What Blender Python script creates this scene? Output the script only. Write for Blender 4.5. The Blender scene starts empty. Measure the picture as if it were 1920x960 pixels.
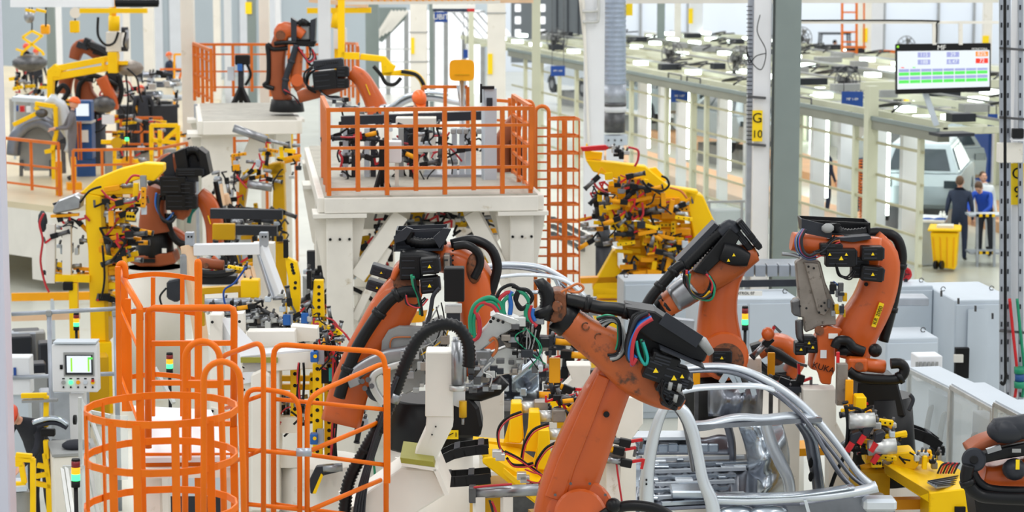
import bpy, math, random
from mathutils import Vector, Matrix
sc = bpy.context.scene
COL = sc.collection
# ---------------------------------------------------------------- camera
FPX, CAMH, YAW, PITCH = 4400.0, 6.9, math.radians(14.9), math.radians(7.9)
FH = Vector((math.sin(YAW), math.cos(YAW), 0)); RR = Vector((math.cos(YAW), -math.sin(YAW), 0)); ZZ = Vector((0, 0, 1))
FW = FH * math.cos(PITCH) - ZZ * math.sin(PITCH); UP = FH * math.sin(PITCH) + ZZ * math.cos(PITCH)
CP = Vector((0, 0, CAMH))
XA, YA = Vector((1, 0, 0)), Vector((0, 1, 0))
cd = bpy.data.cameras.new('camera'); cam = bpy.data.objects.new('camera', cd); COL.objects.link(cam)
cd.sensor_width = 36; cd.lens = FPX * 36 / 1920; cd.clip_start = 0.5; cd.clip_end = 400
M = Matrix((RR, UP, -FW)).transposed().to_4x4(); M.translation = CP; cam.matrix_world = M
cd.dof.use_dof = True; cd.dof.focus_distance = 19.5; cd.dof.aperture_fstop = 3.0
sc.camera = cam
# ---------------------------------------------------------------- world, lights, exposure
w = bpy.data.worlds.new('hall_light'); sc.world = w; w.use_nodes = True
w.node_tree.nodes['Background'].inputs[0].default_value = (0.93, 0.97, 1.0, 1)
w.node_tree.nodes['Background'].inputs[1].default_value = 0.68
def area(name, loc, sx, sy, power, col=(1, 1, 1), rot=(0, 0, 0)):
    l = bpy.data.lights.new(name, 'AREA'); l.shape = 'RECTANGLE'; l.size = sx; l.size_y = sy; l.energy = power; l.color = col
    o = bpy.data.objects.new(name, l); o.location = loc; o.rotation_euler = rot; COL.objects.link(o); return o
for xx in (-12, -3, 6, 15, 24, 36):
    for yy in (14, 34, 60, 90):
        area('hall_lamp', (xx, yy, 11.5), 1.0, 13 if yy < 50 else 22, 390 if yy < 50 else 720, (1, .98, .94))
for xx in (34, 48, 62): area('wall_fill_light', (xx, 105, 9.5), 13, 1.2, 620, (.97, .98, 1), (math.radians(65), 0, 0))  # added fill lights without a visible fixture, they brighten the right back wall
sc.view_settings.view_transform = 'Standard'; sc.view_settings.look = 'None'
sc.view_settings.gamma = 1; sc.view_settings.use_curve_mapping = False; sc.view_settings.exposure = 0.2
# ---------------------------------------------------------------- placing helpers
def V(px, py, s, dm=0.0):
    d = FW + ((px - 960) / FPX) * RR - ((py - 480) / FPX) * UP
    return CP + d * ((FPX / s + dm) / d.dot(FH))
def G(px, py, z):
    d = FW + ((px - 960) / FPX) * RR - ((py - 480) / FPX) * UP
    return CP + d * ((z - CAMH) / d.z)
def GX(px, z, X):      # point at plant x = X, height z, image column px
    d = FW + ((px - 960) / FPX) * RR
    k = X / d.x
    return Vector((X, d.y * k, z))
def lerp(a, b, t): return a + (b - a) * t
def spl(pts, n=6, closed=False):
    pts = [Vector(p) for p in pts]
    if len(pts) < 3: return pts
    out = []; m = len(pts)
    for i in range(m if closed else m - 1):
        if closed: p0, p1, p2, p3 = pts[(i - 1) % m], pts[i], pts[(i + 1) % m], pts[(i + 2) % m]
        else: p0, p1, p2, p3 = pts[max(i - 1, 0)], pts[i], pts[i + 1], pts[min(i + 2, m - 1)]
        for k in range(n):
            t = k / n
            out.append(0.5 * ((2 * p1) + (p2 - p0) * t + (2 * p0 - 5 * p1 + 4 * p2 - p3) * t * t + (3 * p1 - p0 - 3 * p2 + p3) * t ** 3))
    if not closed: out.append(pts[-1])
    return out
def resample(pts, step):
    out = [pts[0]]; acc = 0
    for a, b in zip(pts, pts[1:]):
        L = (b - a).length
        if L < 1e-6: continue
        p = step - acc
        while p <= L:
            out.append(lerp(a, b, p / L)); p += step
        acc = L - (p - step)
    return out
# ---------------------------------------------------------------- materials
def lin(c): c /= 255.0; return c / 12.92 if c <= .04045 else ((c + .055) / 1.055) ** 2.4
MATS = {}
def mat(name, rgb, rough=.5, metal=0.0, var=.12, scale=3.0, dirt=None, damt=.0, emit=0, alpha=1, bump=0, coat=0):
    m = bpy.data.materials.new(name); m.use_nodes = True; nt = m.node_tree; n = nt.nodes; b = n['Principled BSDF']
    c = tuple(lin(x) for x in rgb)
    if emit:
        b.inputs['Base Color'].default_value = (0, 0, 0, 1)
        b.inputs['Emission Color'].default_value = c + (1,); b.inputs['Emission Strength'].default_value = emit
        MATS[name] = m; return m
    b.inputs['Roughness'].default_value = rough; b.inputs['Metallic'].default_value = metal
    if name in ('black', 'rubber', 'ink', 'slate', 'charcoal', 'yellow', 'yellow_orange', 'ochre', 'cage', 'rail', 'robot_far'): b.inputs['Specular IOR Level'].default_value = .28
    if coat: b.inputs['Coat Weight'].default_value = coat
    if alpha < 1: b.inputs['Alpha'].default_value = alpha
    tc = n.new('ShaderNodeTexCoord'); nz = n.new('ShaderNodeTexNoise'); nz.inputs['Scale'].default_value = scale; nz.inputs['Detail'].default_value = 5
    nt.links.new(tc.outputs['Object'], nz.inputs['Vector'])
    rp = n.new('ShaderNodeValToRGB'); rp.color_ramp.elements[0].position = .35; rp.color_ramp.elements[1].position = .7
    rp.color_ramp.elements[0].color = tuple(x * (1 - var) for x in c) + (1,); rp.color_ramp.elements[1].color = tuple(min(1, x * (1 + var * .6)) for x in c) + (1,)
    nt.links.new(nz.outputs['Fac'], rp.inputs[0]); out = rp.outputs[0]
    if dirt:
        n2 = n.new('ShaderNodeTexNoise'); n2.inputs['Scale'].default_value = scale * 2.3; n2.inputs['Detail'].default_value = 8; n2.inputs['Roughness'].default_value = .65
        nt.links.new(tc.outputs['Object'], n2.inputs['Vector'])
        r2 = n.new('ShaderNodeValToRGB'); r2.color_ramp.elements[0].position = 1 - damt - .30; r2.color_ramp.elements[1].position = 1 - damt - .18
        nt.links.new(n2.outputs['Fac'], r2.inputs[0])
        mx = n.new('ShaderNodeMix'); mx.data_type = 'RGBA'; nt.links.new(r2.outputs[0], mx.inputs[0]); nt.links.new(out, mx.inputs[6])
        mx.inputs[7].default_value = tuple(lin(x) for x in dirt) + (1,); out = mx.outputs[2]
    nt.links.new(out, b.inputs['Base Color'])
    if bump:
        bp = n.new('ShaderNodeBump'); bp.inputs['Strength'].default_value = bump; bp.inputs['Distance'].default_value = .01
        nt.links.new(nz.outputs['Fac'], bp.inputs['Height']); nt.links.new(bp.outputs[0], b.inputs['Normal'])
    MATS[name] = m; return m
mat('floor', (202, 203, 192), .28, 0, .1, .5, (178, 172, 150), .12)
mat('wall', (214, 221, 230), .7, 0, .04, .3)
mat('wall_blue_grey', (186, 196, 202), .7, 0, .05, .3)
mat('floor_warm', (214, 200, 168), .35, 0, .1, .6)
mat('wall_grey', (108, 114, 120), .7, 0, .05, .3)
mat('cream', (231, 227, 218), .5, 0, .06, 1.6, (186, 176, 150), .04)
mat('cream_dirty', (232, 228, 219), .5, 0, .08, 2.2, (182, 166, 136), .07)
mat('white', (226, 228, 232), .45, 0, .05, 1.2)
mat('lilac', (200, 202, 216), .4, 0, .04, 1)
mat('cabinet', (194, 204, 214), .42, 0, .04, 1.5)
mat('grey', (126, 138, 136), .5, 0, .05, 2)
mat('midgrey', (150, 152, 152), .5, 0, .1, 3)
mat('booth', (206, 208, 184), .5, 0, .06, 1)
mat('booth_beam', (134, 136, 124), .5, 0, .1, 1)
mat('deck', (176, 172, 160), .55, 0, .14, 3, (128, 122, 108), .12)
mat('rail', (216, 112, 38), .38, 0, .1, 3)
mat('cage', (232, 112, 2), .42, 0, .08, 3)
mat('robot', (198, 88, 26), .36, 0, .12, 2.0, (128, 62, 34), .07, coat=.15)
mat('robot_dirty', (178, 88, 38), .42, 0, .18, 3.5, (84, 52, 36), .13)
mat('robot_far', (152, 80, 48), .45, 0, .12, 2.0)
mat('rust', (124, 74, 46), .5, .3, .25, 9, (70, 48, 36), .2)
mat('black', (19, 20, 23), .42, 0, .2, 4)
mat('rubber', (17, 18, 21), .36, 0, .2, 6)
mat('slate', (44, 47, 54), .42, 0, .15, 4)
mat('booth_rail', (176, 172, 140), .5)
mat('yellow', (255, 204, 1), .45, 0, .07, 2, (206, 150, 10), .06)
mat('yellow_orange', (240, 164, 16), .4, 0, .08, 2)
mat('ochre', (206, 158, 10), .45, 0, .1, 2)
mat('steel', (156, 158, 162), .32, .85, .15, 7)
mat('alu', (205, 206, 204), .36, .6, .12, 5)
mat('dark_steel', (98, 98, 100), .38, .7, .25, 8)
mat('brushed', (150, 142, 134), .48, .55, .2, 6, (84, 74, 66), .12)
mat('body', (192, 202, 212), .24, .85, .1, 3)
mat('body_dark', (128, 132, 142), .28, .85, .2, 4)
mat('body_white', (214, 222, 230), .3, .45, .06, 3)
mat('red', (198, 22, 30), .35, 0, .1, 5)
mat('redhose', (186, 40, 52), .35, 0, .1, 5)
mat('green', (14, 138, 100), .35, 0, .1, 5)
mat('blue', (30, 98, 178), .35, 0, .1, 5)
mat('olive', (150, 146, 52), .45)
mat('teal', (22, 160, 150), .4)
mat('copper', (196, 112, 62), .4, .3)
mat('signblue', (14, 66, 146), .5, 0, .03)
mat('kioskblue', (28, 78, 140), .45, 0, .06)
mat('signyellow', (250, 214, 0), .5, 0, .02)
mat('ink', (16, 16, 18), .6)
mat('paper', (240, 240, 236), .6, 0, .02)
mat('glass_dark', (46, 58, 66), .12, 0, .1)
mat('plastic_clear', (222, 230, 232), .12, 0, .02, alpha=.28)
mat('glass', (205, 222, 222), .08, 0, .02, alpha=.22)
mat('galv', (168, 174, 184), .36, .55, .12, 6)
mat('duct', (166, 178, 196), .34, .45, .1, 5)
mat('peach', (232, 196, 160), .5, 0, .08, 3)
mat('wood_orange', (214, 164, 120), .5, 0, .12, 2)
mat('grey_car', (166, 178, 184), .25, .4, .05)
mat('skin', (222, 168, 142), .55, 0, .05)
mat('hair', (92, 66, 48), .7)
mat('navy', (28, 40, 66), .7, 0, .12, 8)
mat('workgrey', (112, 110, 116), .75, 0, .12, 8)
mat('charcoal', (46, 48, 56), .75, 0, .12, 8)
mat('jacketblue', (24, 76, 190), .65)
mat('shoe', (20, 20, 22), .5)
mat('helmet_orange', (244, 108, 34), .32)
mat('helmet_red', (238, 84, 52), .3)
mat('lamp_white', (240, 255, 245), emit=5.0)
mat('lamp_green', (70, 255, 140), emit=2.2)
mat('lamp_amber', (255, 170, 20), emit=1.4)
mat('lamp_red', (130, 18, 26), .35)
mat('screen', (232, 240, 246), emit=.95)
mat('screen_lilac', (166, 172, 226), emit=.9)
mat('screen_green', (92, 236, 96), emit=.95)
mat('screen_orange', (248, 146, 30), emit=1.)
mat('screen_red', (240, 52, 30), emit=1.)
mat('screen_lime', (150, 230, 50), emit=1.)
mat('window_light', (250, 253, 255), emit=1.3)
# ---------------------------------------------------------------- mesh builder
class MB:
    def __init__(s): s.v = []; s.f = []; s.sm = []
    def add(s, vs, fs, smooth=False):
        o = len(s.v); s.v += [tuple(v) for v in vs]
        s.f += [tuple(i + o for i in f) for f in fs]; s.sm += [smooth] * len(fs); return s
    def box(s, c, size, R=None):
        c = Vector(c); hx, hy, hz = [q / 2 for q in size]
        ax = (XA, YA, ZZ) if R is None else R
        p = [c + ax[0] * (hx * i) + ax[1] * (hy * j) + ax[2] * (hz * k) for k in (-1, 1) for j in (-1, 1) for i in (-1, 1)]
        return s.add(p, [(0, 2, 3, 1), (4, 5, 7, 6), (0, 1, 5, 4), (2, 6, 7, 3), (0, 4, 6, 2), (1, 3, 7, 5)])
    def box2(s, lo, hi): lo, hi = Vector(lo), Vector(hi); return s.box((lo + hi) / 2, [abs(hi[i] - lo[i]) for i in range(3)])
    def bar(s, a, b, w, h=None, up=ZZ):
        a, b = Vector(a), Vector(b); h = h or w; t = (b - a)
        if t.length < 1e-6: return s
        t.normalize(); x = t.cross(up)
        if x.length < 1e-3: x = t.cross(RR)
        x.normalize(); z = x.cross(t)
        return s.box((a + b) / 2, (w, (b - a).length, h), (x, t, z))
    def cyl(s, a, b, r, r2=None, n=14, smooth=True):
        a, b = Vector(a), Vector(b); r2 = r if r2 is None else r2; t = (b - a).normalized()
        x = t.orthogonal().normalized(); y = t.cross(x)
        p = [a + (x * math.cos(2 * math.pi * i / n) + y * math.sin(2 * math.pi * i / n)) * r for i in range(n)]
        p += [b + (x * math.cos(2 * math.pi * i / n) + y * math.sin(2 * math.pi * i / n)) * r2 for i in range(n)]
        s.add(p, [(i, (i + 1) % n, n + (i + 1) % n, n + i) for i in range(n)], smooth)
        o = len(s.v) - 2 * n
        s.f += [tuple(o + i for i in reversed(range(n))), tuple(o + n + i for i in range(n))]; s.sm += [False, False]
        return s
    def tube(s, pts, r, n=8, closed=False, cap=True):
        pts = [Vector(p) for p in pts]; m = len(pts); rs = r if isinstance(r, (list, tuple)) else [r] * m
        t0 = (pts[1] - pts[0]).normalized(); x = t0.orthogonal().normalized(); vs = []
        for i, p in enumerate(pts):
            if closed: t = pts[(i + 1) % m] - pts[i - 1]
            else: t = pts[min(i + 1, m - 1)] - pts[max(i - 1, 0)]
            if t.length < 1e-7: t = t0
            t.normalize(); x = (x - t * x.dot(t))
            if x.length < 1e-4: x = t.orthogonal()
            x.normalize(); y = t.cross(x)
            vs += [p + (x * math.cos(2 * math.pi * k / n) + y * math.sin(2 * math.pi * k / n)) * rs[i] for k in range(n)]
        fs = []
        for i in range(m if closed else m - 1):
            j = (i + 1) % m
            fs += [(i * n + k, i * n + (k + 1) % n, j * n + (k + 1) % n, j * n + k) for k in range(n)]
        o = len(s.v); s.add(vs, fs, True)
        if not closed and cap:
            s.f += [tuple(o + k for k in reversed(range(n))), tuple(o + (m - 1) * n + k for k in range(n))]; s.sm += [False, False]
        return s
    def corr(s, pts, r, pitch=.03, n=10, depth=.82):
        q = resample(spl(pts, 8), pitch / 2)
        return s.tube(q, [r if i % 2 == 0 else r * depth for i in range(len(q))], n)
    def prism(s, pts, vec):
        pts = [Vector(p) for p in pts]; n = len(pts); vec = Vector(vec)
        return s.add(pts + [p + vec for p in pts], [tuple(reversed(range(n))), tuple(range(n, 2 * n))] + [(i, (i + 1) % n, n + (i + 1) % n, n + i) for i in range(n)])
    def sweep(s, pts, ws, ds, nrm, k=12, e=.55, smooth=True, n=1):
        if n > 1:
            W = [Vector((a, b, 0)) for a, b in zip(ws, ds)]; pts = spl(pts, n); W = spl(W, n); ws = [q.x for q in W]; ds = [q.y for q in W]
        m = len(pts); rings = []
        for i, p in enumerate(pts):
            t = (pts[min(i + 1, m - 1)] - pts[max(i - 1, 0)]).normalized()
            a = t.cross(nrm).normalized(); b = a.cross(t).normalized(); ring = []
            for q in range(k):
                th = 2 * math.pi * (q + .5) / k; c, z = math.cos(th), math.sin(th)
                ring.append(p + a * (ws[i] / 2 * math.copysign(abs(c) ** e, c)) + b * (ds[i] / 2 * math.copysign(abs(z) ** e, z)))
            rings.append(ring)
        return s.loft(rings, smooth)
    def loft(s, rings, smooth=True, cap=True):
        k = len(rings[0]); m = len(rings); o = len(s.v)
        s.add([p for r in rings for p in r], [(i * k + j, i * k + (j + 1) % k, (i + 1) * k + (j + 1) % k, (i + 1) * k + j) for i in range(m - 1) for j in range(k)], smooth)
        if cap: s.f += [tuple(o + j for j in reversed(range(k))), tuple(o + (m - 1) * k + j for j in range(k))]; s.sm += [False, False]
        return s
    def ball(s, c, r, n=12, R=None):
        c = Vector(c); r = (r, r, r) if not isinstance(r, (tuple, list)) else r; ax = R or (XA, YA, ZZ); rings = []
        for i in range(1, n // 2 + 1):
            ph = math.pi * (i - .5) / (n // 2)
            rings.append([c + ax[0] * (r[0] * math.sin(ph) * math.cos(2 * math.pi * j / n)) + ax[1] * (r[1] * math.sin(ph) * math.sin(2 * math.pi * j / n)) + ax[2] * (r[2] * math.cos(ph)) for j in range(n)])
        return s.loft(rings)
    def grid(s, P, nu, nv, smooth=True):     # P(u, v) -> point, u, v in 0..1
        s_o = [P(i / nu, j / nv) for i in range(nu + 1) for j in range(nv + 1)]; q = nv + 1
        return s.add(s_o, [(i * q + j, (i + 1) * q + j, (i + 1) * q + j + 1, i * q + j + 1) for i in range(nu) for j in range(nv)], smooth)
WO = {}
def mesh_obj(name, me, parent, off):
    o = bpy.data.objects.new(name, me); COL.objects.link(o)
    if parent is not None: o.parent = parent
    else: o.location = off
    WO[o.name] = Vector(off); return o
def put(mb, name, m, parent=None, bev=0, label=None, cat=None, group=None, kind=None, seg=1, solid=0):
    if parent is not None: off = WO[parent.name]
    else:
        xs = [v[0] for v in mb.v]; ys = [v[1] for v in mb.v]; off = Vector(((min(xs) + max(xs)) / 2, (min(ys) + max(ys)) / 2, min(v[2] for v in mb.v)))
    me = bpy.data.meshes.new(name); me.from_pydata([(v[0] - off.x, v[1] - off.y, v[2] - off.z) for v in mb.v], [], mb.f)
    me.polygons.foreach_set('use_smooth', mb.sm); me.materials.append(MATS[m] if isinstance(m, str) else m); me.update()
    o = mesh_obj(name, me, parent, off)
    if solid:
        sm = o.modifiers.new('solid', 'SOLIDIFY'); sm.thickness = solid; sm.offset = 0
    if bev:
        b = o.modifiers.new('bevel', 'BEVEL'); b.width = bev; b.segments = seg; b.limit_method = 'ANGLE'; b.angle_limit = .7
    tag(o, label, cat, group, kind); return o
def tag(o, label=None, cat=None, group=None, kind=None):
    for k, v in (('label', label), ('category', cat), ('group', group), ('kind', kind)):
        if v: o[k] = v
    return o
def thing(name, label, cat, loc, group=None):
    o = bpy.data.objects.new(name, None); COL.objects.link(o); o.location = loc; o.empty_display_size = .2
    WO[o.name] = Vector(loc); return tag(o, label, cat, group)
def text(name, s, p, size, m, parent, nrm=None, right=None, up=None, thick=.002):
    c = bpy.data.curves.new(name, 'FONT'); c.body = s; c.size = size; c.extrude = thick; c.align_x = 'CENTER'; c.align_y = 'CENTER'
    t = bpy.data.objects.new(name, c); COL.objects.link(t)
    dg = bpy.context.evaluated_depsgraph_get(); me = bpy.data.meshes.new_from_object(t.evaluated_get(dg)); bpy.data.objects.remove(t)
    r = (right or RR).normalized(); u = (up or ZZ).normalized(); n = r.cross(u).normalized(); u = n.cross(r)
    R = Matrix((r, u, n)).transposed().to_4x4(); off = WO[parent.name]; R.translation = Vector(p) - off
    me.transform(R); me.materials.clear(); me.materials.append(MATS[m]); return mesh_obj(name, me, parent, off)
# ================================================================ SETTING
put(MB().box2((-45, -4, -.2), (75, 125, 0)), 'floor', 'floor', kind='structure')
put(MB().box2((29, 112, 0), (75, 112.4, 13)), 'wall_back', 'wall', kind='structure')
put(MB().box2((-45, 112, 0), (29, 112.4, 13)), 'wall_back_left', 'wall_blue_grey', kind='structure')
# joints of the wall cladding, standing proud
for i, px in enumerate((236, 300, 340, 470, 520, 1198, 1286, 1444, 1649, 1749, 1815)):
    p = V(px, 60, 1); t = (px - 960) / FPX; D = 111.9 / (FW.y + t * RR.y); x = D * (FW.x + t * RR.x)
    put(MB().box((x, 111.93, 6.5), (.1 if i > 4 else .7, .1, 13)), 'trim_%d' % (i + 1), 'midgrey' if i > 4 else 'white', kind='structure')
# raised floor at the left with its cream flank
rp = [G(-260, 345, 1.67), G(25, 378, 1.67), G(97, 387, 1.67), G(330, 372, 1.67), G(392, 300, 1.67), G(420, 150, 1.67), G(-200, 110, 1.67)]
put(MB().prism([p - ZZ * .12 for p in rp], ZZ * .12), 'floor_raised', 'floor_warm', kind='structure')
def flank(a, b, z0, nm):
    a = Vector((a.x, a.y, 0)); b = Vector((b.x, b.y, 0)); d = (b - a).normalized(); n = Vector((-d.y, d.x, 0)) * .1
    put(MB().prism([a + ZZ * z0, b + ZZ * z0, b + ZZ * 1.55, a + ZZ * 1.55], n), nm, 'cream', kind='structure')
flank(rp[0], rp[1], .62, 'wall_ramp_left'); flank(rp[1], lerp(rp[1], rp[2], .45), .62, 'wall_ramp_front')
flank(lerp(rp[1], rp[2], .45), rp[2], .2, 'wall_ramp_middle'); flank(rp[2], rp[3], .2, 'wall_ramp_right')
# dark cladding wall with square windows (behind the centre)
a = V(1122, 0, 50); b = V(958, 0, 50); t = (b - a); t.z = 0
A0 = Vector((a.x, a.y, 2.2)); B0 = Vector((b.x, b.y, 2.2)); u = (B0 - A0).normalized()
dw = put(MB().bar(A0 + ZZ * 2.9, B0 + ZZ * 2.9, .2, 6.2), 'wall_inner', 'wall_grey', kind='structure')
for px in (971, 1017):
    for py in (-9, 15, 38, 62, 83):
        p = V(px, py, 50, -.15); put(MB().box(p, (.22, .04, .28), (RR, FH, ZZ)), 'pane', 'window_light', dw, bev=.03)
for px in (1045, 1065, 1085): put(MB().bar(V(px, -5, 50, -.18), V(px, 84, 50, -.18), .05), 'joint', 'charcoal', dw)
# bright glazed hall end seen through the gate, with slanted roof lights
gh = put(MB().bar(V(700, 130, 44), V(905, 130, 44), .15, 5.0), 'wall_glazed', 'window_light', kind='structure')
for px in (728, 762, 812, 836, 870, 905): put(MB().bar(V(px, 20, 44, -.3), V(px, 235, 44, -.3), .14, .2), 'mullion', 'midgrey', gh)
for i in range(4): put(MB().bar(V(700, 92 + 24 * i, 44, -.35), V(812, 92 + 24 * i, 44, -.35), .06), 'transom', 'alu', gh)
rl = put(MB().prism([V(838, 22, 46), V(905, 22, 46), V(925, 78, 46), V(880, 78, 46)], FH * .1), 'roof_slope_right', 'midgrey', kind='structure')
for i in range(6):
    x = 838 + 15 * i; put(MB().prism([V(x, 24, 46, -.1), V(x + 9, 24, 46, -.1), V(x + 52, 72, 46, -.1), V(x + 40, 72, 46, -.1)], FH * -.06), 'roof_light', 'window_light', rl)
rl = put(MB().prism([V(700, 14, 46), V(762, 14, 46), V(762, 34, 46), V(716, 80, 46), V(700, 70, 46)], FH * .1), 'roof_slope_left', 'grey', kind='structure')
for i in range(5):
    put(MB().bar(V(702 + 7 * i, 74 - 4 * i, 46, -.2), V(736 + 7 * i, 20, 46, -.2), .12), 'slat', 'cream', rl)

def column(px0, px1, s, m='cream', label='', dep=None, top=7.6, caps=(), z0=0):
    D = FPX / s; c = V((px0 + px1) / 2, 300, s); wd = (px1 - px0) / s; dep = dep or wd
    c = Vector((c.x, c.y, z0)); r = thing('steel_column', label, 'column', c)
    put(MB().box(c + ZZ * (top - z0) / 2, (wd, dep, top - z0), (RR, FH, ZZ)), 'shaft', m, r, bev=.01)
    put(MB().box(c + ZZ * .02, (wd + .2, dep + .2, .04), (RR, FH, ZZ)), 'base_plate', m, r)
    for y in caps:
        q = V((px0 + px1) / 2, y, s); put(MB().box((c.x, c.y, q.z), (wd + .04, dep + .04, .03), (RR, FH, ZZ)), 'band', 'midgrey', r)
    return r, c
column(-44, 6, 300, 'lilac', 'pale lilac near steel column along the left edge of the photo', dep=.2)
column(275, 294, 70, 'cream', 'cream column behind the tilting yellow boom, beside the orange-helmeted worker')
column(237, 249, 72, 'cream', 'thin cream column right of the blue monitor kiosk')
column(345, 369, 86, 'cream', 'cream column touching the left end of the far robot platform')
column(425, 438, 58, 'white', 'slim pale column far behind the left railing of the far platform')
column(405, 418, 60, 'cream', 'slim cream column behind the black tripod stand on the far platform')
column(468, 484, 60, 'grey', 'grey column with small yellow tag behind the far platform railing')
column(490, 509, 82, 'cream', 'cream column just left of the robot on the far platform')
column(520, 530, 60, 'white', 'slim white column above the black cable box of the far platform robot')
column(600, 622, 92, 'white', 'white column behind the black cable box of the far platform robot')
column(688, 712, 60, 'grey', 'grey-green column left of the bright glazed hall end')
column(771, 802, 64, 'cream', 'broad cream column with dark bands and a yellow tag, left of the round orange panel', caps=(60, 115))
column(879, 889, 62, 'booth', 'slim sage column directly above the round orange panel')
column(806, 814, 62, 'grey', 'slim grey column between the broad cream column and the blue lettered sign')
column(914, 948, 70, 'cream', 'broad cream column with yellow tag right of the round orange panel', caps=(24,))
column(95, 110, 70, 'grey', 'left one of two grey columns at the far left')
column(110, 122, 66, 'white', 'pale column right beside the grey column at the far left')
column(997, 1013, 80, 'booth', 'slim sage column in front of the left end of the glazed booth')
column(1230, 1244, 56, 'grey', 'slim grey-green column rising behind the booth roof, right of the duct')
column(1262, 1274, 54, 'cream', 'thin cream column behind the booth roof, left of the small yellow tag column')
column(1290, 1314, 52, 'white', 'white column with small yellow tag behind the booth roof')
column(1603, 1627, 60, 'cream', 'cream column behind the orange wall ladder')
column(1628, 1649, 58, 'white', 'white column right of the orange wall ladder')
column(1836, 1852, 60, 'cream', 'cream column right behind the hanging display')
for px, py, s, wd, ht, lab in ((774, 86, 64, 6, 30, 'small yellow column tag left of the broad cream column face'), (919, 120, 70, 9, 38, 'small yellow tag on the cream column right of the orange panel'),
        (1180, 18, 90, 12, 22, 'small yellow tag high beside the round duct'), (1295, 30, 52, 8, 28, 'small yellow tag on the white column behind the booth'), (1622, 66, 60, 9, 26, 'small yellow tag beside the orange ladder'),
        (1848, 76, 60, 12, 18, 'small yellow tag at the upper right corner of the hanging display'), (466, 15, 60, 12, 22, 'small yellow tag above the far platform left railing')):
    put(MB().box(V(px, py, s, {64: -.262, 70: -.262, 90: -.02, 52: -.25, 60: -.21 if px > 1700 else -.16 if px < 600 else -.22}[s]), (wd / s, .04, ht / s), (RR, FH, ZZ)), 'sign', 'signyellow', label=lab, cat='sign')
# column G10
r, c = column(1408, 1440, 118, 'white', 'white and grey steel column with the yellow G 10 sign', dep=.5)
put(MB().box(Vector((c.x, c.y, 3.8)) + RR * .39 - FH * .1, (.40, .5, 7.6), (RR, FH, ZZ)), 'web', 'grey', r, bev=.008)
put(MB().box(Vector((c.x, c.y, 3.8)) - RR * .17 - FH * .02, (.085, .2, 7.6), (RR, FH, ZZ)), 'cable_duct', 'galv', r)
for k in range(34): put(MB().box(V(1405, 12 + k * 7.8, 118, -.125), (.09, .02, .012), (RR, FH, ZZ)), 'rung', 'slate', r)
for y in (181, 270): put(MB().bar(V(1402, y, 118, -.3), V(1436, y + 3, 118, -.3), .04), 'strap', 'dark_steel', r)
sg = put(MB().box(V(1420, 236, 118, -.31), (.16, .02, .49), (RR, FH, ZZ)), 'sign', 'signyellow', label='tall yellow sign reading G 10 on the column', cat='sign')
text('lettering', 'G', V(1420, 222, 118, -.33), .22, 'ink', sg); text('lettering', '10', V(1420, 252, 118, -.33), .17, 'ink', sg)
for pts in ([(1425, 28), (1420, 60), (1436, 95), (1428, 130), (1410, 118), (1400, 95)], [(1436, 100), (1418, 105), (1404, 118), (1400, 86)]):
    put(MB().tube(spl([V(x, y, 118, -.34) for x, y in pts]), .008), 'cable', 'black', r)
# right edge column with G 9 sign
r, c = column(1893, 1960, 150, 'white', 'white column with the yellow G 9 sign at the right edge', dep=.35)
for x0 in (1878, 1890, 1913):
    put(MB().bar(V(x0, -10, 150, -.3), V(x0 + 1, 970, 150, -.3), .055), 'strut_channel', 'galv', r)
    for k in range(0, 30): put(MB().box(V(x0, 14 + 33 * k, 150, -.335), (.018, .01, .06), (RR, FH, ZZ)), 'slot', 'slate', r)
for y in (90, 220, 620, 868): put(MB().bar(V(1874, y, 150, -.36), V(1925, y + 4, 150, -.36), .03), 'bracket', 'dark_steel', r)
put(MB().box(V(1893, 286, 150, -.4), (.30, .14, .24), (RR, FH, ZZ)), 'junction_bracket', 'cream_dirty', r, bev=.006)
put(MB().box(V(1912, 262, 150, -.5), (.2, .2, .02), (RR, FH, ZZ)), 'shelf', 'white', r); put(MB().box(V(1908, 250, 150, -.5), (.14, .1, .12), (RR, FH, ZZ)), 'lamp_box', 'black', r, bev=.01)
sg = put(MB().box(V(1906, 345, 150, -.2), (.17, .02, .52), (RR, FH, ZZ)), 'sign', 'signyellow', label='tall yellow sign reading G 9 at the right edge', cat='sign')
text('lettering', 'G', V(1908, 326, 150, -.22), .2, 'ink', sg); text('lettering', '9', V(1908, 361, 150, -.22), .2, 'ink', sg)
for i, (x, m) in enumerate(((1893, 'red'), (1907, 'green'))):
    q = put(MB().tube(spl([V(x, 560, 150, -.45), V(x + 6, 620, 150, -.45), V(x + 14, 700, 150, -.45), V(x + 10, 745, 150, -.45)]), .02), 'hose', m, r)
h = thing('air_hose_reel', 'green and blue hose coupling hanging at the right edge column', 'hose', V(1912, 720, 150, -.5))
put(MB().cyl(V(1912, 688, 150, -.5), V(1912, 700, 150, -.5), .07), 'cap', 'green', h); put(MB().cyl(V(1912, 700, 150, -.5), V(1912, 715, 150, -.5), .06), 'body', 'kioskblue', h)
put(MB().cyl(V(1912, 715, 150, -.5), V(1912, 727, 150, -.5), .07), 'ring', 'green', h)
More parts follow.
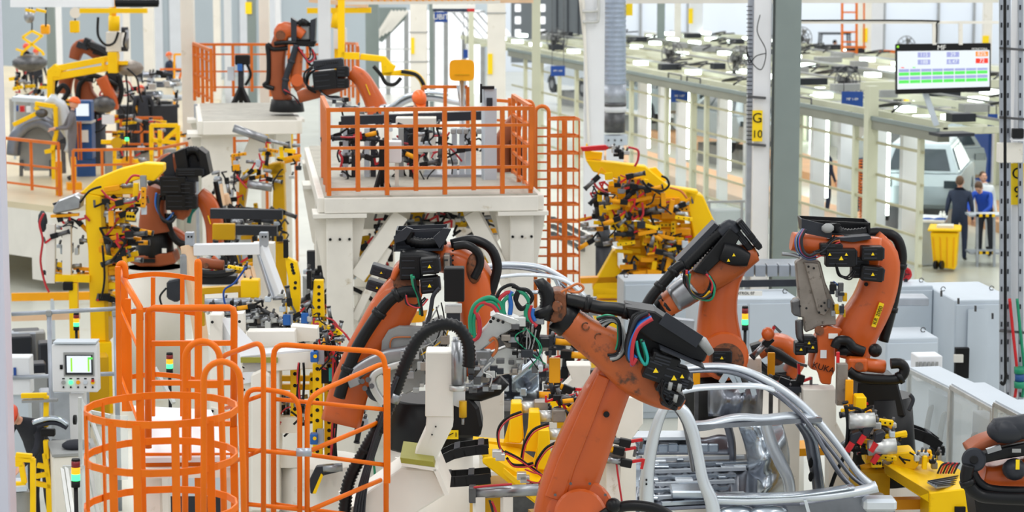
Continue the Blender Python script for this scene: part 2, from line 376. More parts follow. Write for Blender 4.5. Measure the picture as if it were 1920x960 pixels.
# duct column, centre right
r, c = column(1094, 1132, 92, 'white', 'white column with the round ribbed duct beside it', dep=.4)
put(MB().bar(V(1090, -10, 92, -.1), V(1112, 205, 92, -.1), .12), 'brace', 'cream', r)
put(MB().bar(V(1094, 0, 92, -.25), V(1104, 270, 92, -.25), .05), 'conduit', 'cream', r)
for y in (18, 38): put(MB().tube(spl([V(1092, y + 3, 92, -.35), V(1116, y + 3, 92, -.35), V(1122, y - 4, 92, -.35), V(1122, -6, 92, -.35)], 5), .035, 10), 'pipe', 'alu', r)
dct = thing('ventilation_duct', 'round spiral ribbed grey duct ending in a square grille beside the white column', 'duct', V(1153, 270, 90))
pts = [V(1153, y, 90) for y in range(-10, 160, 3)]
put(MB().tube(pts, [.235 if i % 3 else .222 for i in range(len(pts))], 24), 'duct_pipe', 'duct', dct)
put(MB().cyl(V(1153, 158, 90), V(1153, 198, 90), .235, n=24), 'collar', 'galv', dct); put(MB().cyl(V(1153, 192, 90), V(1153, 199, 90), .24, n=24), 'ring', 'dark_steel', dct)
put(MB().cyl(V(1152, 208, 90), V(1152, 248, 90), .225, n=24), 'grille', 'dark_steel', dct)
put(MB().cyl(V(1153, 198, 90), V(1153, 210, 90), .235, n=24), 'sleeve', 'white', dct); put(MB().box(V(1153, 262, 90), (.5, .4, .2), (RR, FH, ZZ)), 'outlet_box', 'cabinet', dct, bev=.01)
for x in (1141, 1153, 1165): put(MB().cyl(V(x, 263, 90, -.21), V(x, 263, 90, -.24), .02), 'bolt', 'ink', dct)
put(MB().bar(V(1153, 270, 90), Vector((V(1153, 270, 90).x, V(1153, 270, 90).y, 0)), .35), 'stand', 'white', dct)
# overhead beams at the top of the frame
bm = put(MB().bar(V(22, 6, 108), V(212, 6, 108), .25, .13), 'overhead_beam', 'white', label='white overhead beam across the upper left corner', cat='beam')
cl = thing('coiled_hose', 'black coiled air hose hanging under the overhead beam', 'hose', V(258, 12, 106))
q = []
for i in range(200):
    a = i * .9; q.append(V(216 + i * .41, 6, 106) + ZZ * (.06 * math.sin(a)) + FH * (.06 * math.cos(a)))
put(MB().tube(q, .014, 6), 'coil', 'rubber', cl)
tb = thing('lattice_beam', 'long cream lattice crane beam across the top of the photo', 'beam', V(800, 5, 88))
put(MB().bar(V(640, 6, 88), V(938, 4, 88), .12, .06), 'bottom_chord', 'cream', tb)
for i in range(20): put(MB().bar(V(690 + i * 12, -12, 88), V(690 + i * 12 + 9, 4, 88), .03), 'lattice', 'yellow_orange', tb)
put(MB().bar(V(640, 1, 88, .15), V(1000, 1, 88, .15), .1, .1), 'top_chord', 'peach', tb)
put(MB().bar(V(1175, 2, 84), V(1872, 0, 86), .12, .11), 'overhead_beam', 'cream', label='long cream overhead beam across the upper right', cat='beam')
pb = thing('pipe_run', 'cream horizontal pipe with black cable carrying the hanging display', 'pipe', V(1680, 40, 100))
put(MB().bar(V(1484, 42, 100), V(1872, 42, 100), .05), 'pipe', 'cream', pb)
put(MB().tube(spl([V(1484, 34, 100, -.04), V(1492, 38, 100, -.04), V(1600, 38, 100, -.04), V(1748, 39, 100, -.04), V(1756, 46, 100, -.04), V(1756, 80, 100, -.04)], 5), .014), 'cable', 'black', pb)
for x in (1752, 1801): put(MB().bar(V(x, 40, 100), V(x, 84, 100), .07), 'hanger', 'cream', pb)
# ================================================================ PEOPLE
def person(label, base, yaw, h=1.76, pose=None, top='navy', legs='navy', hat=None, group=None, hairc='hair', cut='short'):
    """base: world point on the floor between the feet; yaw: facing angle about Z from camera-away direction."""
    r = thing('person', label, 'person', base, group)
    k = h / 1.76; J = dict(pel=(0, 0, .93), sp=(0, .02, 1.12), ch=(0, .02, 1.34), nk=(0, .02, 1.49), hd=(0, .04, 1.56),
        ls=(-.19, .02, 1.42), le=(-.25, .02, 1.14), lw=(-.25, -.1, .89), rs=(.19, .02, 1.42), re=(.25, .02, 1.14), rw=(.25, -.1, .89),
        lh=(-.1, 0, .88), lk=(-.11, -.02, .48), la=(-.12, .04, .09), lt=(-.13, -.12, .035), rh=(.1, 0, .88), rk=(.11, -.02, .48), ra=(.12, .04, .09), rt=(.13, -.12, .035))
    if pose: J.update(pose)
    look = J.pop('look', None)
    cy, sy = math.cos(yaw), math.sin(yaw)
    def L(p): return (RR * (p[0] * cy - p[1] * sy) + FH * (p[0] * sy + p[1] * cy) + ZZ * p[2]) * k
    names = list(J); P = {n: L(J[n]) for n in names}
    rad = dict(pel=.13, sp=.135, ch=.15, nk=.058, hd=.055, ls=.07, le=.05, lw=.032, rs=.07, re=.05, rw=.032, lh=.09, lk=.065, la=.046, lt=.035, rh=.09, rk=.065, ra=.046, rt=.035)
    E = [('pel', 'sp', 1), ('sp', 'ch', 1), ('ch', 'nk', 1), ('nk', 'hd', 2), ('ch', 'ls', 1), ('ls', 'le', 1), ('le', 'lw', 1), ('ch', 'rs', 1), ('rs', 're', 1), ('re', 'rw', 1),
         ('pel', 'lh', 0), ('lh', 'lk', 0), ('lk', 'la', 0), ('la', 'lt', 3), ('pel', 'rh', 0), ('rh', 'rk', 0), ('rk', 'ra', 0), ('ra', 'rt', 3)]
    vs = [P[n] for n in names]; rr = [rad[n] * k for n in names]; es = [(names.index(a), names.index(b)) for a, b, _ in E]; lab = [l for _, _, l in E]
    for sd in 'lr':                                            # hands: palm and five fingers
        wv, ev = P[sd + 'w'], P[sd + 'e']; d = (wv - ev).normalized(); side = d.cross(ZZ)
        side = RR.copy() if side.length < .1 else side.normalized(); wi = names.index(sd + 'w')
        pi = len(vs); vs.append(wv + d * .07 * k); rr.append(.03 * k); es.append((wi, pi)); lab.append(2)
        for f, ln in enumerate((.075, .085, .08, .062)):
            o = side * (f - 1.5) * .021 * k; a = len(vs)
            vs += [wv + d * .09 * k + o, wv + d * (.09 + ln * .55) * k + o, wv + d * (.09 + ln * .9) * k + o - ZZ * .02]; rr += [.011, .0095, .008]
            es += [(pi, a), (a, a + 1), (a + 1, a + 2)]; lab += [2, 2, 2]
        a = len(vs); vs += [wv + d * .045 * k + side * .045 * k, wv + d * .08 * k + side * .065 * k]; rr += [.012, .01]; es += [(pi, a), (a, a + 1)]; lab += [2, 2]
    me = bpy.data.meshes.new('body'); me.from_pydata([tuple(v) for v in vs], es, []); o = bpy.data.objects.new('body', me); COL.objects.link(o)
    sk = o.modifiers.new('skin', 'SKIN'); sk.use_smooth_shade = True
    for i, x in enumerate(me.skin_vertices[0].data): x.radius = (rr[i] * (1.12 if i < 3 else 1), rr[i] * (.85 if i < 3 else 1)); x.use_root = (i == 0)
    ss = o.modifiers.new('sub', 'SUBSURF'); ss.levels = 1; ss.render_levels = 1
    dg = bpy.context.evaluated_depsgraph_get(); m2 = bpy.data.meshes.new_from_object(o.evaluated_get(dg)); bpy.data.objects.remove(o)
    m2.materials.clear()
    for m in (legs, top, 'skin', 'shoe'): m2.materials.append(MATS[m])
    seg = [(vs[a], vs[b], l) for (a, b), l in zip(es, lab)]
    for p in m2.polygons:
        c = p.center; best = (9, 1)
        for a, b, l in seg:
            ab = b - a; t = max(0, min(1, (c - a).dot(ab) / max(ab.length_squared, 1e-9))); d = (c - (a + ab * t)).length - (.0 if l != 2 else -.01)
            if d < best[0]: best = (d, l)
        p.material_index = best[1]; p.use_smooth = True
    mesh_obj('body', m2, r, base)
    B = Vector(base); hd = B + P['hd'] + (P['hd'] - P['nk']).normalized() * .105 * k; u = (P['hd'] - P['nk']).normalized()
    f = -(RR * -sy + FH * cy); f = L(look).normalized() if look else f; f = (f - u * f.dot(u)).normalized(); s_ = u.cross(f)
    R = (s_, f, u)
    m = MB().ball(hd, (.076 * k, .095 * k, .115 * k), 16, R); m.ball(hd - u * .05 * k + f * .02, (.055 * k, .07 * k, .06 * k), 12, R)
    m.prism([hd + f * .09 * k + u * .02, hd + f * .09 * k - u * .03 + s_ * .016, hd + f * .09 * k - u * .03 - s_ * .016], f * .022)
    for q in (-1, 1): m.ball(hd + s_ * .077 * k * q - u * .01, (.012, .022, .034), 8, R)
    hdo = put(m, 'head', 'skin', r)
    m = MB()
    for q in (-1, 1): m.ball(hd + f * .088 * k + s_ * .03 * q + u * .012, .011, 8)
    m.ball(hd + f * .086 * k - u * .058, (.024, .008, .006), 8, R); put(m, 'face_features', 'ink', hdo)
    if hat:
        m = MB(); rings = []
        for i in range(8):
            ph = i / 7 * math.pi / 2; rings.append([hd + u * (.02 + .13 * math.sin(ph)) * k + (s_ * math.cos(t) * .105 + f * math.sin(t) * .128) * (math.cos(ph) + .02) * k for t in [2 * math.pi * j / 18 for j in range(18)]])
        m.loft(rings); m.prism([hd + u * .02 + s_ * .08 * a + f * b for a, b in ((-1, .1), (-.6, .18), (.6, .18), (1, .1))], u * .012); put(m, 'helmet', hat, r)
    else:
        m = MB().ball(hd + u * .028 * k - f * .018 * k, (.086 * k, .1 * k, .108 * k), 14, R); put(m, 'hair', hairc, r)
    return r
# ================================================================ BOOTH (glazed line at the right)
BX = 19.25
bo = thing('light_booth', 'long glazed inspection booth with cream posts and lattice roof, right side', 'booth', GX(1720, 0, BX))
pxs = [985, 1015, 1048, 1080, 1126, 1182, 1248, 1322, 1410, 1495, 1600, 1722]
for px in pxs:
    p = GX(px, 0, BX); put(MB().box2((p.x - .05, p.y - .06, 0), (p.x + .05, p.y + .06, 3.0)), 'post', 'booth', bo)
p = GX(1628, 0, BX - .1); put(MB().box((p.x, p.y, 1.9), (.22, .22, 3.8)), 'post', 'booth', bo); put(MB().bar(GX(1610, 3.75, BX), Vector((31, GX(1610, 0, BX).y, 3.75)), .2, .16), 'cross_beam', 'booth', bo)
p = GX(1297, 0, BX); put(MB().box((p.x, p.y, 1.5), (.14, .16, 3.0)), 'post', 'booth', bo)
y0, y1 = GX(1740, 0, BX).y, GX(960, 0, BX).y
for z in (.45, 1.0, 1.5, 2.02, 2.66): put(MB().box2((BX - .02, y0 + .3, z - .025), (BX + .02, y1, z + .025)), 'rail', 'booth_rail', bo)
put(MB().box2((BX - .14, y0 - .6, 2.94), (BX + .1, y1, 3.12)), 'eaves_beam', 'booth_beam', bo)
put(MB().box2((BX - .16, y0 - .6, 3.12), (BX - .1, y1, 3.2)), 'gutter', 'grey', bo)
put(MB().box((BX, y0 - .9, 3.12), (.7, .5, .06)), 'end_cap', 'slate', bo)
for px, w_ in ((1203, .24), (1240, .2), (1275, .24), (1352, .24), (1400, .2), (1530, .3), (1583, .34), (1645, .26), (1700, .34)):
    p = GX(px, 0, BX + 1.0); q = put(MB().box2((p.x - w_ / 2, p.y - .08, 0), (p.x + w_ / 2, p.y + .08, 2.75)), 'lamp_post', 'white', bo)
    put(MB().box2((p.x + w_ / 2 + .02, p.y - .06, .9), (p.x + w_ / 2 + .09, p.y, 2.7)), 'light_tube', 'lamp_white', q)
# low glass along the front half of the booth
for a_, b_ in zip(pxs[5:], pxs[6:]):
    a, b = GX(a_, 0, BX + .03), GX(b_, 0, BX + .03); put(MB().box2((a.x, b.y + .08, .05), (a.x + .01, a.y - .08, 1.0)), 'pane', 'glass', bo)
# roof: beams along and across with white panels between
W_ = 9.5; yl = y0 - 1; yh = y1 + 8
for i in range(8):
    x = BX + .3 + i * W_ / 7; put(MB().box2((x - .05, yl if i > 1 else y0, 3.12), (x + .05, yh, 3.26)), 'roof_beam', 'booth' if i != 4 else 'booth_beam', bo)
yy = y0
rnd = random.Random(4)
while yy < yh:
    put(MB().box2((BX, yy, 3.04), (BX + W_, yy + .1, 3.16)), 'cross_beam', 'booth', bo)
    for i in range(7):
        if rnd.random() < .85:
            x = BX + .38 + i * W_ / 7; put(MB().box2((x, yy + .25, 3.0), (x + W_ / 7 - .18, yy + 1.5 + rnd.random(), 3.03)), 'roof_panel', 'booth' if rnd.random() < .6 else 'white', bo)
        if rnd.random() < .5:
            x = BX + .5 + i * W_ / 7; put(MB().box((x + .5, yy + 1.2, 3.25), (.28, .45, .1)), 'roof_lamp', 'lamp_white', bo)
        if rnd.random() < .3:
            x = BX + .5 + i * W_ / 7; put(MB().box((x + .4, yy + .6, 3.3), (.3 + rnd.random() * .5, .3, .16)), 'vent_box', 'midgrey' if rnd.random() < .5 else 'slate', bo)
    for i in range(2):
        x = BX + rnd.random() * W_; put(MB().tube(spl([(x, yy, 3.3), (x + .5, yy + .7, 3.42), (x + .3, yy + 1.6, 3.28), (x + 1.3, yy + 2, 3.3)], 4), .025, 6), 'cable', 'black', bo)
    yy += 2.2
for x in (BX + 1.2, BX + 3.2, BX + 5.5, BX + 8): put(MB().tube([(x, yl, 3.32), (x, yh, 3.32)], .03, 6), 'roof_pipe', 'midgrey', bo)
for px in (1262, 1297, 1500):
    p = GX(px, 3.12, BX); put(MB().tube([p + YA * .5, p + YA * .5 + ZZ * .18, p - YA * .5 + ZZ * .18, p - YA * .5], .02, 6), 'hoop', 'dark_steel', bo)
for yy in (46, 56, 66, 78): area('booth_lamp', (BX + 4, yy, 2.9), 6, 8, 190, (.94, 1, .97))
# conveyor decks inside the booth
for nm, x0, x1, ya, yb, m, z in (('conveyor_deck', 20.7, 22.4, 47, 70, 'wood_orange', .22), ('conveyor_deck', 24.6, 26.6, 44, 75, 'wood_orange', .25)):
    put(MB().box2((x0, ya, .0), (x1, yb, z)), nm, m, label='orange-tan conveyor deck %s inside the booth' % ('next to the glass' if x0 < 23 else 'under the far cars'), cat='conveyor')
# rear partition of the booth with lit windows
bp = thing('partition_wall', 'white lit partition at the back of the booth with dark openings', 'wall', Vector((29.5, 60, 0)))
put(MB().box2((29.4, 40, 0), (29.6, 90, 2.9)), 'panel', 'white', bp)
for i in range(24):
    y = 41 + i * 2; put(MB().box2((29.3, y, .9 if i % 3 else 0), (29.4, y + (1.0 if i % 2 else .4), 2.5)), 'opening', ('slate', 'signblue', 'grey', 'lamp_white')[i % 4], bp)
    put(MB().box2((29.2, y + 1.3, 0), (29.32, y + 1.45, 2.9)), 'post', 'yellow' if i % 5 == 1 else 'booth', bp)
# ---------------------------------------------------------------- closed car bodies
def car(label, c, ang, m='grey_car', L=4.5, Wd=1.8, lift=.35, kind='suv', group=None):
    r = thing('unpainted_car', label, 'car', c + ZZ * 0, group); u = Vector((math.cos(ang), math.sin(ang), 0)); v = Vector((-u.y, u.x, 0))
    def P(x, y, z): return c + u * x + v * y + ZZ * (z + lift)
    Hh = 1.62 if kind == 'suv' else 1.45
    low = [(-2.2, .35), (-2.25, .75), (-2.1, 1.0), (-.9, 1.02), (.9, .98), (1.7, .93), (2.15, .78), (2.22, .4), (1.85, .25)]
    for cx in (1.35, -1.35): low += [(cx + .4 * math.cos(a), .25 + .4 * math.sin(a)) for a in [math.pi * t / 8 for t in range(9)]]
    low += [(-2.0, .25)]
    ring = []
    for y, sc_ in ((-.88, .9), (-.9, 1), (.9, 1), (.88, .9)):
        ring.append([P(x * (1 if abs(y) > .89 else .985), y * Wd / 1.8, z if sc_ == 1 else z * .97 + .02) for x, z in low])
    mb = MB(); mb.loft(ring, False); put(mb, 'lower_body', m, r, bev=.03)
    bel = [(-2.12, .98), (.95, .98)]; top = [(-1.7, Hh), (.25, Hh)] if kind == 'suv' else [(-1.2, Hh), (.15, Hh)]
    a = [P(-2.1, -.86, 1.0), P(1.15, -.86, .97), P(1.15, .86, .97), P(-2.1, .86, 1.0)]; b = [P(top[0][0], -.62, Hh), P(top[1][0], -.62, Hh), P(top[1][0], .62, Hh), P(top[0][0], .62, Hh)]
    mid = [lerp(p, q, .85) + (p - q) * .06 for p, q in zip(a, b)]
    put(MB().loft([a, mid, b], False), 'greenhouse', m, r, bev=.05, seg=2)
    g = 'glass_dark'
    def win(p, q, t0, t1, s0, s1, n):
        A, B_ = lerp(p[0], p[1], t0), lerp(p[0], p[1], t1); C_, D_ = lerp(q[0], q[1], t0), lerp(q[0], q[1], t1)
        put(MB().prism([lerp(A, C_, s0), lerp(B_, D_, s0), lerp(B_, D_, s1), lerp(A, C_, s1)], n * .03), 'window_opening', g, r)
    for sgn, (i, j) in ((-1, (0, 1)), (1, (3, 2))):
        for t0, t1 in ((.08, .3), (.34, .6), (.64, .9)): win((a[i], a[j]), (b[i], b[j]), t0, t1, .12, .82, v * sgn)
    win((a[0], a[3]), (b[0], b[3]), .1, .9, .14, .82, -u); win((a[1], a[2]), (b[1], b[2]), .08, .92, .1, .88, u)
    for cx in (1.35, -1.35):
        for sg_ in (-1, 1):
            w_ = put(MB().cyl(P(cx, sg_ * .70, .22), P(cx, sg_ * .86, .22), .34, n=20), 'wheel_arch_liner', 'slate', r)
            put(MB().cyl(P(cx, sg_ * .86, .22), P(cx, sg_ * .89, .22), .16, n=12), 'hub', 'steel', w_)
    for y in (-.7, .7): put(MB().box(P(-2.26, y, .8), (.04, .3, .16), (u, v, ZZ)), 'lamp_opening', 'red' if kind == 'x' else g, r)
    put(MB().bar(c + ZZ * .02 - u * 1.4, c + ZZ * .02 + u * 1.4, .9, lift + .3), 'skid', 'midgrey', r)
    return r
car('silver-white hatchback body seen from its tail behind the man in navy jacket', G(1758, 440, .25) + YA * .6, math.radians(60), 'grey_car', lift=.5)
car('grey unpainted car front beside the man in the blue jacket', G(1882, 470, .1) + RR * 1.6, math.radians(250), 'grey_car', lift=.35, kind='sedan')
car('white car body seen side-on through the booth glass left of the G 10 column', G(1372, 296, .2), math.radians(96), 'grey_car', lift=.4)
car('pale car body in the booth between the duct and the tilted blue sign', G(1225, 240, .2), math.radians(100), 'grey_car', lift=.4)
car('white car body behind the cream booth posts right of the G 10 column', G(1600, 372, .2) + XA * 1.5, math.radians(95), 'grey_car', lift=.4)
car('far white car body by the left end of the booth', G(1100, 190, .2), math.radians(100), 'body_white', lift=.4)
# ---------------------------------------------------------------- people on the right
st = dict
person('man in navy jacket with white back print standing beside the yellow wheeled bin', G(1797, 490, 0), math.radians(160), 1.8, st(rw=(.3, -.12, .92)), 'navy', 'navy')
person('man in bright blue jacket leaning over the grey car at the right edge', G(1855, 486, 0) + FH * .5, math.radians(-30), 1.78, st(sp=(0, -.08, 1.1), ch=(0, -.26, 1.28), nk=(0, -.38, 1.38), hd=(0, -.43, 1.43), ls=(-.18, -.28, 1.34), rs=(.18, -.28, 1.34), le=(-.24, -.42, 1.1), lw=(-.15, -.6, 1.0), re=(.24, -.42, 1.1), rw=(.15, -.6, 1.0)), 'jacketblue', 'charcoal')
person('person in pale overalls with brown hair behind the silver car body', G(1842, 472, 0), 0.2, 1.72, None, 'white', 'white')
person('man in navy work clothes and cap between booth posts beside the G 10 column', G(1546, 408, 0), math.radians(120), 1.8, None, 'navy', 'navy', hairc='ink')
person('man in navy with white band bending behind the tall booth post', G(1613, 402, 0), math.radians(60), 1.7, st(ch=(0, -.12, 1.3), nk=(0, -.2, 1.42), hd=(0, -.24, 1.48)), 'navy', 'navy')
# forklift driver far behind
fl = thing('forklift', 'dark forklift cab far behind the booth roof', 'forklift', G(1563, 152, 0))
B0 = G(1563, 152, 0)
for x, y in ((-.75, -.4), (.75, -.4), (-.75, .4), (.75, .4)): put(MB().bar(B0 + RR * x + FH * y + ZZ * .6, B0 + RR * x * .85 + FH * y + ZZ * 2.2, .07), 'cab_post', 'ink', fl)
put(MB().box(B0 + ZZ * 2.2, (1.4, .9, .08), (RR, FH, ZZ)), 'cab_roof', 'slate', fl); put(MB().box(B0 + ZZ * .65, (1.9, 1.1, .7), (RR, FH, ZZ)), 'chassis', 'slate', fl, bev=.08)
for x in (-.7, .7):
    for y in (-.5, .5): put(MB().cyl(B0 + RR * x + FH * (y - .1) + ZZ * .3, B0 + RR * x + FH * (y + .1) + ZZ * .3, .3), 'wheel', 'rubber', fl)
person('dark-clothed driver seated in the far forklift cab', B0 + ZZ * .45, math.radians(90), 1.7, st(pel=(0, 0, .65), sp=(0, .02, .85), ch=(0, .03, 1.06), nk=(0, .02, 1.2), hd=(0, 0, 1.27), ls=(-.19, 0, 1.13), rs=(.19, 0, 1.13), le=(-.22, -.15, .9), lw=(-.1, -.4, .95), re=(.22, -.15, .9), rw=(.1, -.4, .95), lh=(-.1, -.05, .62), rh=(.1, -.05, .62), lk=(-.13, -.48, .6), rk=(.13, -.48, .6), la=(-.13, -.5, .2), ra=(.13, -.5, .2), lt=(-.13, -.64, .16), rt=(.13, -.64, .16)), 'charcoal', 'charcoal', hairc='ink')
# wall fans
def fan(label, px, py, s, r_=.36):
    c = V(px, py, s); r = thing('wall_fan', label, 'fan', c, None)
    n = (-FH + RR * .5).normalized(); a = n.cross(ZZ).normalized()
    m = MB()
    for q in (.35, .65, 1): m.tube([c + (a * math.cos(t) + ZZ * math.sin(t)) * r_ * q + n * (.1 - q * .08) for t in [k * math.pi / 10 for k in range(20)]], .012, 5, closed=True)
    for k in range(12): m.bar(c + n * .1, c + (a * math.cos(k * math.pi / 6) + ZZ * math.sin(k * math.pi / 6)) * r_ + n * .02, .012)
    put(m, 'cage', 'dark_steel', r); m = MB()
    for k in range(4):
        t = k * math.pi / 2 + .3; d = a * math.cos(t) + ZZ * math.sin(t); e = a * -math.sin(t) + ZZ * math.cos(t)
        m.prism([c + d * .05, c + d * r_ * .85 - e * .09, c + d * r_ * .85 + e * .11], n * .015)
    put(m, 'blade', 'midgrey', r); put(MB().cyl(c, c - n * .25, .1), 'motor', 'ink', r); put(MB().bar(c - n * .2, c - n * .25 - ZZ * .45, .07), 'bracket', 'ink', r)
    put(MB().bar(c - n * .25 - ZZ * .4, c - n * .9 - ZZ * .5, .05), 'wall_arm', 'ink', r)
for lab, px, py, s in (('round wall fan high on the white wall beside the grey column web', 1503, 73, 62), ('dark fan above the upper left corner of the hanging display', 1698, 90, 62), ('dark fan on the booth roof right of the duct column', 1260, 100, 64),
        ('dark fan on the booth roof touching the G 10 column', 1386, 112, 72), ('dark fan on the booth roof right under the hanging display', 1812, 194, 80), ('dark fan above the blue sign left of the tall booth post', 1588, 152, 80), ('small dark fan at the left end of the booth roof', 1044, 75, 60)):
    fan(lab, px, py, s)
# orange wall ladder
ld = thing('wall_ladder', 'orange caged wall ladder in front of the far cream column', 'ladder', V(1592, 140, 62))
for x in (1579, 1606): put(MB().bar(V(x, -20, 62, -.3), V(x, 137, 62, -.3), .07), 'stile', 'rail', ld)
for k in range(9): put(MB().bar(V(1579, 4 + 18.5 * k - 18, 62, -.3), V(1606, 4 + 18.5 * k - 18, 62, -.3), .05), 'rung', 'rail', ld)
for x in (1620,): put(MB().bar(V(x, -10, 62, -.2), V(x, 92, 62, -.2), .05), 'side_bar', 'rail', ld)
for y in (88, 134): put(MB().bar(V(1579, y, 62, -.3), V(1624, y, 62, -.3), .06), 'bracket', 'rail', ld)
bar_ = put(MB().bar(V(1649, 96, 62), V(1690, 98, 62), .1), 'safety_barrier', 'rail', label='low orange barrier bar left of the hanging display', cat='barrier')
put(MB().bar(V(1669, 98, 62), V(1669, 128, 62), .06), 'leg', 'rail', bar_)
# ---------------------------------------------------------------- hanging display
S = 100
hd_ = thing('display', 'large black hanging display showing production numbers in lilac, green, orange and red cells', 'display', V(1769, 128, S))
def D2(u, v, d=0): # u 0..1 across, v 0..1 down, display slightly rotated
    return V(1680 + 178 * u, (83 - 2 * u) + (94 - 2 * u) * v - (1.5 * u if v > .5 else 0), S, d)
def dpoly(u0, v0, u1, v1, d): return [D2(u0, v0, d), D2(u1, v0, d), D2(u1, v1, d), D2(u0, v1, d)]
put(MB().prism(dpoly(0, 0, 1, 1, 0), FH * .12), 'housing', 'ink', hd_, bev=.01)
scn = put(MB().prism(dpoly(.015, .14, .985, .9, -.01), FH * .02), 'screen', 'screen', hd_)
for u, v, s_, m in ((.245, .17, '115', 'screen_lilac'), (.245, .315, '188', 'screen_lilac'), (.55, .17, '29', 'screen_lilac'), (.55, .315, '6.47', 'screen_lilac'), (.855, .165, '82%', 'screen_orange'), (.855, .305, '72', 'screen_red')):
    du = .13; c_ = put(MB().prism(dpoly(u - du / 2 + .05, v, u + du / 2 + .05, v + .1, -.02), FH * .01), 'value_cell', m, scn)
    text('digits', s_, D2(u + .05, v + .05, -.03), .1, 'screen', scn)
for row in range(2):
    for k in range(8):
        u = .03 + k * .118; v = .5 + row * .155
        put(MB().prism(dpoly(u, v, u + .108, v + .058, -.02), FH * .01), 'table_cell', 'screen_lilac', scn); put(MB().prism(dpoly(u, v + .068, u + .108, v + .132, -.02), FH * .01), 'table_cell', 'screen_green', scn)
text('lettering', 'MF', D2(.48, .08, -.02), .13, 'paper', hd_); text('lettering', 'MONITORA', D2(.88, .115, -.02), .055, 'paper', hd_)
put(MB().prism(dpoly(.055, .46, .085, .478, -.02), FH * .01), 'status_mark', 'screen_red', scn); put(MB().prism(dpoly(.175, .46, .205, .478, -.02), FH * .01), 'status_mark', 'screen_green', scn)
put(MB().box(D2(.02, .05, -.01), (.04, .01, .04), (RR, FH, ZZ)), 'status_light', 'screen_lime', hd_)
put(MB().bar(D2(.3, .95, .2), V(1756, 235, S, .2), .1), 'support_post', 'cabinet', hd_)
# ---------------------------------------------------------------- blue hanging signs
for px, py, wd, ht, s, tx, lab in ((1046, 133, 27, 19, 66, 'MF 1-07', 'blue sign at the left end of the booth'), (1274, 180, 32, 23, 74, 'MF 1-07', 'blue sign on the booth between the duct and the G 10 column'),
        (1598, 186, 40, 29, 88, 'MF 1-09', 'blue sign left of the tall booth post under the orange ladder'), (1861, 231, 18, 34, 95, 'S', 'blue sign cut by the right edge column'), (1485, 238, 11, 26, 86, '', 'narrow blue sign edge showing past the grey column web'),
        (827, 32, 24, 19, 70, 'UBIT', 'blue sign with white letters above the bright hall end'), (873, 101, 9, 16, 66, '', 'tiny blue sign above the round orange panel')):
    q = put(MB().box(V(px, py, s, -.2), (wd / s, .04, ht / s), (RR, FH, ZZ)), 'hanging_sign', 'signblue', label=lab, cat='sign')
    if tx: text('lettering', tx, V(px, py, s, -.24), .2 if tx == 'UBIT' else .075, 'paper', q)
    for sg_ in (-1, 1): put(MB().bar(V(px + sg_ * wd * .4, py - ht * .5, s, -.2), V(px + sg_ * wd * .4, -40 if px in (1046, 827, 873) else py - ht * .5 - 16, s, -.2), .02), 'wire', 'dark_steel', q)
bn = thing('banner_board', 'white and navy banner with red end above the blue lettered sign', 'banner', V(850, 14, 72))
put(MB().box(V(851, 12, 72), (80 / 72, .05, 8 / 72), (RR, FH, ZZ)), 'upper_strip', 'paper', bn); put(MB().box(V(845, 19, 72), (66 / 72, .05, 5 / 72), (RR, FH, ZZ)), 'lower_strip', 'navy', bn); put(MB().box(V(883, 19, 72, -.02), (14 / 72, .05, 5.5 / 72), (RR, FH, ZZ)), 'red_end', 'red', bn)
for x_ in (819, 885): put(MB().bar(V(x_, 10, 72), V(x_, -60, 72), .03), 'hanger_rod', 'dark_steel', bn)
# ---------------------------------------------------------------- yellow wheeled bin and bench by the booth end
S = 93
bn = thing('wheeled_bin', 'yellow two-wheeled waste bin with pale lid beside the standing man in navy', 'bin', V(1772, 505, S))
mb = MB(); mb.loft([[V(1750, 500, S, 0), V(1791, 506, S, 0), V(1795, 498, S, .5), V(1756, 494, S, .5)], [V(1744, 436, S, 0), V(1797, 437, S, 0), V(1800, 430, S, .6), V(1748, 429, S, .6)]], False); put(mb, 'body', 'yellow', bn, bev=.02)
put(MB().prism([V(1739, 434, S, -.05), V(1802, 435, S, -.05), V(1803, 426, S, .62), V(1744, 424, S, .62)], ZZ * .05), 'lid', 'yellow', bn, bev=.015)
put(MB().prism([V(1756, 428, S, .1), V(1788, 429, S, .1), V(1788, 425, S, .5), V(1758, 425, S, .5)], ZZ * .06), 'lid_label', 'cream', bn)
for x in (1752, 1763): put(MB().cyl(V(x, 497, S, -.05), V(x + 5, 497, S, -.08), .09), 'wheel', 'rubber', bn)
for k in range(4): put(MB().bar(V(1754 + 11 * k, 498 + k, S, -.02), V(1750 + 13 * k, 445, S, -.02), .015), 'rib', 'yellow_orange', bn)
bt = thing('work_bench', 'pale work bench with blue gloves left of the yellow bin', 'bench', V(1735, 500, 92, .4))
put(MB().prism([V(1716, 412, 92, .2), V(1770, 414, 92, .2), V(1778, 404, 92, 1.1), V(1730, 402, 92, 1.1)], ZZ * -.05), 'bench_top', 'white', bt); put(MB().box2(V(1742, 498, 92, .35) - RR * .22, V(1742, 416, 92, .35) + XA * .2 + YA * .4), 'cabinet', 'cabinet', bt)
for i, px in enumerate((1738, 1762)): put(MB().ball(V(px, 411, 92, .35), (.16, .07, .035), 8), 'glove', 'signblue', label='blue glove on the pale work bench, %s' % ('left one' if i == 0 else 'one nearer the bin'), cat='glove')
for i, px in enumerate((1764, 1770)):
    q = put(MB().cyl(V(px, 411, 92, .6), V(px, 400, 92, .6), .035).cyl(V(px, 400, 92, .6), V(px, 396, 92, .6), .018), 'spray_bottle', 'paper', label='white bottle on the bench, %s' % ('left' if i == 0 else 'right nearer the bin'), cat='bottle')
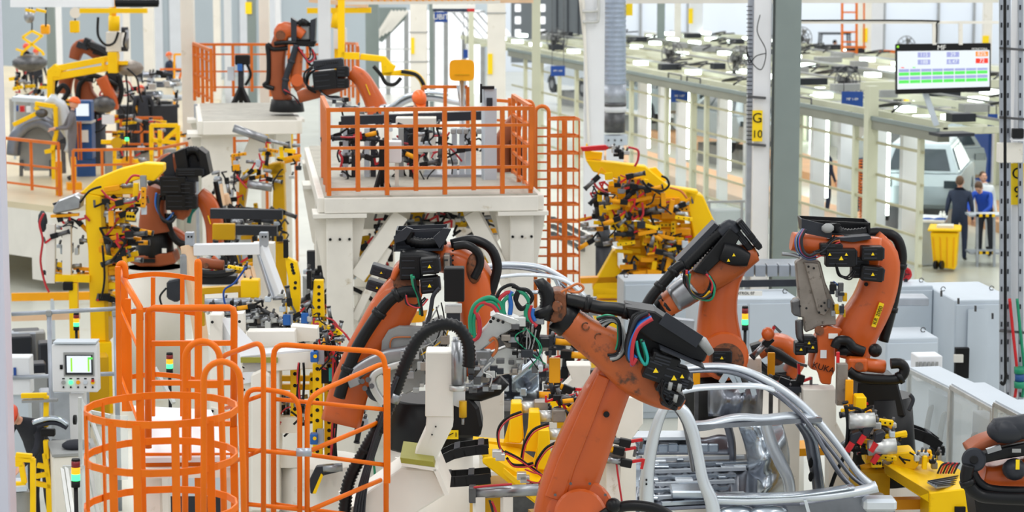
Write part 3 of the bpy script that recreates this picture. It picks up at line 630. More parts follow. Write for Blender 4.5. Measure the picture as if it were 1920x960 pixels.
bx_ = put(MB().box(G(1715, 470, 0) + YA * 1.5 + ZZ * .4, (.5, .5, .8)), 'parts_box', 'cabinet', label='grey box stand between booth posts left of the bench', cat='box', bev=.02)
stp = thing('step_platform', 'low grey step with black and yellow striped edges behind the navy man', 'step', G(1845, 500, 0))
for i, (y, z) in enumerate(((402, .72), (472, .3))):
    p = G(1845, y + 40, 0); put(MB().box(V(1848, y, 92, .5 * i + .1), (.75, .5, .04), (RR, FH, ZZ)), 'tread', 'galv', stp)
    for k in range(6): put(MB().box(V(1833 + 6 * k, y + 2, 92, .5 * i - .17), (.06, .02, .06), (RR, FH, ZZ)), 'stripe', 'yellow' if k % 2 else 'ink', stp)
for x in (1832, 1864): put(MB().bar(V(x, 400, 92, .3), V(x, 515, 92, .3), .05), 'leg', 'galv', stp)
# orange air springs in the booth
for px, py, px2, py2, lab in ((1612, 300, 1617, 415, 'orange coiled hose hanging behind the tall booth post'), (1662, 335, 1652, 425, 'orange coiled hose right of the tall booth post'), ):
    a, b = V(px, py, 84), V(px2, py2, 84); q = []
    for i in range(240):
        t = i / 240; q.append(lerp(a, b, t) + RR * (.06 * math.cos(i * .55)) + FH * (.06 * math.sin(i * .55)))
    put(MB().tube(q, .014, 5), 'coiled_hose', 'rail', label=lab, cat='hose')
# ================================================================ PLATFORMS, RAILS, LEFT SIDE
def guard(label, pts, hts, posts=None, m='rail', r=.024, top=1.1, group=None, name='guardrail', thin=.018, extra=0.0, cat='railing'):
    """pts: deck-level corner points; hts: rail heights; posts: number of posts per run"""
    base = pts[0]; g = thing(name, label, cat, base, group)
    for k, (a, b) in enumerate(zip(pts, pts[1:])):
        n = posts[k] if posts else 3
        for i in range(n + (1 if k == len(pts) - 2 else 0)):
            p = lerp(a, b, i / n); put(MB().box2(p - Vector((r, r, .06 if i % 2 == 0 else -.05)), p + Vector((r, r, 0)) + ZZ * (top + extra)), 'post', m, g)
        for j, h in enumerate(hts):
            w_ = r if j == 0 else thin; put(MB().bar(a + ZZ * h, b + ZZ * h, w_ * 2, w_ * 2), 'rail', m, g)
    return g
DZ = 3.6
# ---- platform one (centre)
FL, FR = G(608, 368, DZ), G(1008, 363, DZ)
ux = (FR - FL).normalized(); uy = Vector((-ux.y, ux.x, 0))
BL, BR = FL + uy * 7.0, FR + uy * 7.0
p1 = thing('robot_platform', 'big cream steel robot platform in the centre standing on braced legs', 'platform', Vector((FL.x, FL.y, 0)))
put(MB().prism([FL, FR, BR, BL], ZZ * -.02), 'deck_plate', 'deck', p1)
for a, b in ((FL, FR), (FL, BL), (BL, BR), (FR, BR)):
    put(MB().bar(a - ZZ * .115, b - ZZ * .115, .16, .19), 'edge_beam', 'cream_dirty', p1, bev=.008)
for i in range(1, 4): put(MB().bar(lerp(FL, FR, i / 4) - ZZ * .13, lerp(BL, BR, i / 4) - ZZ * .13, .12, .2), 'joist', 'cream', p1)
def leg(x, y, w=.33, head=True):
    p = FL + ux * x + uy * y; p = Vector((p.x, p.y, 0))
    l = put(MB().box(p + ZZ * 1.66, (w, w, 3.32), (ux, uy, ZZ)), 'leg', 'cream_dirty', p1, bev=.01)
    put(MB().box(p + ZZ * 3.36, (w + .34, w + .3, .05), (ux, uy, ZZ)), 'head_plate', 'cream', l); put(MB().box(p + ZZ * .02, (w + .3, w + .3, .04), (ux, uy, ZZ)), 'foot_plate', 'cream', l)
    for s_ in (-1, 1): put(MB().prism([p + ux * s_ * w / 2 + ZZ * 3.33, p + ux * s_ * (w / 2 + .17) + ZZ * 3.33, p + ux * s_ * (w / 2 + .04) + ZZ * 2.55, p + ux * s_ * w / 2 + ZZ * 2.5], uy * .03), 'gusset', 'cream', l)
    for a in (-.12, 0, .12): put(MB().cyl(p + ux * a - uy * (w / 2 + .01) + ZZ * 3.05, p + ux * a - uy * (w / 2 + .03) + ZZ * 3.05, .018, n=8), 'bolt', 'ink', l)
    return p
La = leg(.19, .2); Lb = leg(2.5, .2, .3); Lc = leg(.15, 3.6, .34); Ld = leg(2.4, 3.6, .3); leg(.2, 6.7, .3); leg(2.4, 6.7, .3)
def brace(a, b, w=.16, h=.2): put(MB().bar(a, b, w, h), 'brace', 'cream_dirty', p1, bev=.006)
brace(La + ux * .22 + ZZ * 2.55, La + ux * .78 + ZZ * 3.34, .2, .2); brace(La + ux * .18 + ZZ * 2.0, La + ux * .62 + ZZ * 2.9, .1, .1)
brace(La + uy * .2 + ZZ * 2.55, Lc - uy * .2 + ZZ * 2.95, .16, .22); brace(Lb - ux * .62 + uy * .1 + ZZ * 3.34, Lb - ux * .1 + ZZ * 2.35, .2, .2)
brace(Lc + ZZ * 2.9, Ld + ZZ * 2.9, .2, .34); brace(Lb + uy * .2 + ZZ * 2.6, Ld - uy * .3 + ZZ * 3.3, .14, .2)
for q in (Lc - uy * .19 + ZZ * 2.75 + ux * k_ for k_ in (-.1, .0, .1)): put(MB().cyl(q, q - uy * .03, .025, n=8), 'bolt', 'ink', p1)
e = .04
c1, c2, c3 = FL + ux * .06 + uy * e, FR - ux * .08 + uy * e, FR - ux * .08 + uy * 2.1
g1 = guard('orange guardrail around the front and sides of the centre robot platform', [FL + ux * .06 + uy * 2.25, c1, c2], (1.08, .87, .6, .34, .08), (5, 7), r=.026)
# right side return and arched gate tops
g2 = guard('orange side guardrail at the right end of the centre platform, beside the arched ladder entry', [c2 + uy * .05, c2 + uy * 2.0], (1.1, .85, .6, .34, .08), (3,), r=.024)
g3 = guard('short orange guardrail at the back of the centre platform by the round orange panel', [G(793, 280, DZ), G(877, 280, DZ)], (.95, .62), (2,), r=.024, top=.95)
g4 = guard('short orange rear guardrail right of the grey post on the centre platform', [G(927, 280, DZ), G(985, 286, DZ)], (.75, .45, .15), (2,), r=.024, top=.8)
# ladder entry arches and caged ladder at right
S = 131
lc = thing('caged_ladder', 'orange caged ladder rising beside the right end of the centre platform', 'ladder', V(1045, 620, S))
def arch(x0, x1, y, yb, s, dm=0, r=.03):
    return [V(x0, yb, s, dm), V(x0, y + 12, s, dm)] + [V((x0 + x1) / 2 - (x1 - x0) / 2 * math.cos(t), y + 12 - 12 * math.sin(t), s, dm) for t in [k * math.pi / 8 for k in range(1, 8)]] + [V(x1, y + 12, s, dm), V(x1, yb, s, dm)]
put(MB().tube(arch(983, 1000, 190, 366, 143), .028), 'entry_hoop', 'rail', g2)
put(MB().tube(arch(1004, 1029, 199, 770, S), .03), 'stile_hoop', 'rail', lc)
put(MB().bar(V(1057, 224, S, -.1), V(1057, 760, S, -.1), .055), 'strap', 'rail', lc)
for x, dm in ((1062, -.6), (1086, -.2), (1075, .35), (1046, .4)): put(MB().bar(V(x, 226, S, dm), V(x, 760, S, dm), .024), 'strap', 'rail', lc)
for y in range(224, 560, 32):
    pts = [V(1029, y, S, 0)] + [V(1057 - 29 * math.cos(t), y, S, -.5 * math.sin(t)) for t in [k * math.pi / 8 for k in range(1, 8)]] + [V(1087, y, S, 0), V(1078, y - 4, S, .4), V(1050, y - 4, S, .42), V(1029, y - 3, S, .2)]
    m = MB()
    for a, b in zip(pts, pts[1:]): m.bar(a, b, .012, .032)
    put(m, 'hoop', 'rail', lc)
for y in range(240, 560, 16): put(MB().bar(V(1004, y, S, .05), V(1029, y, S, .05), .025), 'rung', 'rail', lc)
# things standing on platform one
S = 143
gp = thing('grey_post', 'tall pale box post with dark switch on the centre platform', 'post', V(917, 352, S, .5))
put(MB().box2(V(917, 345, S, .5) - Vector((.085, .085, 0)), V(917, 165, S, .5) + Vector((.085, .085, 0))), 'post_body', 'cabinet', gp, bev=.006); put(MB().bar(V(903, 164, S, .4), V(927, 164, S, .4), .1, .04), 'cap', 'black', gp); put(MB().box(V(918, 192, S, .35), (.08, .04, .12), (RR, FH, ZZ)), 'switch', 'slate', gp); put(MB().box(V(902, 175, S, .4), (.03, .04, .25), (RR, FH, ZZ)), 'bracket', 'ink', gp)
op = thing('notice_board', 'round-cornered orange panel on a stand above the centre platform', 'panel', V(866, 280, 124))
put(MB().prism([V(866 + 23.5 * math.copysign(abs(math.cos(t)) ** .4, math.cos(t)), 132 + 20 * math.copysign(abs(math.sin(t)) ** .4, math.sin(t)), 124) for t in [k * math.pi / 16 for k in range(32)]], FH * .04), 'panel', 'yellow_orange', op)
put(MB().bar(V(866, 112, 124, .05), V(866, 148, 124, .05), .02), 'rib', 'ochre', op); put(MB().bar(V(852, 140, 124, -.01), V(880, 140, 124, -.01), .012), 'seam', 'ochre', op)
put(MB().cyl(V(866, 150, 124, .1), V(868, 345, 136, .1), .04), 'stand', 'steel', op); put(MB().cyl(V(862, 160, 124, -.05), V(868, 197, 124, -.05), .05), 'gas_spring', 'steel', op)
cb = thing('control_box', 'white control box on pale legs on the centre platform', 'box', V(733, 350, 146))
put(MB().box(V(733, 284, 146, .2), (.27, .2, .28), (RR, FH, ZZ)), 'box_body', 'white', cb, bev=.01)
for x in (722, 744): put(MB().bar(V(x, 305, 146, .2), V(x, 352, 146, .25), .05), 'leg', 'cream', cb)
bn = thing('transfer_bench', 'cream welded bench frame behind the railing of the centre platform', 'bench', V(800, 330, 138, .5))
put(MB().prism([V(742, 222, 138, .3), V(818, 222, 138, .3), V(818, 205, 138, .8), V(750, 205, 138, .8)], ZZ * -.12), 'bench_top', 'cream', bn)
for x in (786, 812): put(MB().bar(V(x, 250, 138, .4), V(x, 345, 138, .4), .1), 'leg', 'cream', bn)
put(MB().bar(V(782, 278, 138, .38), V(814, 278, 138, .38), .1), 'crossbar', 'cream', bn); put(MB().box(V(857, 330, 140, .4), (.9, .6, .1), (RR, FH, ZZ)), 'base_tray', 'galv', bn)
put(MB().bar(V(640, 226, 138, .5), V(905, 216, 138, .5), .16, .12), 'carriage_beam', 'slate', bn)
tp = thing('tripod_stand', 'black cable tripod stand on the centre platform behind the front railing', 'stand', V(718, 356, 147))
for x in (704, 716, 730): put(MB().bar(V(716, 316, 147, .25), V(x, 357, 147, .2 if x != 716 else .5), .05), 'leg', 'ink', tp)
put(MB().bar(V(716, 262, 147, .25), V(716, 320, 147, .25), .07), 'post', 'ink', tp)
# ---- platform two (far left)
A, B_ = G(380, 226, DZ), G(557, 224, DZ); vx = (B_ - A).normalized(); vy = Vector((-vx.y, vx.x, 0)); A2_, B2_ = A + vy * 4.2, B_ + vy * 4.2
p2 = thing('robot_platform', 'smaller far cream robot platform at the upper left beside the cream column', 'platform', Vector((A.x, A.y, 0)))
put(MB().prism([A, B_, B2_, A2_], ZZ * -.02), 'deck_plate', 'deck', p2)
for a, b in ((A, B_), (A, A2_), (B_, B2_), (A2_, B2_)): put(MB().bar(a - ZZ * .13, b - ZZ * .13, .18, .24), 'edge_beam', 'cream', p2, bev=.01)
def leg2(px, y, w):
    p = A + vx * px + vy * y; p.z = 0; l = put(MB().box(p + ZZ * 1.65, (w, w, 3.3), (vx, vy, ZZ)), 'leg', 'cream_dirty', p2, bev=.01)
    put(MB().box(p + ZZ * 3.33, (w + .5, w + .3, .06), (vx, vy, ZZ)), 'head_plate', 'cream', l)
    put(MB().prism([p - vx * w / 2 + ZZ * 3.3, p - vx * (w / 2 + .2) + ZZ * 3.3, p - vx * (w / 2 + .02) + ZZ * 2.6], vy * .04), 'gusset', 'cream', l)
    if w > .5: put(MB().bar(p + vx * (w / 2 + .05) + ZZ * 2.3, p + vx * (w / 2 + .5) + ZZ * 3.3, .1, .3), 'brace', 'cream', l)
leg2(.25, .5, .55); leg2(1.55, 3.4, .3); leg2(.2, 3.5, .4)
put(MB().bar(V(367, 195, 98, -.2), Vector((V(367, 195, 98, -.2).x, V(367, 195, 98, -.2).y, 0)), .06), 'conduit', 'galv', p2)
guard('orange guardrail around the far robot platform at the upper left', [V(397, 200, 96), V(365, 183, 92), V(368, 176, 84), V(612, 176, 84)], (1.1, .88, .5, .15), (4, 2, 7), r=.03)
guard('orange rear guardrail behind the far platform robots, right of the white column', [V(640, 182, 84), V(670, 190, 90), V(672, 200, 92)], (1.2, .9, .6, .3), (4, 2), r=.026, top=1.2)
tp = thing('tripod_stand', 'black camera-like stand with blue connector on the far platform', 'stand', V(452, 196, 92))
for x in (438, 452, 466): put(MB().bar(V(452, 165, 92), V(x, 196, 92, .3 if x == 452 else -.1), .09), 'leg', 'ink', tp)
put(MB().bar(V(452, 105, 92), V(452, 170, 92), .11), 'post', 'slate', tp); put(MB().box(V(455, 112, 92, -.05), (.3, .2, .2), (RR, FH, ZZ)), 'head', 'ink', tp, bev=.02)
put(MB().box(V(450, 126, 92, -.1), (.1, .1, .14), (RR, FH, ZZ)), 'connector', 'blue', tp); put(MB().box(V(433, 138, 92), (.13, .1, .28), (RR, FH, ZZ)), 'side_box', 'cabinet', tp)
put(MB().tube(spl([V(462, 118, 92, -.1), V(470, 140, 92, -.1), V(460, 160, 92, -.1)]), .03), 'hose', 'ink', tp)
# ---- rails at the left raised floor
guard('orange-red guardrail on the raised floor at the far left edge', [G(10, 355, 1.67), G(112, 368, 1.67)], (1.05, .55, .15), (2,), r=.03, thin=.02, top=1.05)
guard('orange guardrail along the raised floor edge, right of the grey overall worker', [G(139, 372, 1.67), G(300, 368, 1.67), G(352, 355, 1.67)], (.95, .65, .1), (3, 1), r=.026, thin=.02, top=.95)
guard('far orange guardrail in front of the red-capped worker', [G(190, 303, 1.67), G(305, 303, 1.67)], (1.0, .68, .4, .1), (3,), r=.03, thin=.022, top=1.0)
pt = thing('warning_post', 'yellow-orange post standing at the end of the raised floor railing', 'post', G(139, 355, 1.67))
b0 = G(139, 355, 1.67); put(MB().box(b0 + ZZ * .33, (.1, .1, .66)), 'shaft', 'yellow_orange', pt); put(MB().box(b0 + ZZ * .07, (.3, .3, .14)), 'base', 'yellow_orange', pt)
pt = thing('warning_post', 'thicker orange post at the edge of the raised floor beside the grey wrapped motor', 'post', G(111, 366, 1.67)); b0 = G(111, 366, 1.67)
put(MB().box(b0 + ZZ * .3, (.13, .13, .75)), 'shaft', 'yellow_orange', pt)
# kiosk, workers
S = 86
k_ = thing('control_kiosk', 'tall blue control kiosk with bright monitor beside the grey overall worker', 'kiosk', G(160, 297, 1.67))
b0 = V(160, 297, 87.5); put(MB().box2(Vector((b0.x - .2, b0.y - .2, 1.67)), Vector((b0.x + .2, b0.y + .2, b0.z))), 'plinth', 'kioskblue', k_); put(MB().box(b0 + ZZ * .38, (.38, .45, .76), (RR, FH, ZZ)), 'cabinet', 'kioskblue', k_, bev=.01)
put(MB().box(b0 + ZZ * 1.02, (.36, .38, .46), (RR, FH, ZZ)), 'monitor_housing', 'kioskblue', k_, bev=.02)
put(MB().box(b0 + ZZ * 1.06 - FH * .2, (.27, .02, .26), (RR, FH, ZZ)), 'screen', 'screen', k_); put(MB().box(b0 + ZZ * .8 - FH * .06, (.42, .5, .05), (RR, FH, ZZ)), 'keyboard_shelf', 'alu', k_)
put(MB().box(b0 + ZZ * .5 - FH * .23 + RR * .04, (.16, .02, .26), (RR, FH, ZZ)), 'notice', 'paper', k_)
for s_ in (0, .06): put(MB().bar(b0 - RR * (.02 + s_) - FH * .35, b0 - RR * (.02 + s_) - FH * .35 + ZZ * .82, .035), 'door_bar', 'rail', k_)
person('worker in grey overalls and orange cap standing at the silver door frame', G(137, 338, 1.67), math.radians(-75), 1.72, dict(lw=(-.2, -.34, 1.1), le=(-.25, -.12, 1.15), rw=(.24, -.34, 1.15), re=(.27, -.1, 1.15)), 'workgrey', 'workgrey', hat='helmet_orange')
person('far worker in dark clothes and orange helmet beside the cream column', G(322, 196, 1.0), math.radians(60), 1.75, dict(lw=(-.2, -.34, 1.1), rw=(.24, -.34, 1.15)), 'navy', 'navy', hat='helmet_orange')
person('distant worker with red helmet at the far left edge', G(54, 182, 1.4), math.radians(160), 1.75, None, 'charcoal', 'charcoal', hat='helmet_red')
person('distant worker with red helmet next to the far orange robots, left', G(73, 190, 1.4), math.radians(160), 1.7, None, 'charcoal', 'charcoal', hat='helmet_red')
person('worker with red cap crouching behind the far orange guardrail', G(270, 282, 1.67), math.radians(200), 1.6, dict(ch=(0, -.1, 1.3), nk=(0, -.16, 1.42), hd=(0, -.2, 1.48)), 'charcoal', 'charcoal', hat='helmet_red')
person('distant dark-clad person walking in front of the bright hall end', G(747, 158, 0) + ZZ * 0, math.radians(180), 1.72, None, 'charcoal', 'charcoal', hairc='ink')
person('worker in dark jacket and red helmet bending over the yellow fixture, lower left', G(82, 1003, 0), math.radians(-28), 1.78, dict(sp=(0, -.06, 1.12), ch=(0, -.2, 1.3), nk=(0, -.34, 1.38), hd=(0, -.41, 1.42), look=(0, -1, -.9), ls=(-.2, -.22, 1.34), rs=(.2, -.22, 1.34), le=(-.24, -.36, 1.08), lw=(-.14, -.52, .93), re=(.24, -.36, 1.08), rw=(.16, -.52, .93)), 'charcoal', 'charcoal', hat='helmet_red')
# ---- hanging handling boom with hoist
def poly(pts, s, dm=0): return [V(x, y, s, dm) for x, y in pts]
S = 88
bo2 = thing('handling_boom', 'yellow tilted handling boom hanging from the cream hoist box at the upper left', 'manipulator', V(215, 60, S))
put(MB().prism(poly([(100, 124), (222, 101), (222, 112), (104, 136)], S), FH * .18), 'upper_chord', 'yellow', bo2, bev=.01)
put(MB().prism(poly([(96, 138), (222, 118), (222, 130), (98, 152)], S), FH * .18), 'lower_chord', 'yellow', bo2, bev=.01)
put(MB().prism(poly([(88, 132), (102, 120), (116, 130), (112, 146), (100, 144), (98, 190), (88, 190)], S, -.02), FH * .22), 'drop_arm', 'yellow', bo2, bev=.01)
put(MB().prism(poly([(190, 108), (196, 107), (196, 130), (190, 131)], S, -.02), FH * .22), 'web_plate', 'yellow', bo2)
put(MB().box(V(213, 117, S), (.2, .3, .44), (RR, FH, ZZ)), 'pivot_block', 'yellow', bo2, bev=.01); put(MB().bar(V(222, 118, S), V(240, 118, S), .08), 'stub', 'yellow', bo2)
hb = put(MB().box(V(215, 78, S, .1), (.32, .3, .42), (RR, FH, ZZ)), 'hoist_box', 'cream', bo2, bev=.01)
put(MB().cyl(V(214, 58, S, .1), V(214, 30, S, .1), .12), 'swivel', 'yellow', bo2); put(MB().bar(V(214, 40, S, .1), V(214, -60, S, .1), .09), 'suspension_rod', 'yellow_orange', bo2)
for i, pts in enumerate(([(184, 32), (184, 66), (198, 84), (214, 80), (222, 60)], [(236, 60), (232, 82), (236, 92)], [(236, 140), (240, 180), (238, 228), (236, 270)], [(238, 128), (256, 146), (262, 176), (268, 192)])):
    put(MB().tube(spl(poly(pts, S, -.2)), .022 if i else .028), 'hose', 'rubber', bo2)
for i, (x, y, w_) in enumerate(((236, 56, .12), (236, 92, .1))): put(MB().cyl(V(x - 8, y, S), V(x + 4, y, S), w_ / 2), 'valve', 'slate', bo2)
put(MB().cyl(V(238, 56, S, -.05), V(238, 92, S, -.05), .045), 'cylinder', 'steel', bo2)
put(MB().ball(V(244, 128, S, .2), (.3, .25, .18), 10), 'gripper_head', 'brushed', bo2)
yb = thing('hoist_rail', 'yellow hoist rail beam with trolleys across the upper left', 'beam', V(210, 24, 86))
put(MB().bar(V(150, 20, 90), V(276, 20, 90), .14, .1), 'rail_beam', 'yellow', yb); put(MB().bar(V(206, 26, 86), V(214, 26, 86), .2, .3), 'trolley', 'yellow', yb)
for x in (60, 80): put(MB().bar(V(x - 12, 18, 88), V(x + 6, 22, 88), .1, .06), 'rail_stub', 'yellow', yb)
put(MB().cyl(V(141, 24, 86, -.1), V(141, 24, 86, .1), .12), 'wheel', 'cream', yb); put(MB().box(V(140, 50, 86), (.2, .15, .26), (RR, FH, ZZ)), 'chain_box', 'yellow', yb, bev=.02); put(MB().bar(V(141, 8, 86), V(141, 62, 86), .03), 'chain', 'ink', yb)
put(MB().box(V(85, 55, 80), (.2, .2, .22), (RR, FH, ZZ)), 'hoist_motor', 'yellow_orange', yb, bev=.03); put(MB().ball(V(55, 32, 84), (.12, .1, .14), 10), 'spotlight', 'steel', yb)
for a, b in (((86, -5), (86, 50)), ((55, -5), (55, 28)), ((210, -5), (210, 18))): put(MB().bar(V(*a, 84), V(*b, 84), .03), 'rod', 'ink', yb)
sc_ = thing('scissor_lift_grip', 'yellow scissor gripper hanging at the far upper left', 'gripper', V(60, 100, 74))
for a, b in (((42, 70), (80, 98)), ((80, 66), (42, 98)), ((42, 70), (60, 58)), ((80, 68), (60, 58)), ((42, 98), (40, 104)), ((80, 98), (82, 104))): put(MB().bar(V(*a, 74), V(*b, 74), .06), 'arm', 'yellow', sc_)
put(MB().bar(V(60, 58, 74), V(60, -10, 74), .03), 'rope', 'ink', sc_)
put(MB().ball(V(56, 118, 74), (.45, .3, .22), 12), 'carried_casting', 'dark_steel', sc_); put(MB().bar(V(30, 92, 74), V(42, 96, 74), .05), 'handle', 'yellow', sc_)
yb = thing('hoist_trolley', 'yellow trolley beam with cream hoist column behind the far robot, top centre', 'beam', V(640, 20, 84))
put(MB().bar(V(576, 20, 84), V(696, 19, 84), .12, .12), 'beam', 'yellow', yb); put(MB().cyl(V(633, 24, 84), V(633, 52, 84), .12, .16), 'swivel', 'yellow', yb); put(MB().box(V(638, 72, 84), (.28, .3, .45), (RR, FH, ZZ)), 'hoist_box', 'cream', yb, bev=.01)
put(MB().bar(V(633, 88, 84, .1), V(633, 150, 84, .1), .14), 'mast', 'yellow', yb); put(MB().bar(V(580, 0, 84), V(690, 10, 84), .2, .1), 'canopy', 'peach', yb); put(MB().bar(V(633, 20, 84), V(633, -50, 84), .08), 'rod', 'yellow_orange', yb)
text('arrow_mark', 'S', V(642, 63, 84, -.17), .12, 'ink', yb)
# yellow arm behind platform 1
S = 104
ya = thing('manipulator_arm', 'yellow jointed manipulator arm reaching down behind the centre platform', 'manipulator', V(690, 130, S))
put(MB().prism(poly([(676, 101), (722, 106), (734, 120), (742, 124), (734, 142), (716, 140), (714, 116), (674, 112)], S), FH * .2), 'upper_arm', 'yellow', ya, bev=.01)
put(MB().prism(poly([(716, 136), (748, 132), (776, 136), (776, 144), (748, 142), (716, 142)], S), FH * .15), 'mid_arm', 'yellow', ya, bev=.01)
put(MB().sweep(spl(poly([(750, 136), (775, 137), (790, 150), (796, 168)], S), 4), [.1] * 13, [.1] * 13, FH), 'lower_arm', 'yellow', ya)
for pts in ([(700, 124), (714, 140), (724, 156), (740, 158), (752, 146)], [(752, 134), (780, 140), (794, 158), (800, 185)]): put(MB().tube(spl(poly(pts, S, -.15)), .035), 'hose', 'rubber', ya)
for a, b in (((676, 104), (690, 30)),): put(MB().bar(V(674, 105, S), V(640, 104, S), .12), 'mount', 'yellow', ya); put(MB().bar(V(640, 112, S), V(640, -60, S), .12), 'hanging_mast', 'yellow', ya)
fb = thing('fender_panel', 'curved pale body panel held behind the centre platform railing', 'panel', V(800, 200, 120))
put(MB().sweep(spl(poly([(712, 200), (736, 196), (760, 180), (800, 172), (840, 176)], 120), 5), [.05] * 21, [.5] * 21, FH), 'panel', 'body', fb)
put(MB().sweep(spl(poly([(735, 206), (770, 186), (810, 184), (880, 196)], 120), 5), [.09] * 16, [.3] * 16, FH), 'panel_lip', 'body_white', fb)
person('crouching worker whose orange helmet shows above the centre platform railing', G(776, 306, DZ), math.radians(20), 1.76, dict(pel=(0, .1, .3), sp=(0, .05, .5), ch=(0, -.04, .68), nk=(0, -.12, .8), hd=(0, -.17, .85), ls=(-.19, -.05, .74), rs=(.19, -.05, .74), le=(-.24, -.25, .6), lw=(-.1, -.42, .62), re=(.24, -.25, .6), rw=(.1, -.42, .62), lh=(-.1, .08, .28), rh=(.1, .08, .28), lk=(-.15, -.3, .48), rk=(.15, -.3, .48), la=(-.14, -.04, .09), ra=(.14, -.04, .09), lt=(-.14, -.2, .035), rt=(.14, -.2, .035)), 'charcoal', 'charcoal', hat='helmet_orange')
put(MB().bar(V(800, 180, 120), V(802, 270, 120), .05), 'stand_leg', 'dark_steel', fb)
# ---- wheelhouse and door frame held by yellow arms (far left)
S = 88
wh = thing('wheelhouse_panel', 'grey pressed wheelhouse panel held by yellow arms at the far left', 'panel', V(70, 320, S))
put(MB().sweep(spl(poly([(25, 290), (30, 258), (50, 236), (75, 228), (98, 240), (112, 262)], S), 5), [.28] * 26, [.35] * 26, FH), 'arch', 'body_dark', wh)
put(MB().prism(poly([(36, 300), (40, 262), (60, 240), (84, 240), (98, 262), (104, 296), (96, 320), (46, 320)], S, .25), FH * .06), 'pan', 'midgrey', wh)
for x in (40, 96): put(MB().bar(V(x, 300, S, .2), V(x, 345, S, .2), .07), 'stand_leg', 'dark_steel', wh)
df = thing('side_pressing', 'silver-white pressed side frame stood behind the yellow arms, far left', 'panel', V(120, 300, S, -.3))
put(MB().sweep(spl(poly([(84, 193), (100, 190), (112, 205), (118, 225), (128, 240), (132, 260), (124, 285)], S, -.3), 5), [.08, .12, .14, .16, .3, .3, .24, .3, .36, .36, .36, .36, .36, .36, .36, .36, .36, .36, .36, .36, .36, .34, .32, .3, .26, .2, .16, .12, .1, .1, .1][:31], [.1] * 31, FH), 'frame', 'body_white', df)
put(MB().bar(V(118, 270, S, -.2), V(120, 325, S, -.2), .08), 'stand_leg', 'dark_steel', df)
ar = thing('clamp_fixture', 'yellow clamp arms around the grey wheelhouse panel, far left', 'fixture', V(100, 280, S, -.5))
for a, b in (((25, 234), (58, 218)), ((66, 194), (104, 200)), ((104, 200), (106, 250)), ((106, 250), (98, 282)), ((98, 282), (84, 285)), ((66, 200), (78, 212)), ((58, 218), (70, 212))): put(MB().bar(V(*a, S, -.5), V(*b, S, -.5), .09), 'arm', 'yellow', ar, bev=.01)
put(MB().ball(V(78, 212, S, -.5), (.14, .12, .1), 10), 'joint', 'dark_steel', ar); put(MB().bar(V(100, 280, S, -.4), V(101, 340, S, -.4), .08), 'post', 'yellow', ar)
bt = thing('steel_table', 'long pale steel table at the far left behind the wheelhouse panel', 'table', V(55, 200, 80))
put(MB().prism(poly([(22, 182), (84, 186), (84, 194), (22, 190)], 82), FH * .8), 'table_top', 'cabinet', bt)
for x in (28, 60, 80): put(MB().bar(V(x, 190, 82, .3), V(x, 300, 82, .3), .05), 'leg', 'cabinet', bt)
for i in range(3): put(MB().box(V(30 + 12 * i, 203 + i, 80, .4), (.1, .1, .14), (RR, FH, ZZ)), 'tray_item', ('signblue', 'red', 'white')[i], bt)
# yellow fixture in the far middle-left
S = 92
yf = thing('yellow_fixture', 'small yellow welding fixture frame left of the far platform leg', 'fixture', V(310, 290, S))
for a, b in (((282, 235), (334, 235)), ((284, 235), (284, 290)), ((334, 235), (334, 262)), ((284, 262), (330, 268)), ((300, 244), (300, 290)), ((334, 240), (310, 262)), ((215, 302), (262, 302)), ((190, 266), (242, 266))): put(MB().bar(V(*a, S), V(*b, S), .08), 'bar', 'yellow', yf)
put(MB().cyl(V(240, 305, S, -.1), V(240, 305, S, .1), .14), 'disc', 'yellow_orange', yf); put(MB().cyl(V(219, 268, S, -.1), V(219, 268, S, .1), .12), 'disc', 'ochre', yf)
put(MB().cyl(V(260, 300, S), V(278, 300, S), .05), 'cylinder', 'steel', yf); put(MB().box(V(203, 224, S), (.24, .1, .18), (RR, FH, ZZ)), 'white_box', 'white', yf)
sl = thing('signal_light', 'tiny stack light glowing green on the far orange guardrail', 'lamp', V(238, 262, S, -.2))
put(MB().cyl(V(238, 264, S, -.2), V(238, 258, S, -.2), .04), 'green_lens', 'lamp_green', sl); put(MB().bar(V(238, 264, S, -.2), V(238, 302, S, -.2), .03), 'pole', 'ink', sl)
for x in (284, 334, 215): put(MB().bar(V(x, 262, S, .1), V(x, 350, S, .1), .07), 'leg', 'yellow', yf)
# far car underbody pieces (silver, between columns)
ub = thing('car_underbody', 'bright silver far car underbody between the cream columns at the left', 'panel', V(300, 190, 72))
for i in range(7):
    x, y = 272 + 11 * (i % 4), 140 + 18 * (i // 2); put(MB().box(V(x + 6, y, 72, .3 * i % 1), (.42, .5, .14), (RR, FH, ZZ)), 'pressed_member', 'body' if i % 2 else 'body_dark', ub, bev=.04)
put(MB().bar(V(296, 182, 72), V(344, 182, 72), .6, .08), 'sill', 'body_white', ub); put(MB().ball(V(333, 162, 72, -.3), (.14, .1, .2), 8), 'bracket', 'body_white', ub); put(MB().bar(V(312, 190, 72, .2), V(312, 280, 72, .2), .3), 'stand', 'slate', ub)
gb = thing('safety_gate', 'small orange-red gate frame around the far helmeted worker', 'frame', V(325, 160, 70))
for x in (327, 346): put(MB().bar(V(x, 150, 66), V(x, 330, 66), .06), 'leg', 'yellow_orange', gb)
for a, b in (((327, 102), (346, 102)), ((327, 102), (327, 165)), ((340, 135), (332, 165)), ((300, 130), (346, 130))): put(MB().bar(V(*a, 66), V(*b, 66), .06), 'bar', 'yellow_orange' if a[0] == 327 else 'rail', gb)
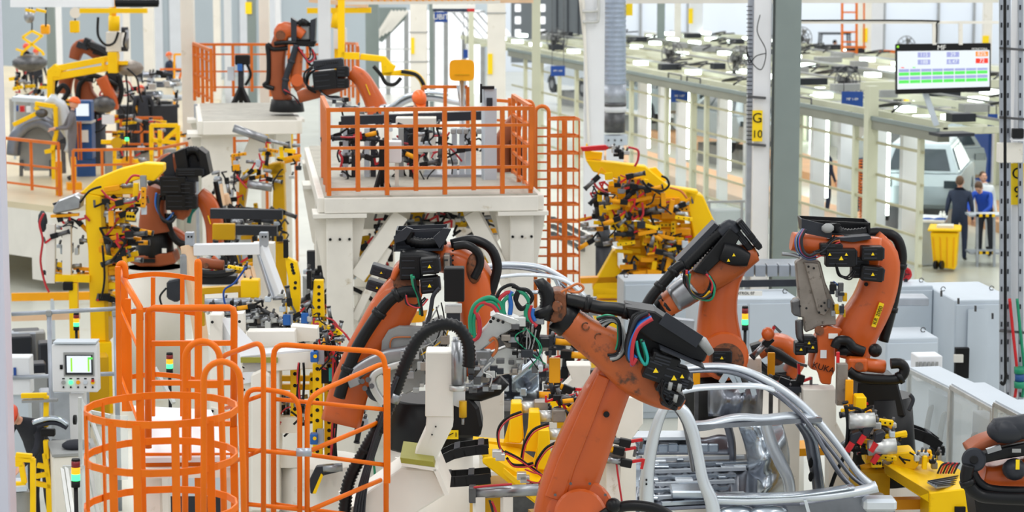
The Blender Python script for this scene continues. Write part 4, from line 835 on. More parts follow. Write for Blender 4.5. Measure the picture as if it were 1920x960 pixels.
# ================================================================ ROBOTS
def P(pts, s, dm=0): return [V(x, y, s, dm) for x, y in pts]
def hose(name, pts, s, rpx, m, root, dm=0, n=8, bands=()):
    q = spl(P(pts, s, dm), 6); o = put(MB().tube(q, rpx / s, n), name, m, root)
    for t in bands:
        i = max(1, int(t * (len(q) - 1))); d = (q[i] - q[i - 1]).normalized()
        put(MB().cyl(q[i] - d * .025, q[i] + d * .025, rpx / s * 1.22, n=12), 'clamp_ring', m, o) if root.parent is None else None
    return o
def limb(name, pts, wpx, dep, s, m, root, dm=0, e=.5, k=14, bev=0, n=5):
    deps = dep if isinstance(dep, (list, tuple)) else [dep] * len(pts)
    return put(MB().sweep(P(pts, s, dm), [w / s for w in wpx], deps, FH, k, e, True, n), name, m, root, bev)
def hub(name, x, y, rpx, d0, d1, s, m, root, n=24, bev=.01):
    return put(MB().cyl(V(x, y, s, d0), V(x, y, s, d1), rpx / s, n=n), name, m, root, bev)
def tri(x, y, s, dm, root, k=5):
    put(MB().prism([V(x - k, y + k * .8, s, dm), V(x + k, y + k * .8, s, dm), V(x, y - k, s, dm)], FH * .004), 'warning_mark', 'signyellow', root)
def motor(x, y, wpx, hpx, ang, s, root, dm=0, dep=.16, m='black', mark=True, name='motor'):
    c = V(x, y, s, dm); a = RR * math.cos(ang) + ZZ * math.sin(ang); b = ZZ * math.cos(ang) - RR * math.sin(ang)
    o = put(MB().box(c, (wpx / s, dep, hpx / s), (a, FH, b)), name, m, root, bev=.012, seg=2)
    put(MB().box(c + a * (wpx / s * .5), (.03, dep * .8, hpx / s * .8), (a, FH, b)), 'end_cap', 'slate', o, bev=.006)
    for k in (-.3, 0, .3): put(MB().box(c - a * (wpx / s * .1) + b * (k * hpx / s), (wpx / s * .6, dep + .012, .012), (a, FH, b)), 'rib', 'slate', o)
    if mark:
        q = c - FH * (dep / 2 + .012); k = hpx / s * .12
        put(MB().prism([q - RR * k - ZZ * k * .8, q + RR * k - ZZ * k * .8, q + ZZ * k], FH * .006), 'warning_mark', 'signyellow', o)
    return o
def bundle(cols, pts, s, rpx, root, dm=0, spread=2.6, seed=1):
    rd = random.Random(seed)
    for i, c in enumerate(cols):
        o = (i - len(cols) / 2) * spread
        hose('cable', [(x + o * .6 + rd.uniform(-2, 2), y + o * .8 + rd.uniform(-2, 2)) for x, y in pts], s, rpx, c, root, dm - .02 * (i % 3), 6)
def tray(pts4, s, root, hosepts, hr, dm=0, dep=.3, m='slate', name='cable_tray'):
    """open-topped sheet box: pts4 = top-left, top-right, bottom-right, bottom-left in the photo"""
    a, b, c, d = P(pts4, s, dm); t = put(MB().prism([d, c, c + FH * dep, d + FH * dep], ZZ * .012), name, m, root)
    put(MB().prism([a + FH * dep, b + FH * dep, c + FH * dep, d + FH * dep], FH * .012), 'back_plate', m, t)
    put(MB().prism([a, a + FH * dep, d + FH * dep, d], RR * .014), 'side_plate', m, t); put(MB().prism([b, b + FH * dep, c + FH * dep, c], RR * -.014), 'side_plate', m, t)
    put(MB().prism([lerp(a, d, .0), lerp(b, c, .0), lerp(b, c, .12), lerp(a, d, .12)], FH * .012), 'front_lip', m, t)
    put(MB().corr(P(hosepts, s, dm + dep * .4), hr / s, .035, 12), 'corrugated_hose', 'rubber', t)
    return t
# ---------------------------------------------------------------- R1 foreground
S = 250
r1 = thing('industrial_robot', 'large foreground orange robot with thick diagonal arm and black cable box over the car body', 'robot', V(1070, 985, S))
b0 = V(1070, 1000, S); bz = Vector((b0.x, b0.y, 0))
put(MB().cyl(bz, bz + ZZ * (b0.z - .45), .48, .4, 28), 'pedestal', 'cream', r1); put(MB().cyl(bz + ZZ * (b0.z - .45), bz + ZZ * b0.z, .4, .3, 28), 'robot_base', 'black', r1)
limb('link_arm', [(1048, 1000), (1060, 930), (1092, 840), (1130, 750), (1160, 690), (1168, 668)], [112, 108, 104, 88, 74, 66], [.34, .34, .32, .3, .28, .26], S, 'robot', r1, e=.42, k=8, n=3)
put(MB().sweep(P([(1040, 935), (1062, 870), (1100, 780), (1132, 705)], S, -.155), [.16, .15, .13, .1], [.05] * 4, FH, 8, .5, False), 'arm_rib', 'robot', r1, bev=.006)
hub('bore_hole', 1137, 777, 6, -.16, -.19, S, 'ink', r1, 14, 0)
hub('shoulder_disc', 1088, 962, 66, -.2, -.1, S, 'robot', r1, 32, .02); hub('shoulder_cap', 1088, 966, 50, -.28, -.18, S, 'robot', r1, 32, .02)
for k in range(10):
    t = k * math.pi / 5; put(MB().cyl(V(1088 + 58 * math.cos(t), 962 + 58 * math.sin(t), S, -.2), V(1088 + 58 * math.cos(t), 962 + 58 * math.sin(t), S, -.22), .012, n=6), 'bolt', 'dark_steel', r1)
put(MB().ball(V(1150, 948, S, -.35), 15 / S, 14), 'buffer', 'rubber', r1); hose('lower_hose', [(1120, 975), (1150, 955), (1190, 948), (1240, 958), (1280, 990)], S, 11, 'rubber', r1, -.3)
limb('upper_arm', [(1068, 604), (1100, 628), (1150, 660), (1200, 700), (1250, 738), (1278, 757)], [58, 66, 84, 92, 64, 24], [.25, .28, .34, .36, .3, .2], S, 'robot_dirty', r1, -.16, e=.75, k=18)
limb('elbow_bracket', [(1158, 668), (1172, 700), (1190, 722)], [70, 60, 26], .2, S, 'robot', r1, -.02)
hub('elbow_boss', 1180, 712, 16, -.3, -.12, S, 'robot', r1, 16)
for (x, y, rr_) in ((1098, 612, 7), (1122, 632, 7)):
    put(MB().tube([V(x + rr_ * math.cos(t), y + rr_ * math.sin(t), S, -.3) for t in [k * .6 for k in range(10)]], .006, 5), 'scuff_ring', 'rust', r1)
a, b = V(1070, 606, S, -.16), V(1046, 588, S, -.16); put(MB().cyl(a, b, 33 / S, 31 / S, 24), 'wrist_seal', 'rubber', r1, .012)
wr = put(MB().prism(P([(1028, 556), (1036, 547), (1050, 545), (1061, 552), (1063, 588), (1054, 603), (1036, 607), (1028, 598)], S, -.3), FH * .28), 'wrist', 'rust', r1, bev=.02, seg=2)
hub('wrist_axis', 1044, 575, 11, -.33, -.28, S, 'rust', wr, 16)
hose('main_hose', [(1060, 562), (1090, 568), (1125, 577), (1160, 580), (1185, 586)], S, 13, 'rubber', r1, -.2, 12, (.35, .9))
put(MB().corr(P([(1008, 538), (1016, 536), (1026, 552), (1026, 575), (1018, 598)], S, -.28), 15 / S, .03, 14, .9), 'wrist_hose', 'rubber', r1)
put(MB().cyl(V(1016, 575, S, -.28), V(1023, 590, S, -.28), 22 / S, n=18), 'hose_clamp', 'black', r1)
box_ = put(MB().prism(P([(1172, 575), (1228, 584), (1300, 632), (1332, 652), (1320, 680), (1296, 674), (1222, 640), (1186, 612)], S, -.38), FH * .34), 'cable_box', 'black', r1, bev=.012)
put(MB().bar(V(1242, 596, S, -.4), V(1312, 641, S, -.4), .02, .1), 'lid_fold', 'slate', box_); put(MB().bar(V(1236, 648, S, -.4), V(1318, 684, S, -.4), .3, .012), 'lower_flange', 'slate', box_)
put(MB().sweep(P([(1303, 632), (1318, 642), (1332, 660)], S, -.3), [.05, .08, .06], [.2] * 3, FH), 'taped_end', 'midgrey', box_)
put(MB().prism(P([(1190, 600), (1232, 620), (1250, 680), (1225, 700), (1185, 690), (1180, 640)], S, -.32), FH * .12), 'mounting_plate', 'black', r1, bev=.01)
bundle(['rubber', 'rubber', 'slate', 'redhose', 'blue'], [(1218, 590), (1196, 600), (1183, 628), (1178, 660), (1184, 682)], S, 4.2, r1, -.46, 3.2, 2)
bundle(['blue', 'blue', 'redhose'], [(1222, 598), (1200, 612), (1188, 640), (1182, 665), (1186, 680), (1192, 670)], S, 4, r1, -.5, 3, 5)
bundle(['green', 'slate', 'teal'], [(1190, 640), (1196, 665), (1210, 684), (1214, 668), (1206, 640)], S, 3, r1, -.48, 3, 7)
bundle(['rubber', 'slate', 'midgrey', 'rubber'], [(1130, 612), (1148, 600), (1168, 618), (1172, 650), (1160, 668), (1145, 672)], S, 3, r1, -.36, 3.5, 9)
bundle(['green', 'rubber', 'rubber', 'steel'], [(1122, 602), (1140, 596), (1160, 604), (1164, 640), (1158, 660)], S, 2.6, r1, -.4, 3, 11)
for x, y, w_, h_, a_ in ((1228, 690, 40, 42, -.35), (1262, 704, 46, 44, -.3), (1246, 672, 50, 20, -.3), (1262, 742, 34, 24, -.5), (1248, 730, 40, 16, -.5), (1284, 716, 22, 18, -.3), (1252, 756, 30, 10, -.45)):
    motor(x, y, w_, h_, a_, S, r1, -.42, .18, mark=h_ > 30)
tri(1279, 706, S, -.56, r1, 4)
for x, y in ((1275, 728), (1258, 725), (1268, 748)): put(MB().cyl(V(x, y - 8, S, -.55), V(x - 3, y + 6, S, -.55), .016), 'connector', 'midgrey', r1)
bundle(['rubber'] * 3, [(1246, 715), (1240, 738), (1252, 762), (1262, 752)], S, 2.2, r1, -.52, 3, 3)
# weld gun of R1 (left of the wrist)
gn = put(MB().prism(P([(862, 668), (868, 655), (912, 612), (926, 592), (968, 602), (962, 618), (925, 640), (885, 672)], S, -.35), FH * .12), 'weld_gun', 'alu', r1, bev=.012)
put(MB().prism(P([(918, 593), (932, 586), (974, 600), (966, 612), (958, 608)], S, -.42), FH * .2), 'bus_bar_plate', 'alu', gn, bev=.006)
for x, y in ((925, 597), (934, 601), (943, 604), (920, 603)): put(MB().cyl(V(x, y, S, -.42), V(x, y, S, -.45), .013, n=8), 'bolt', 'ink', gn)
put(MB().prism(P([(880, 690), (900, 668), (950, 650), (982, 658), (978, 700), (950, 702), (905, 712)], S, -.3), FH * .1), 'lower_arm', 'alu', gn, bev=.01)
put(MB().prism(P([(960, 606), (1000, 590), (1016, 612), (1006, 655), (975, 668), (964, 640)], S, -.26), FH * .2), 'gearbox', 'black', gn, bev=.012)
put(MB().prism(P([(930, 618), (965, 610), (968, 648), (950, 654)], S, -.3), FH * .1), 'bracket', 'brushed', gn, bev=.008)
put(MB().box(V(906, 668, S, -.34), (.12, .1, .1), (RR, FH, ZZ)), 'valve_block', 'steel', gn, bev=.01)
rd = random.Random(12)
for i in range(26):
    x, y = rd.uniform(945, 1022), rd.uniform(600, 700)
    put(MB().box(V(x, y, S, -.32 - rd.random() * .1), (rd.uniform(.03, .09), .05, rd.uniform(.02, .07)), (RR, FH, ZZ)), 'fitting', rd.choice(['steel', 'black', 'dark_steel', 'slate', 'black', 'alu', 'brushed']), gn, bev=.004)
for c_, pts, k_ in (('green', [(884, 628), (882, 596), (892, 570), (916, 558), (936, 566), (946, 590)], 4.5), ('green', [(890, 634), (888, 600), (900, 574), (920, 566), (936, 578), (944, 598)], 4), ('redhose', [(884, 640), (898, 628), (898, 600), (890, 580), (902, 568), (922, 572), (934, 586), (938, 600)], 4.5),
        ('redhose', [(938, 580), (936, 562), (948, 550), (958, 548)], 4), ('green', [(944, 584), (944, 566), (954, 556), (962, 550)], 4), ('blue', [(956, 590), (958, 572), (956, 556), (960, 546)], 4.5), ('rubber', [(930, 560), (940, 542), (960, 534), (972, 545), (968, 566), (976, 580), (992, 574)], 3.5),
        ('rubber', [(960, 536), (972, 542), (966, 560), (980, 578), (998, 560), (990, 545), (974, 542)], 4), ('green', [(970, 544), (984, 552), (992, 566), (990, 578)], 4), ('green', [(990, 570), (986, 586), (990, 602), (1000, 610)], 4.5), ('redhose', [(996, 572), (992, 588), (996, 602), (1006, 612)], 4), ('blue', [(1000, 578), (998, 590), (1003, 602)], 4),
        ('copper', [(918, 640), (926, 634), (932, 644), (930, 658), (922, 668)], 3), ('copper', [(1052, 548), (1066, 540), (1084, 532), (1094, 540), (1084, 548), (1064, 546)], 2.4), ('rubber', [(938, 628), (950, 640), (985, 642), (1004, 632)], 2.6)):
    hose('coloured_cable' if c_ != 'rubber' else 'cable', pts, S, k_, c_, gn, -.36, 8)
for i in range(9): hose('thin_cable', [(rd.uniform(965, 1010), rd.uniform(600, 620)), (rd.uniform(960, 1030), rd.uniform(630, 660)), (rd.uniform(960, 1025), rd.uniform(670, 705))], S, 1.4, rd.choice(['rubber', 'green', 'midgrey', 'rubber']), gn, -.4, 5)
put(MB().box(V(1040, 694, S, -.1), (.085, .05, .19), (RR, FH, ZZ)), 'orange_tag_plate', 'yellow_orange', gn, bev=.006)
# ---------------------------------------------------------------- R2 centre
S = 212
r2 = thing('industrial_robot', 'orange robot in the centre in front of the platform, black open cable tray on top', 'robot', V(800, 800, S))
b0 = V(805, 838, S, .3); bz = Vector((b0.x, b0.y, 0))
put(MB().cyl(bz, V(805, 830, S, .3), .42, .4, 28), 'pedestal', 'cream', r2)
put(MB().cyl(V(805, 835, S, .3), V(805, 745, S, .3), .42, .33, 28), 'robot_base', 'black', r2, bev=.02)
put(MB().prism(P([(835, 760), (850, 742), (880, 742), (898, 765), (905, 800), (900, 822), (832, 822)], S, -.15), FH * .4), 'transformer_box', 'black', r2, bev=.03)
st_ = put(MB().box(V(848, 815, S, -.17), (.11, .01, .08), (RR, FH, ZZ)), 'warning_sticker', 'signyellow', r2); put(MB().bar(V(840, 817, S, -.19), V(850, 812, S, -.19), .008), 'pictogram', 'ink', st_)
put(MB().bar(V(855, 811, S, -.19), V(855, 819, S, -.19), .008), 'pictogram', 'ink', st_)
limb('link_arm', [(640, 790), (662, 712), (702, 640), (745, 565), (772, 522)], [78, 76, 86, 84, 60], .3, S, 'robot', r2, e=.42, k=10, n=3)
hub('arm_opening', 762, 532, 25, -.17, -.15, S, 'rust', r2, 24, 0)
limb('arm_lip', [(738, 520), (748, 500), (768, 492), (792, 500)], [12, 16, 16, 12], .34, S, 'robot', r2, -.02)
limb('upper_arm_cover', [(806, 482), (850, 486), (886, 520), (898, 600), (898, 700)], [50, 62, 76, 74, 60], [.5, .52, .5, .46, .4], S, 'robot', r2, .25, e=.7, k=18)
put(MB().ball(V(889, 503, S, -.02), (15 / S, .04, 30 / S), 16, (RR, FH, ZZ)), 'cover_opening', 'rust', r2)
for k in range(6): put(MB().cyl(V(849, 470 + 9 * k, S, -.01), V(849, 470 + 9 * k, S, -.04), .01, n=6), 'screw', 'ink', r2)
hose('rear_hose', [(846, 458), (884, 450), (918, 464), (932, 496), (926, 530), (914, 562)], S, 9.5, 'rubber', r2, .1, 12, (.95,))
hose('rear_hose', [(850, 462), (876, 460), (896, 474), (900, 496), (888, 522)], S, 8, 'rubber', r2, -.05, 12)
hose('dress_hose', [(636, 745), (650, 700), (672, 648), (706, 594), (732, 562), (758, 548), (786, 547)], S, 11.5, 'rubber', r2, -.3, 12, (.22, .55, .75))
tray([(742, 432), (840, 428), (830, 470), (738, 472)], S, r2, [(770, 430), (766, 448), (786, 456), (812, 456), (836, 448)], 11, -.1, .3)
put(MB().prism(P([(738, 444), (762, 426), (774, 430), (760, 450), (740, 456)], S, -.12), FH * .06), 'tray_bracket', 'slate', r2)
put(MB().prism(P([(812, 446), (832, 428), (846, 430), (836, 450), (824, 466)], S, -.12), FH * .06), 'tray_bracket', 'slate', r2)
limb('wrist_body', [(750, 486), (790, 490), (822, 496)], [34, 44, 36], .25, S, 'black', r2, -.1)
motor(806, 497, 34, 30, .1, S, r2, -.3); motor(806, 533, 34, 30, .1, S, r2, -.3); motor(770, 500, 40, 46, 0, S, r2, -.15, mark=False); motor(838, 500, 12, 50, 0, S, r2, -.05, mark=False, m='brushed', name='motor_plate')
for x, y in ((716, 508), (708, 536)): motor(x, y, 42, 20, -.3, S, r2, .25, .2, 'slate')
put(MB().box(V(852, 532, 240), (38 / 240, .16, 64 / 240), (RR, FH, ZZ)), 'servo_drive', 'ink', r2, bev=.008)
put(MB().box(V(850, 578, 240), (32 / 240, .13, 14 / 240), (RR, FH, ZZ)), 'servo_collar', 'alu', r2, bev=.004); put(MB().box(V(850, 594, 240), (26 / 240, .11, 20 / 240), (RR, FH, ZZ)), 'servo_foot', 'slate', r2, bev=.004)
bundle(['green', 'green', 'rubber'], [(775, 520), (778, 540), (788, 560), (790, 590)], S, 2.6, r2, -.36, 3, 4)
bundle(['rubber', 'slate', 'redhose'], [(762, 552), (764, 570), (784, 575), (800, 560)], S, 1.5, r2, -.36, 3, 6)
hose('gun_cable', [(824, 540), (812, 556), (806, 590), (794, 624), (782, 640)], S, 4, 'slate', r2, -.4, 8)
g2_ = put(MB().prism(P([(712, 700), (716, 640), (728, 620), (748, 612), (790, 614), (812, 600), (828, 592), (842, 640), (838, 700), (800, 720), (760, 740)], S, -.2), FH * .1), 'weld_gun', 'midgrey', r2, bev=.012)
put(MB().sweep(spl(P([(668, 722), (664, 704), (690, 684), (726, 668), (768, 660), (800, 640)], S, -.3), 5), [.13] * 26, [.1] * 26, FH, 12, .5), 'gun_arm', 'steel', g2_)
put(MB().sweep(spl(P([(724, 762), (702, 730), (700, 705), (722, 690), (770, 676)], S, -.3), 5), [.07] * 21, [.1] * 21, FH, 12, .5), 'gun_arm_lower', 'alu', g2_)
for x, y in ((679, 715), (690, 712), (684, 728), (697, 724)): put(MB().cyl(V(x, y, S, -.34), V(x, y, S, -.38), .024, n=10), 'bolt', 'dark_steel', g2_)
hose('electrode_holder', [(690, 726), (698, 742), (716, 748), (730, 746)], S, 7, 'slate', g2_, -.3)
hose('outlined_seam', [(732, 660), (732, 642), (740, 633), (770, 632)], S, 1.5, 'copper', g2_, -.22)
rd = random.Random(5)
for i in range(34):
    x, y = rd.uniform(756, 850), rd.uniform(600, 740); put(MB().box(V(x, y, S, -.28 - rd.random() * .12), (rd.uniform(.03, .1), .05, rd.uniform(.02, .08)), (RR, FH, ZZ)), 'fitting', rd.choice(['steel', 'dark_steel', 'brushed', 'slate', 'midgrey', 'alu']), g2_, bev=.004)
for i in range(8): hose('thin_cable', [(rd.uniform(790, 850), rd.uniform(560, 600)), (rd.uniform(780, 850), rd.uniform(610, 640)), (rd.uniform(760, 840), rd.uniform(660, 700))], S, 1.4, rd.choice(['rubber', 'midgrey', 'ochre']), g2_, -.4, 5)
put(MB().sweep(P([(870, 740), (900, 740), (930, 728), (946, 712)], S, -.1), [.1, .12, .14, .12], [.12] * 4, FH, 12, .8), 'hose_elbow', 'rubber', r2)
# ---------------------------------------------------------------- cream jib with cylinder and corrugated hose
S = 262
jb = thing('weld_jib', 'cream angled steel jib holding a vertical cylinder, foreground centre', 'jib', V(700, 1010, S))
put(MB().bar(V(825, 655, S), V(824, 776, S), .2, .24, FH), 'upper_post', 'cream', jb, bev=.008)
put(MB().prism(P([(801, 762), (849, 762), (849, 800), (815, 868), (770, 868), (798, 806)], S, -.11), FH * .24), 'angled_post', 'cream', jb, bev=.008)
put(MB().prism(P([(848, 652), (872, 655), (872, 768), (850, 760)], S, -.02), FH * .04), 'mounting_plate', 'white', jb)
for x, y in ((862, 666), (862, 683), (862, 692), (862, 701), (817, 800), (810, 815)): put(MB().cyl(V(x, y, S, -.03 if y < 750 else -.12), V(x, y, S, -.15), .007, n=6), 'bolt', 'ink', jb)
put(MB().prism(P([(750, 858), (812, 866), (815, 876), (752, 868)], S, -.3), FH * .55), 'flange', 'olive', jb); put(MB().prism(P([(752, 868), (818, 877), (818, 884), (754, 874)], S, -.3), FH * .55), 'flange', 'cream', jb)
put(MB().prism(P([(672, 935), (752, 878), (812, 882), (840, 925), (800, 950), (700, 1010), (672, 1010)], S, -.22), FH * .5), 'base_beam', 'cream', jb, bev=.01)
put(MB().prism(P([(812, 880), (822, 880), (842, 928), (834, 930)], S, -.3), FH * .6), 'end_plate', 'cream', jb)
put(MB().prism(P([(672, 936), (700, 950), (700, 1400), (672, 1400)], S, -.2), FH * .45), 'leg', 'cream', jb)
q = V(720, 1400, S); put(MB().box2(Vector((q.x - .25, q.y - .1, 0)), Vector((q.x + .25, q.y + .4, V(720, 940, S).z))), 'leg', 'cream', jb)
cy = put(MB().cyl(V(858, 640, S, -.12), V(858, 720, S, -.12), .045, n=18), 'cylinder', 'steel', jb)
put(MB().cyl(V(858, 722, S, -.12), V(858, 732, S, -.12), .06, n=18), 'cylinder_flange', 'alu', cy); put(MB().cyl(V(870, 640, S, -.1), V(870, 715, S, -.1), .02), 'guide_rod', 'steel', cy); put(MB().cyl(V(854, 632, S, -.12), V(854, 648, S, -.12), .02), 'rod_tip', 'steel', cy)
put(MB().cyl(V(868, 752, S, -.06), V(868, 782, S, -.06), .028), 'brass_sleeve', 'ochre', jb); put(MB().cyl(V(868, 782, S, -.06), V(868, 796, S, -.06), .01), 'electrode_tip', 'steel', jb)
pth = [(645, 1010), (647, 950), (656, 898), (688, 838), (716, 790), (740, 736), (758, 688), (784, 636), (820, 611), (856, 612), (876, 640), (880, 672), (878, 690)]
put(MB().corr(P(pth, S, -.3), 13 / S, .028, 16, .8), 'corrugated_hose', 'rubber', jb)
put(MB().cyl(V(733, 752, S, -.3), V(740, 736, S, -.3), 15 / S, n=18), 'hose_ring', 'steel', jb)
for i in range(4): hose('power_cable', [(660 + i * 7, 1010), (668 + i * 5, 940), (684 + i * 3, 880), (706 + i * 3, 810), (728 + i * 2, 752), (746, 706)], S, 3.4, 'slate', jb, -.36 + .02 * i, 8)
for y, x in ((803, 706), (846, 684)): put(MB().cyl(V(x - 8, y - 3, S, -.33), V(x + 14, y + 6, S, -.33), .02), 'cable_tie', 'ink', jb)
g3_ = put(MB().box(V(900, 700, S, .1), (.14, .12, .12), (RR, FH, ZZ)), 'spot_gun_body', 'brushed', jb, bev=.012)
rd = random.Random(8)
for i in range(22):
    x, y = rd.uniform(872, 940), rd.uniform(665, 735); put(MB().box(V(x, y, S, .02 - rd.random() * .1), (rd.uniform(.02, .07), .05, rd.uniform(.02, .06)), (RR, FH, ZZ)), 'fitting', rd.choice(['steel', 'dark_steel', 'alu', 'slate']), g3_, bev=.003)
put(MB().bar(V(885, 720, S, -.02), V(925, 672, S, -.02), .03), 'cylinder', 'steel', g3_); hose('thin_cable', [(920, 680), (905, 696), (922, 706), (918, 726)], S, 1.5, 'alu', g3_, -.1, 5)
# ---------------------------------------------------------------- R3 (behind the foreground robot)
S = 190
r3 = thing('industrial_robot', 'orange robot with raised diagonal arm and ribbed black tray, in front of white cabinets', 'robot', V(1350, 700, S))
b0 = V(1345, 780, S, .3); bz = Vector((b0.x, b0.y, 0)); put(MB().cyl(bz, b0, .45, .4, 24), 'pedestal', 'cream', r3); put(MB().cyl(b0, V(1345, 690, S, .3), .38, .3, 24), 'robot_base', 'black', r3)
limb('link_arm', [(1352, 700), (1348, 640), (1346, 580), (1356, 520), (1380, 470)], [104, 88, 72, 66, 70], .3, S, 'robot', r3, e=.45, k=10, n=3)
hub('shoulder_disc', 1358, 668, 46, -.24, -.1, S, 'robot', r3, 32, .02); hub('shoulder_opening', 1362, 676, 33, -.26, -.24, S, 'rust', r3, 28, 0)
motor(1352, 668, 34, 26, 0, S, r3, -.3); motor(1360, 692, 34, 20, 0, S, r3, -.3)
limb('upper_arm', [(1418, 474), (1376, 490), (1320, 524), (1280, 552), (1244, 576)], [30, 60, 60, 50, 44], .26, S, 'robot_dirty', r3, -.15, e=.75)
limb('foil_wrap', [(1300, 536), (1278, 552), (1262, 562)], [54, 54, 48], .28, S, 'steel', r3, -.155, e=.75, n=2)
put(MB().cyl(V(1252, 570, S, -.15), V(1236, 582, S, -.15), 26 / S, 22 / S, 20), 'wrist_seal', 'rubber', r3, .01)
tr_ = put(MB().prism(P([(1268, 492), (1340, 418), (1348, 424), (1280, 498)], S, -.3), FH * .3), 'cable_tray', 'slate', r3, bev=.004)
put(MB().prism(P([(1300, 510), (1368, 428), (1388, 444), (1378, 462), (1322, 516)], S, -.34), FH * .24), 'tray_side', 'black', tr_, bev=.01)
put(MB().corr(P([(1282, 500), (1306, 476), (1336, 446), (1360, 428)], S, -.25), 14 / S, .035, 14), 'corrugated_hose', 'rubber', tr_)
hose('hose_end', [(1350, 438), (1368, 424), (1380, 436)], S, 13, 'slate', tr_, -.26, 12)
hose('dress_hose', [(1206, 584), (1222, 556), (1246, 528), (1270, 502), (1282, 496)], S, 10, 'rubber', r3, -.3, 12, (.1, .45, .7))
put(MB().cyl(V(1210, 580, S, -.3), V(1203, 592, S, -.3), 13 / S, n=16), 'hose_cuff', 'black', r3)
for i, (x, y) in enumerate(((1398, 430), (1410, 446), (1392, 448), (1404, 462), (1384, 438))): motor(x, y, 44, 13, -.9 + math.pi / 2 * 0 - .0, S, r3, -.28 + .04 * i, .16, mark=False)
limb('wrist_motor_block', [(1352, 470), (1376, 478), (1402, 486)], [34, 40, 26], .25, S, 'black', r3, -.3); tri(1366, 488, S, -.45, r3, 3); tri(1376, 478, S, -.45, r3, 3)
bundle(['rubber', 'slate', 'redhose', 'blue', 'rubber', 'green'], [(1290, 510), (1288, 536), (1304, 556), (1328, 556), (1338, 534), (1326, 514)], S, 2.2, r3, -.42, 2.6, 3)
bundle(['rubber', 'ochre', 'slate'], [(1288, 516), (1294, 544), (1316, 560), (1334, 548)], S, 2.2, r3, -.46, 3, 8)
put(MB().ball(V(1440, 626, S, -.1), (.07, .07, .07), 10), 'buffer', 'robot', r3)
# ---------------------------------------------------------------- R4 right
S = 190
r4 = thing('industrial_robot', 'orange robot at the right with yellow-labelled arm and black lettering on its foot', 'robot', V(1640, 800, S))
b0 = V(1650, 900, S, .2); bz = Vector((b0.x, b0.y, 0)); put(MB().cyl(bz, b0, .45, .4, 24), 'pedestal', 'cream', r4)
put(MB().prism(P([(1610, 712), (1682, 710), (1700, 782), (1640, 786), (1606, 760)], S, -.1), FH * .5), 'robot_base', 'black', r4, bev=.02)
put(MB().cyl(b0, V(1650, 740, S, .2), .38, .32, 24), 'base_drum', 'black', r4)
limb('link_arm', [(1588, 670), (1604, 622), (1634, 570), (1650, 520), (1650, 480), (1630, 452)], [78, 84, 76, 70, 66, 56], .3, S, 'robot', r4, e=.42, k=8, n=3)
lb = put(MB().prism(P([(1634, 612), (1642, 614), (1658, 570), (1649, 567)], S, -.19), FH * .02), 'yellow_label', 'signyellow', r4)
text('lettering', 'KR 2000', V(1646, 591, S, -.2), .055, 'ink', lb, right=(RR * .35 + ZZ * .94), up=(ZZ * .35 - RR * .94))
hub('bore_hole', 1624, 533, 4, -.17, -.19, S, 'ink', r4, 10, 0)
limb('rotating_column', [(1500 + 30, 690), (1548, 640), (1580, 640), (1618, 668)], [30, 50, 40, 30], .34, S, 'robot', r4, .05)
fp = put(MB().prism(P([(1532, 622), (1552, 612), (1580, 618), (1566, 640), (1566, 680), (1566, 694), (1560, 706), (1558, 722), (1540, 720), (1536, 704), (1526, 684), (1534, 660)], S, -.3), FH * .12), 'foot_casting', 'robot', r4, bev=.012)
text('lettering', 'KUKA', V(1544, 690, S, -.315), .085, 'ink', fp, right=RR - ZZ * .3); put(MB().box(V(1544, 664, S, -.31), (.06, .01, .08), (RR, FH, ZZ)), 'sticker', 'white', fp); put(MB().box(V(1562, 630, S, -.31), (.09, .01, .05), (RR, FH, ZZ)), 'sticker', 'paper', fp)
hub('opening', 1536, 620, 9, -.31, -.29, S, 'rust', fp, 16, 0)
put(MB().cyl(V(1590, 680, S, -.42), V(1660, 688, S, -.42), 13 / S, n=20), 'counterbalance', 'robot', r4, .015); put(MB().box(V(1606, 682, S, -.42), (.2, .2, .14), (RR, FH, ZZ)), 'counterbalance_housing', 'robot', r4, bev=.03, seg=3); hub('opening', 1611, 687, 8, -.54, -.52, S, 'rust', r4, 18, 0)
put(MB().ball(V(1641, 657, S, -.4), 13 / S, 16), 'buffer', 'rubber', r4); put(MB().cyl(V(1570, 656, S, -.36), V(1618, 660, S, -.36), 10 / S, n=16), 'hose_guide', 'black', r4)
hose('base_hose', [(1566, 652), (1572, 640), (1588, 640), (1600, 652), (1620, 660)], S, 10, 'rubber', r4, -.4, 12)
hose('base_hose', [(1590, 694), (1612, 708), (1650, 712), (1684, 710), (1696, 694), (1688, 682), (1670, 682)], S, 10, 'rubber', r4, -.5, 12, (.55,))
hose('rear_hose', [(1612, 440), (1650, 436), (1680, 446), (1691, 480), (1684, 520), (1672, 580), (1656, 640)], S, 10, 'rubber', r4, .08, 12, (.6, .85))
hose('rear_hose', [(1622, 448), (1656, 450), (1674, 480), (1668, 520)], S, 7, 'rubber', r4, .02, 10)
limb('upper_arm', [(1648, 474), (1610, 470), (1560, 462), (1510, 456), (1484, 452)], [60, 58, 44, 40, 34], .26, S, 'robot', r4, -.14, e=.75)
tray([(1503, 412), (1632, 418), (1632, 446), (1506, 436)], S, r4, [(1564, 418), (1570, 434), (1592, 440), (1628, 436)], 12, -.15, .34, 'black')
put(MB().prism(P([(1503, 410), (1560, 424), (1560, 448), (1503, 436)], S, -.3), FH * .02), 'tray_front', 'slate', r4); put(MB().ball(V(1552, 428, S, -.35), (.07, .05, .05), 8), 'cloth_wrap', 'midgrey', r4)
put(MB().prism(P([(1552, 448), (1632, 442), (1634, 448), (1600, 454)], S, -.3), FH * .2), 'tray_shelf', 'slate', r4)
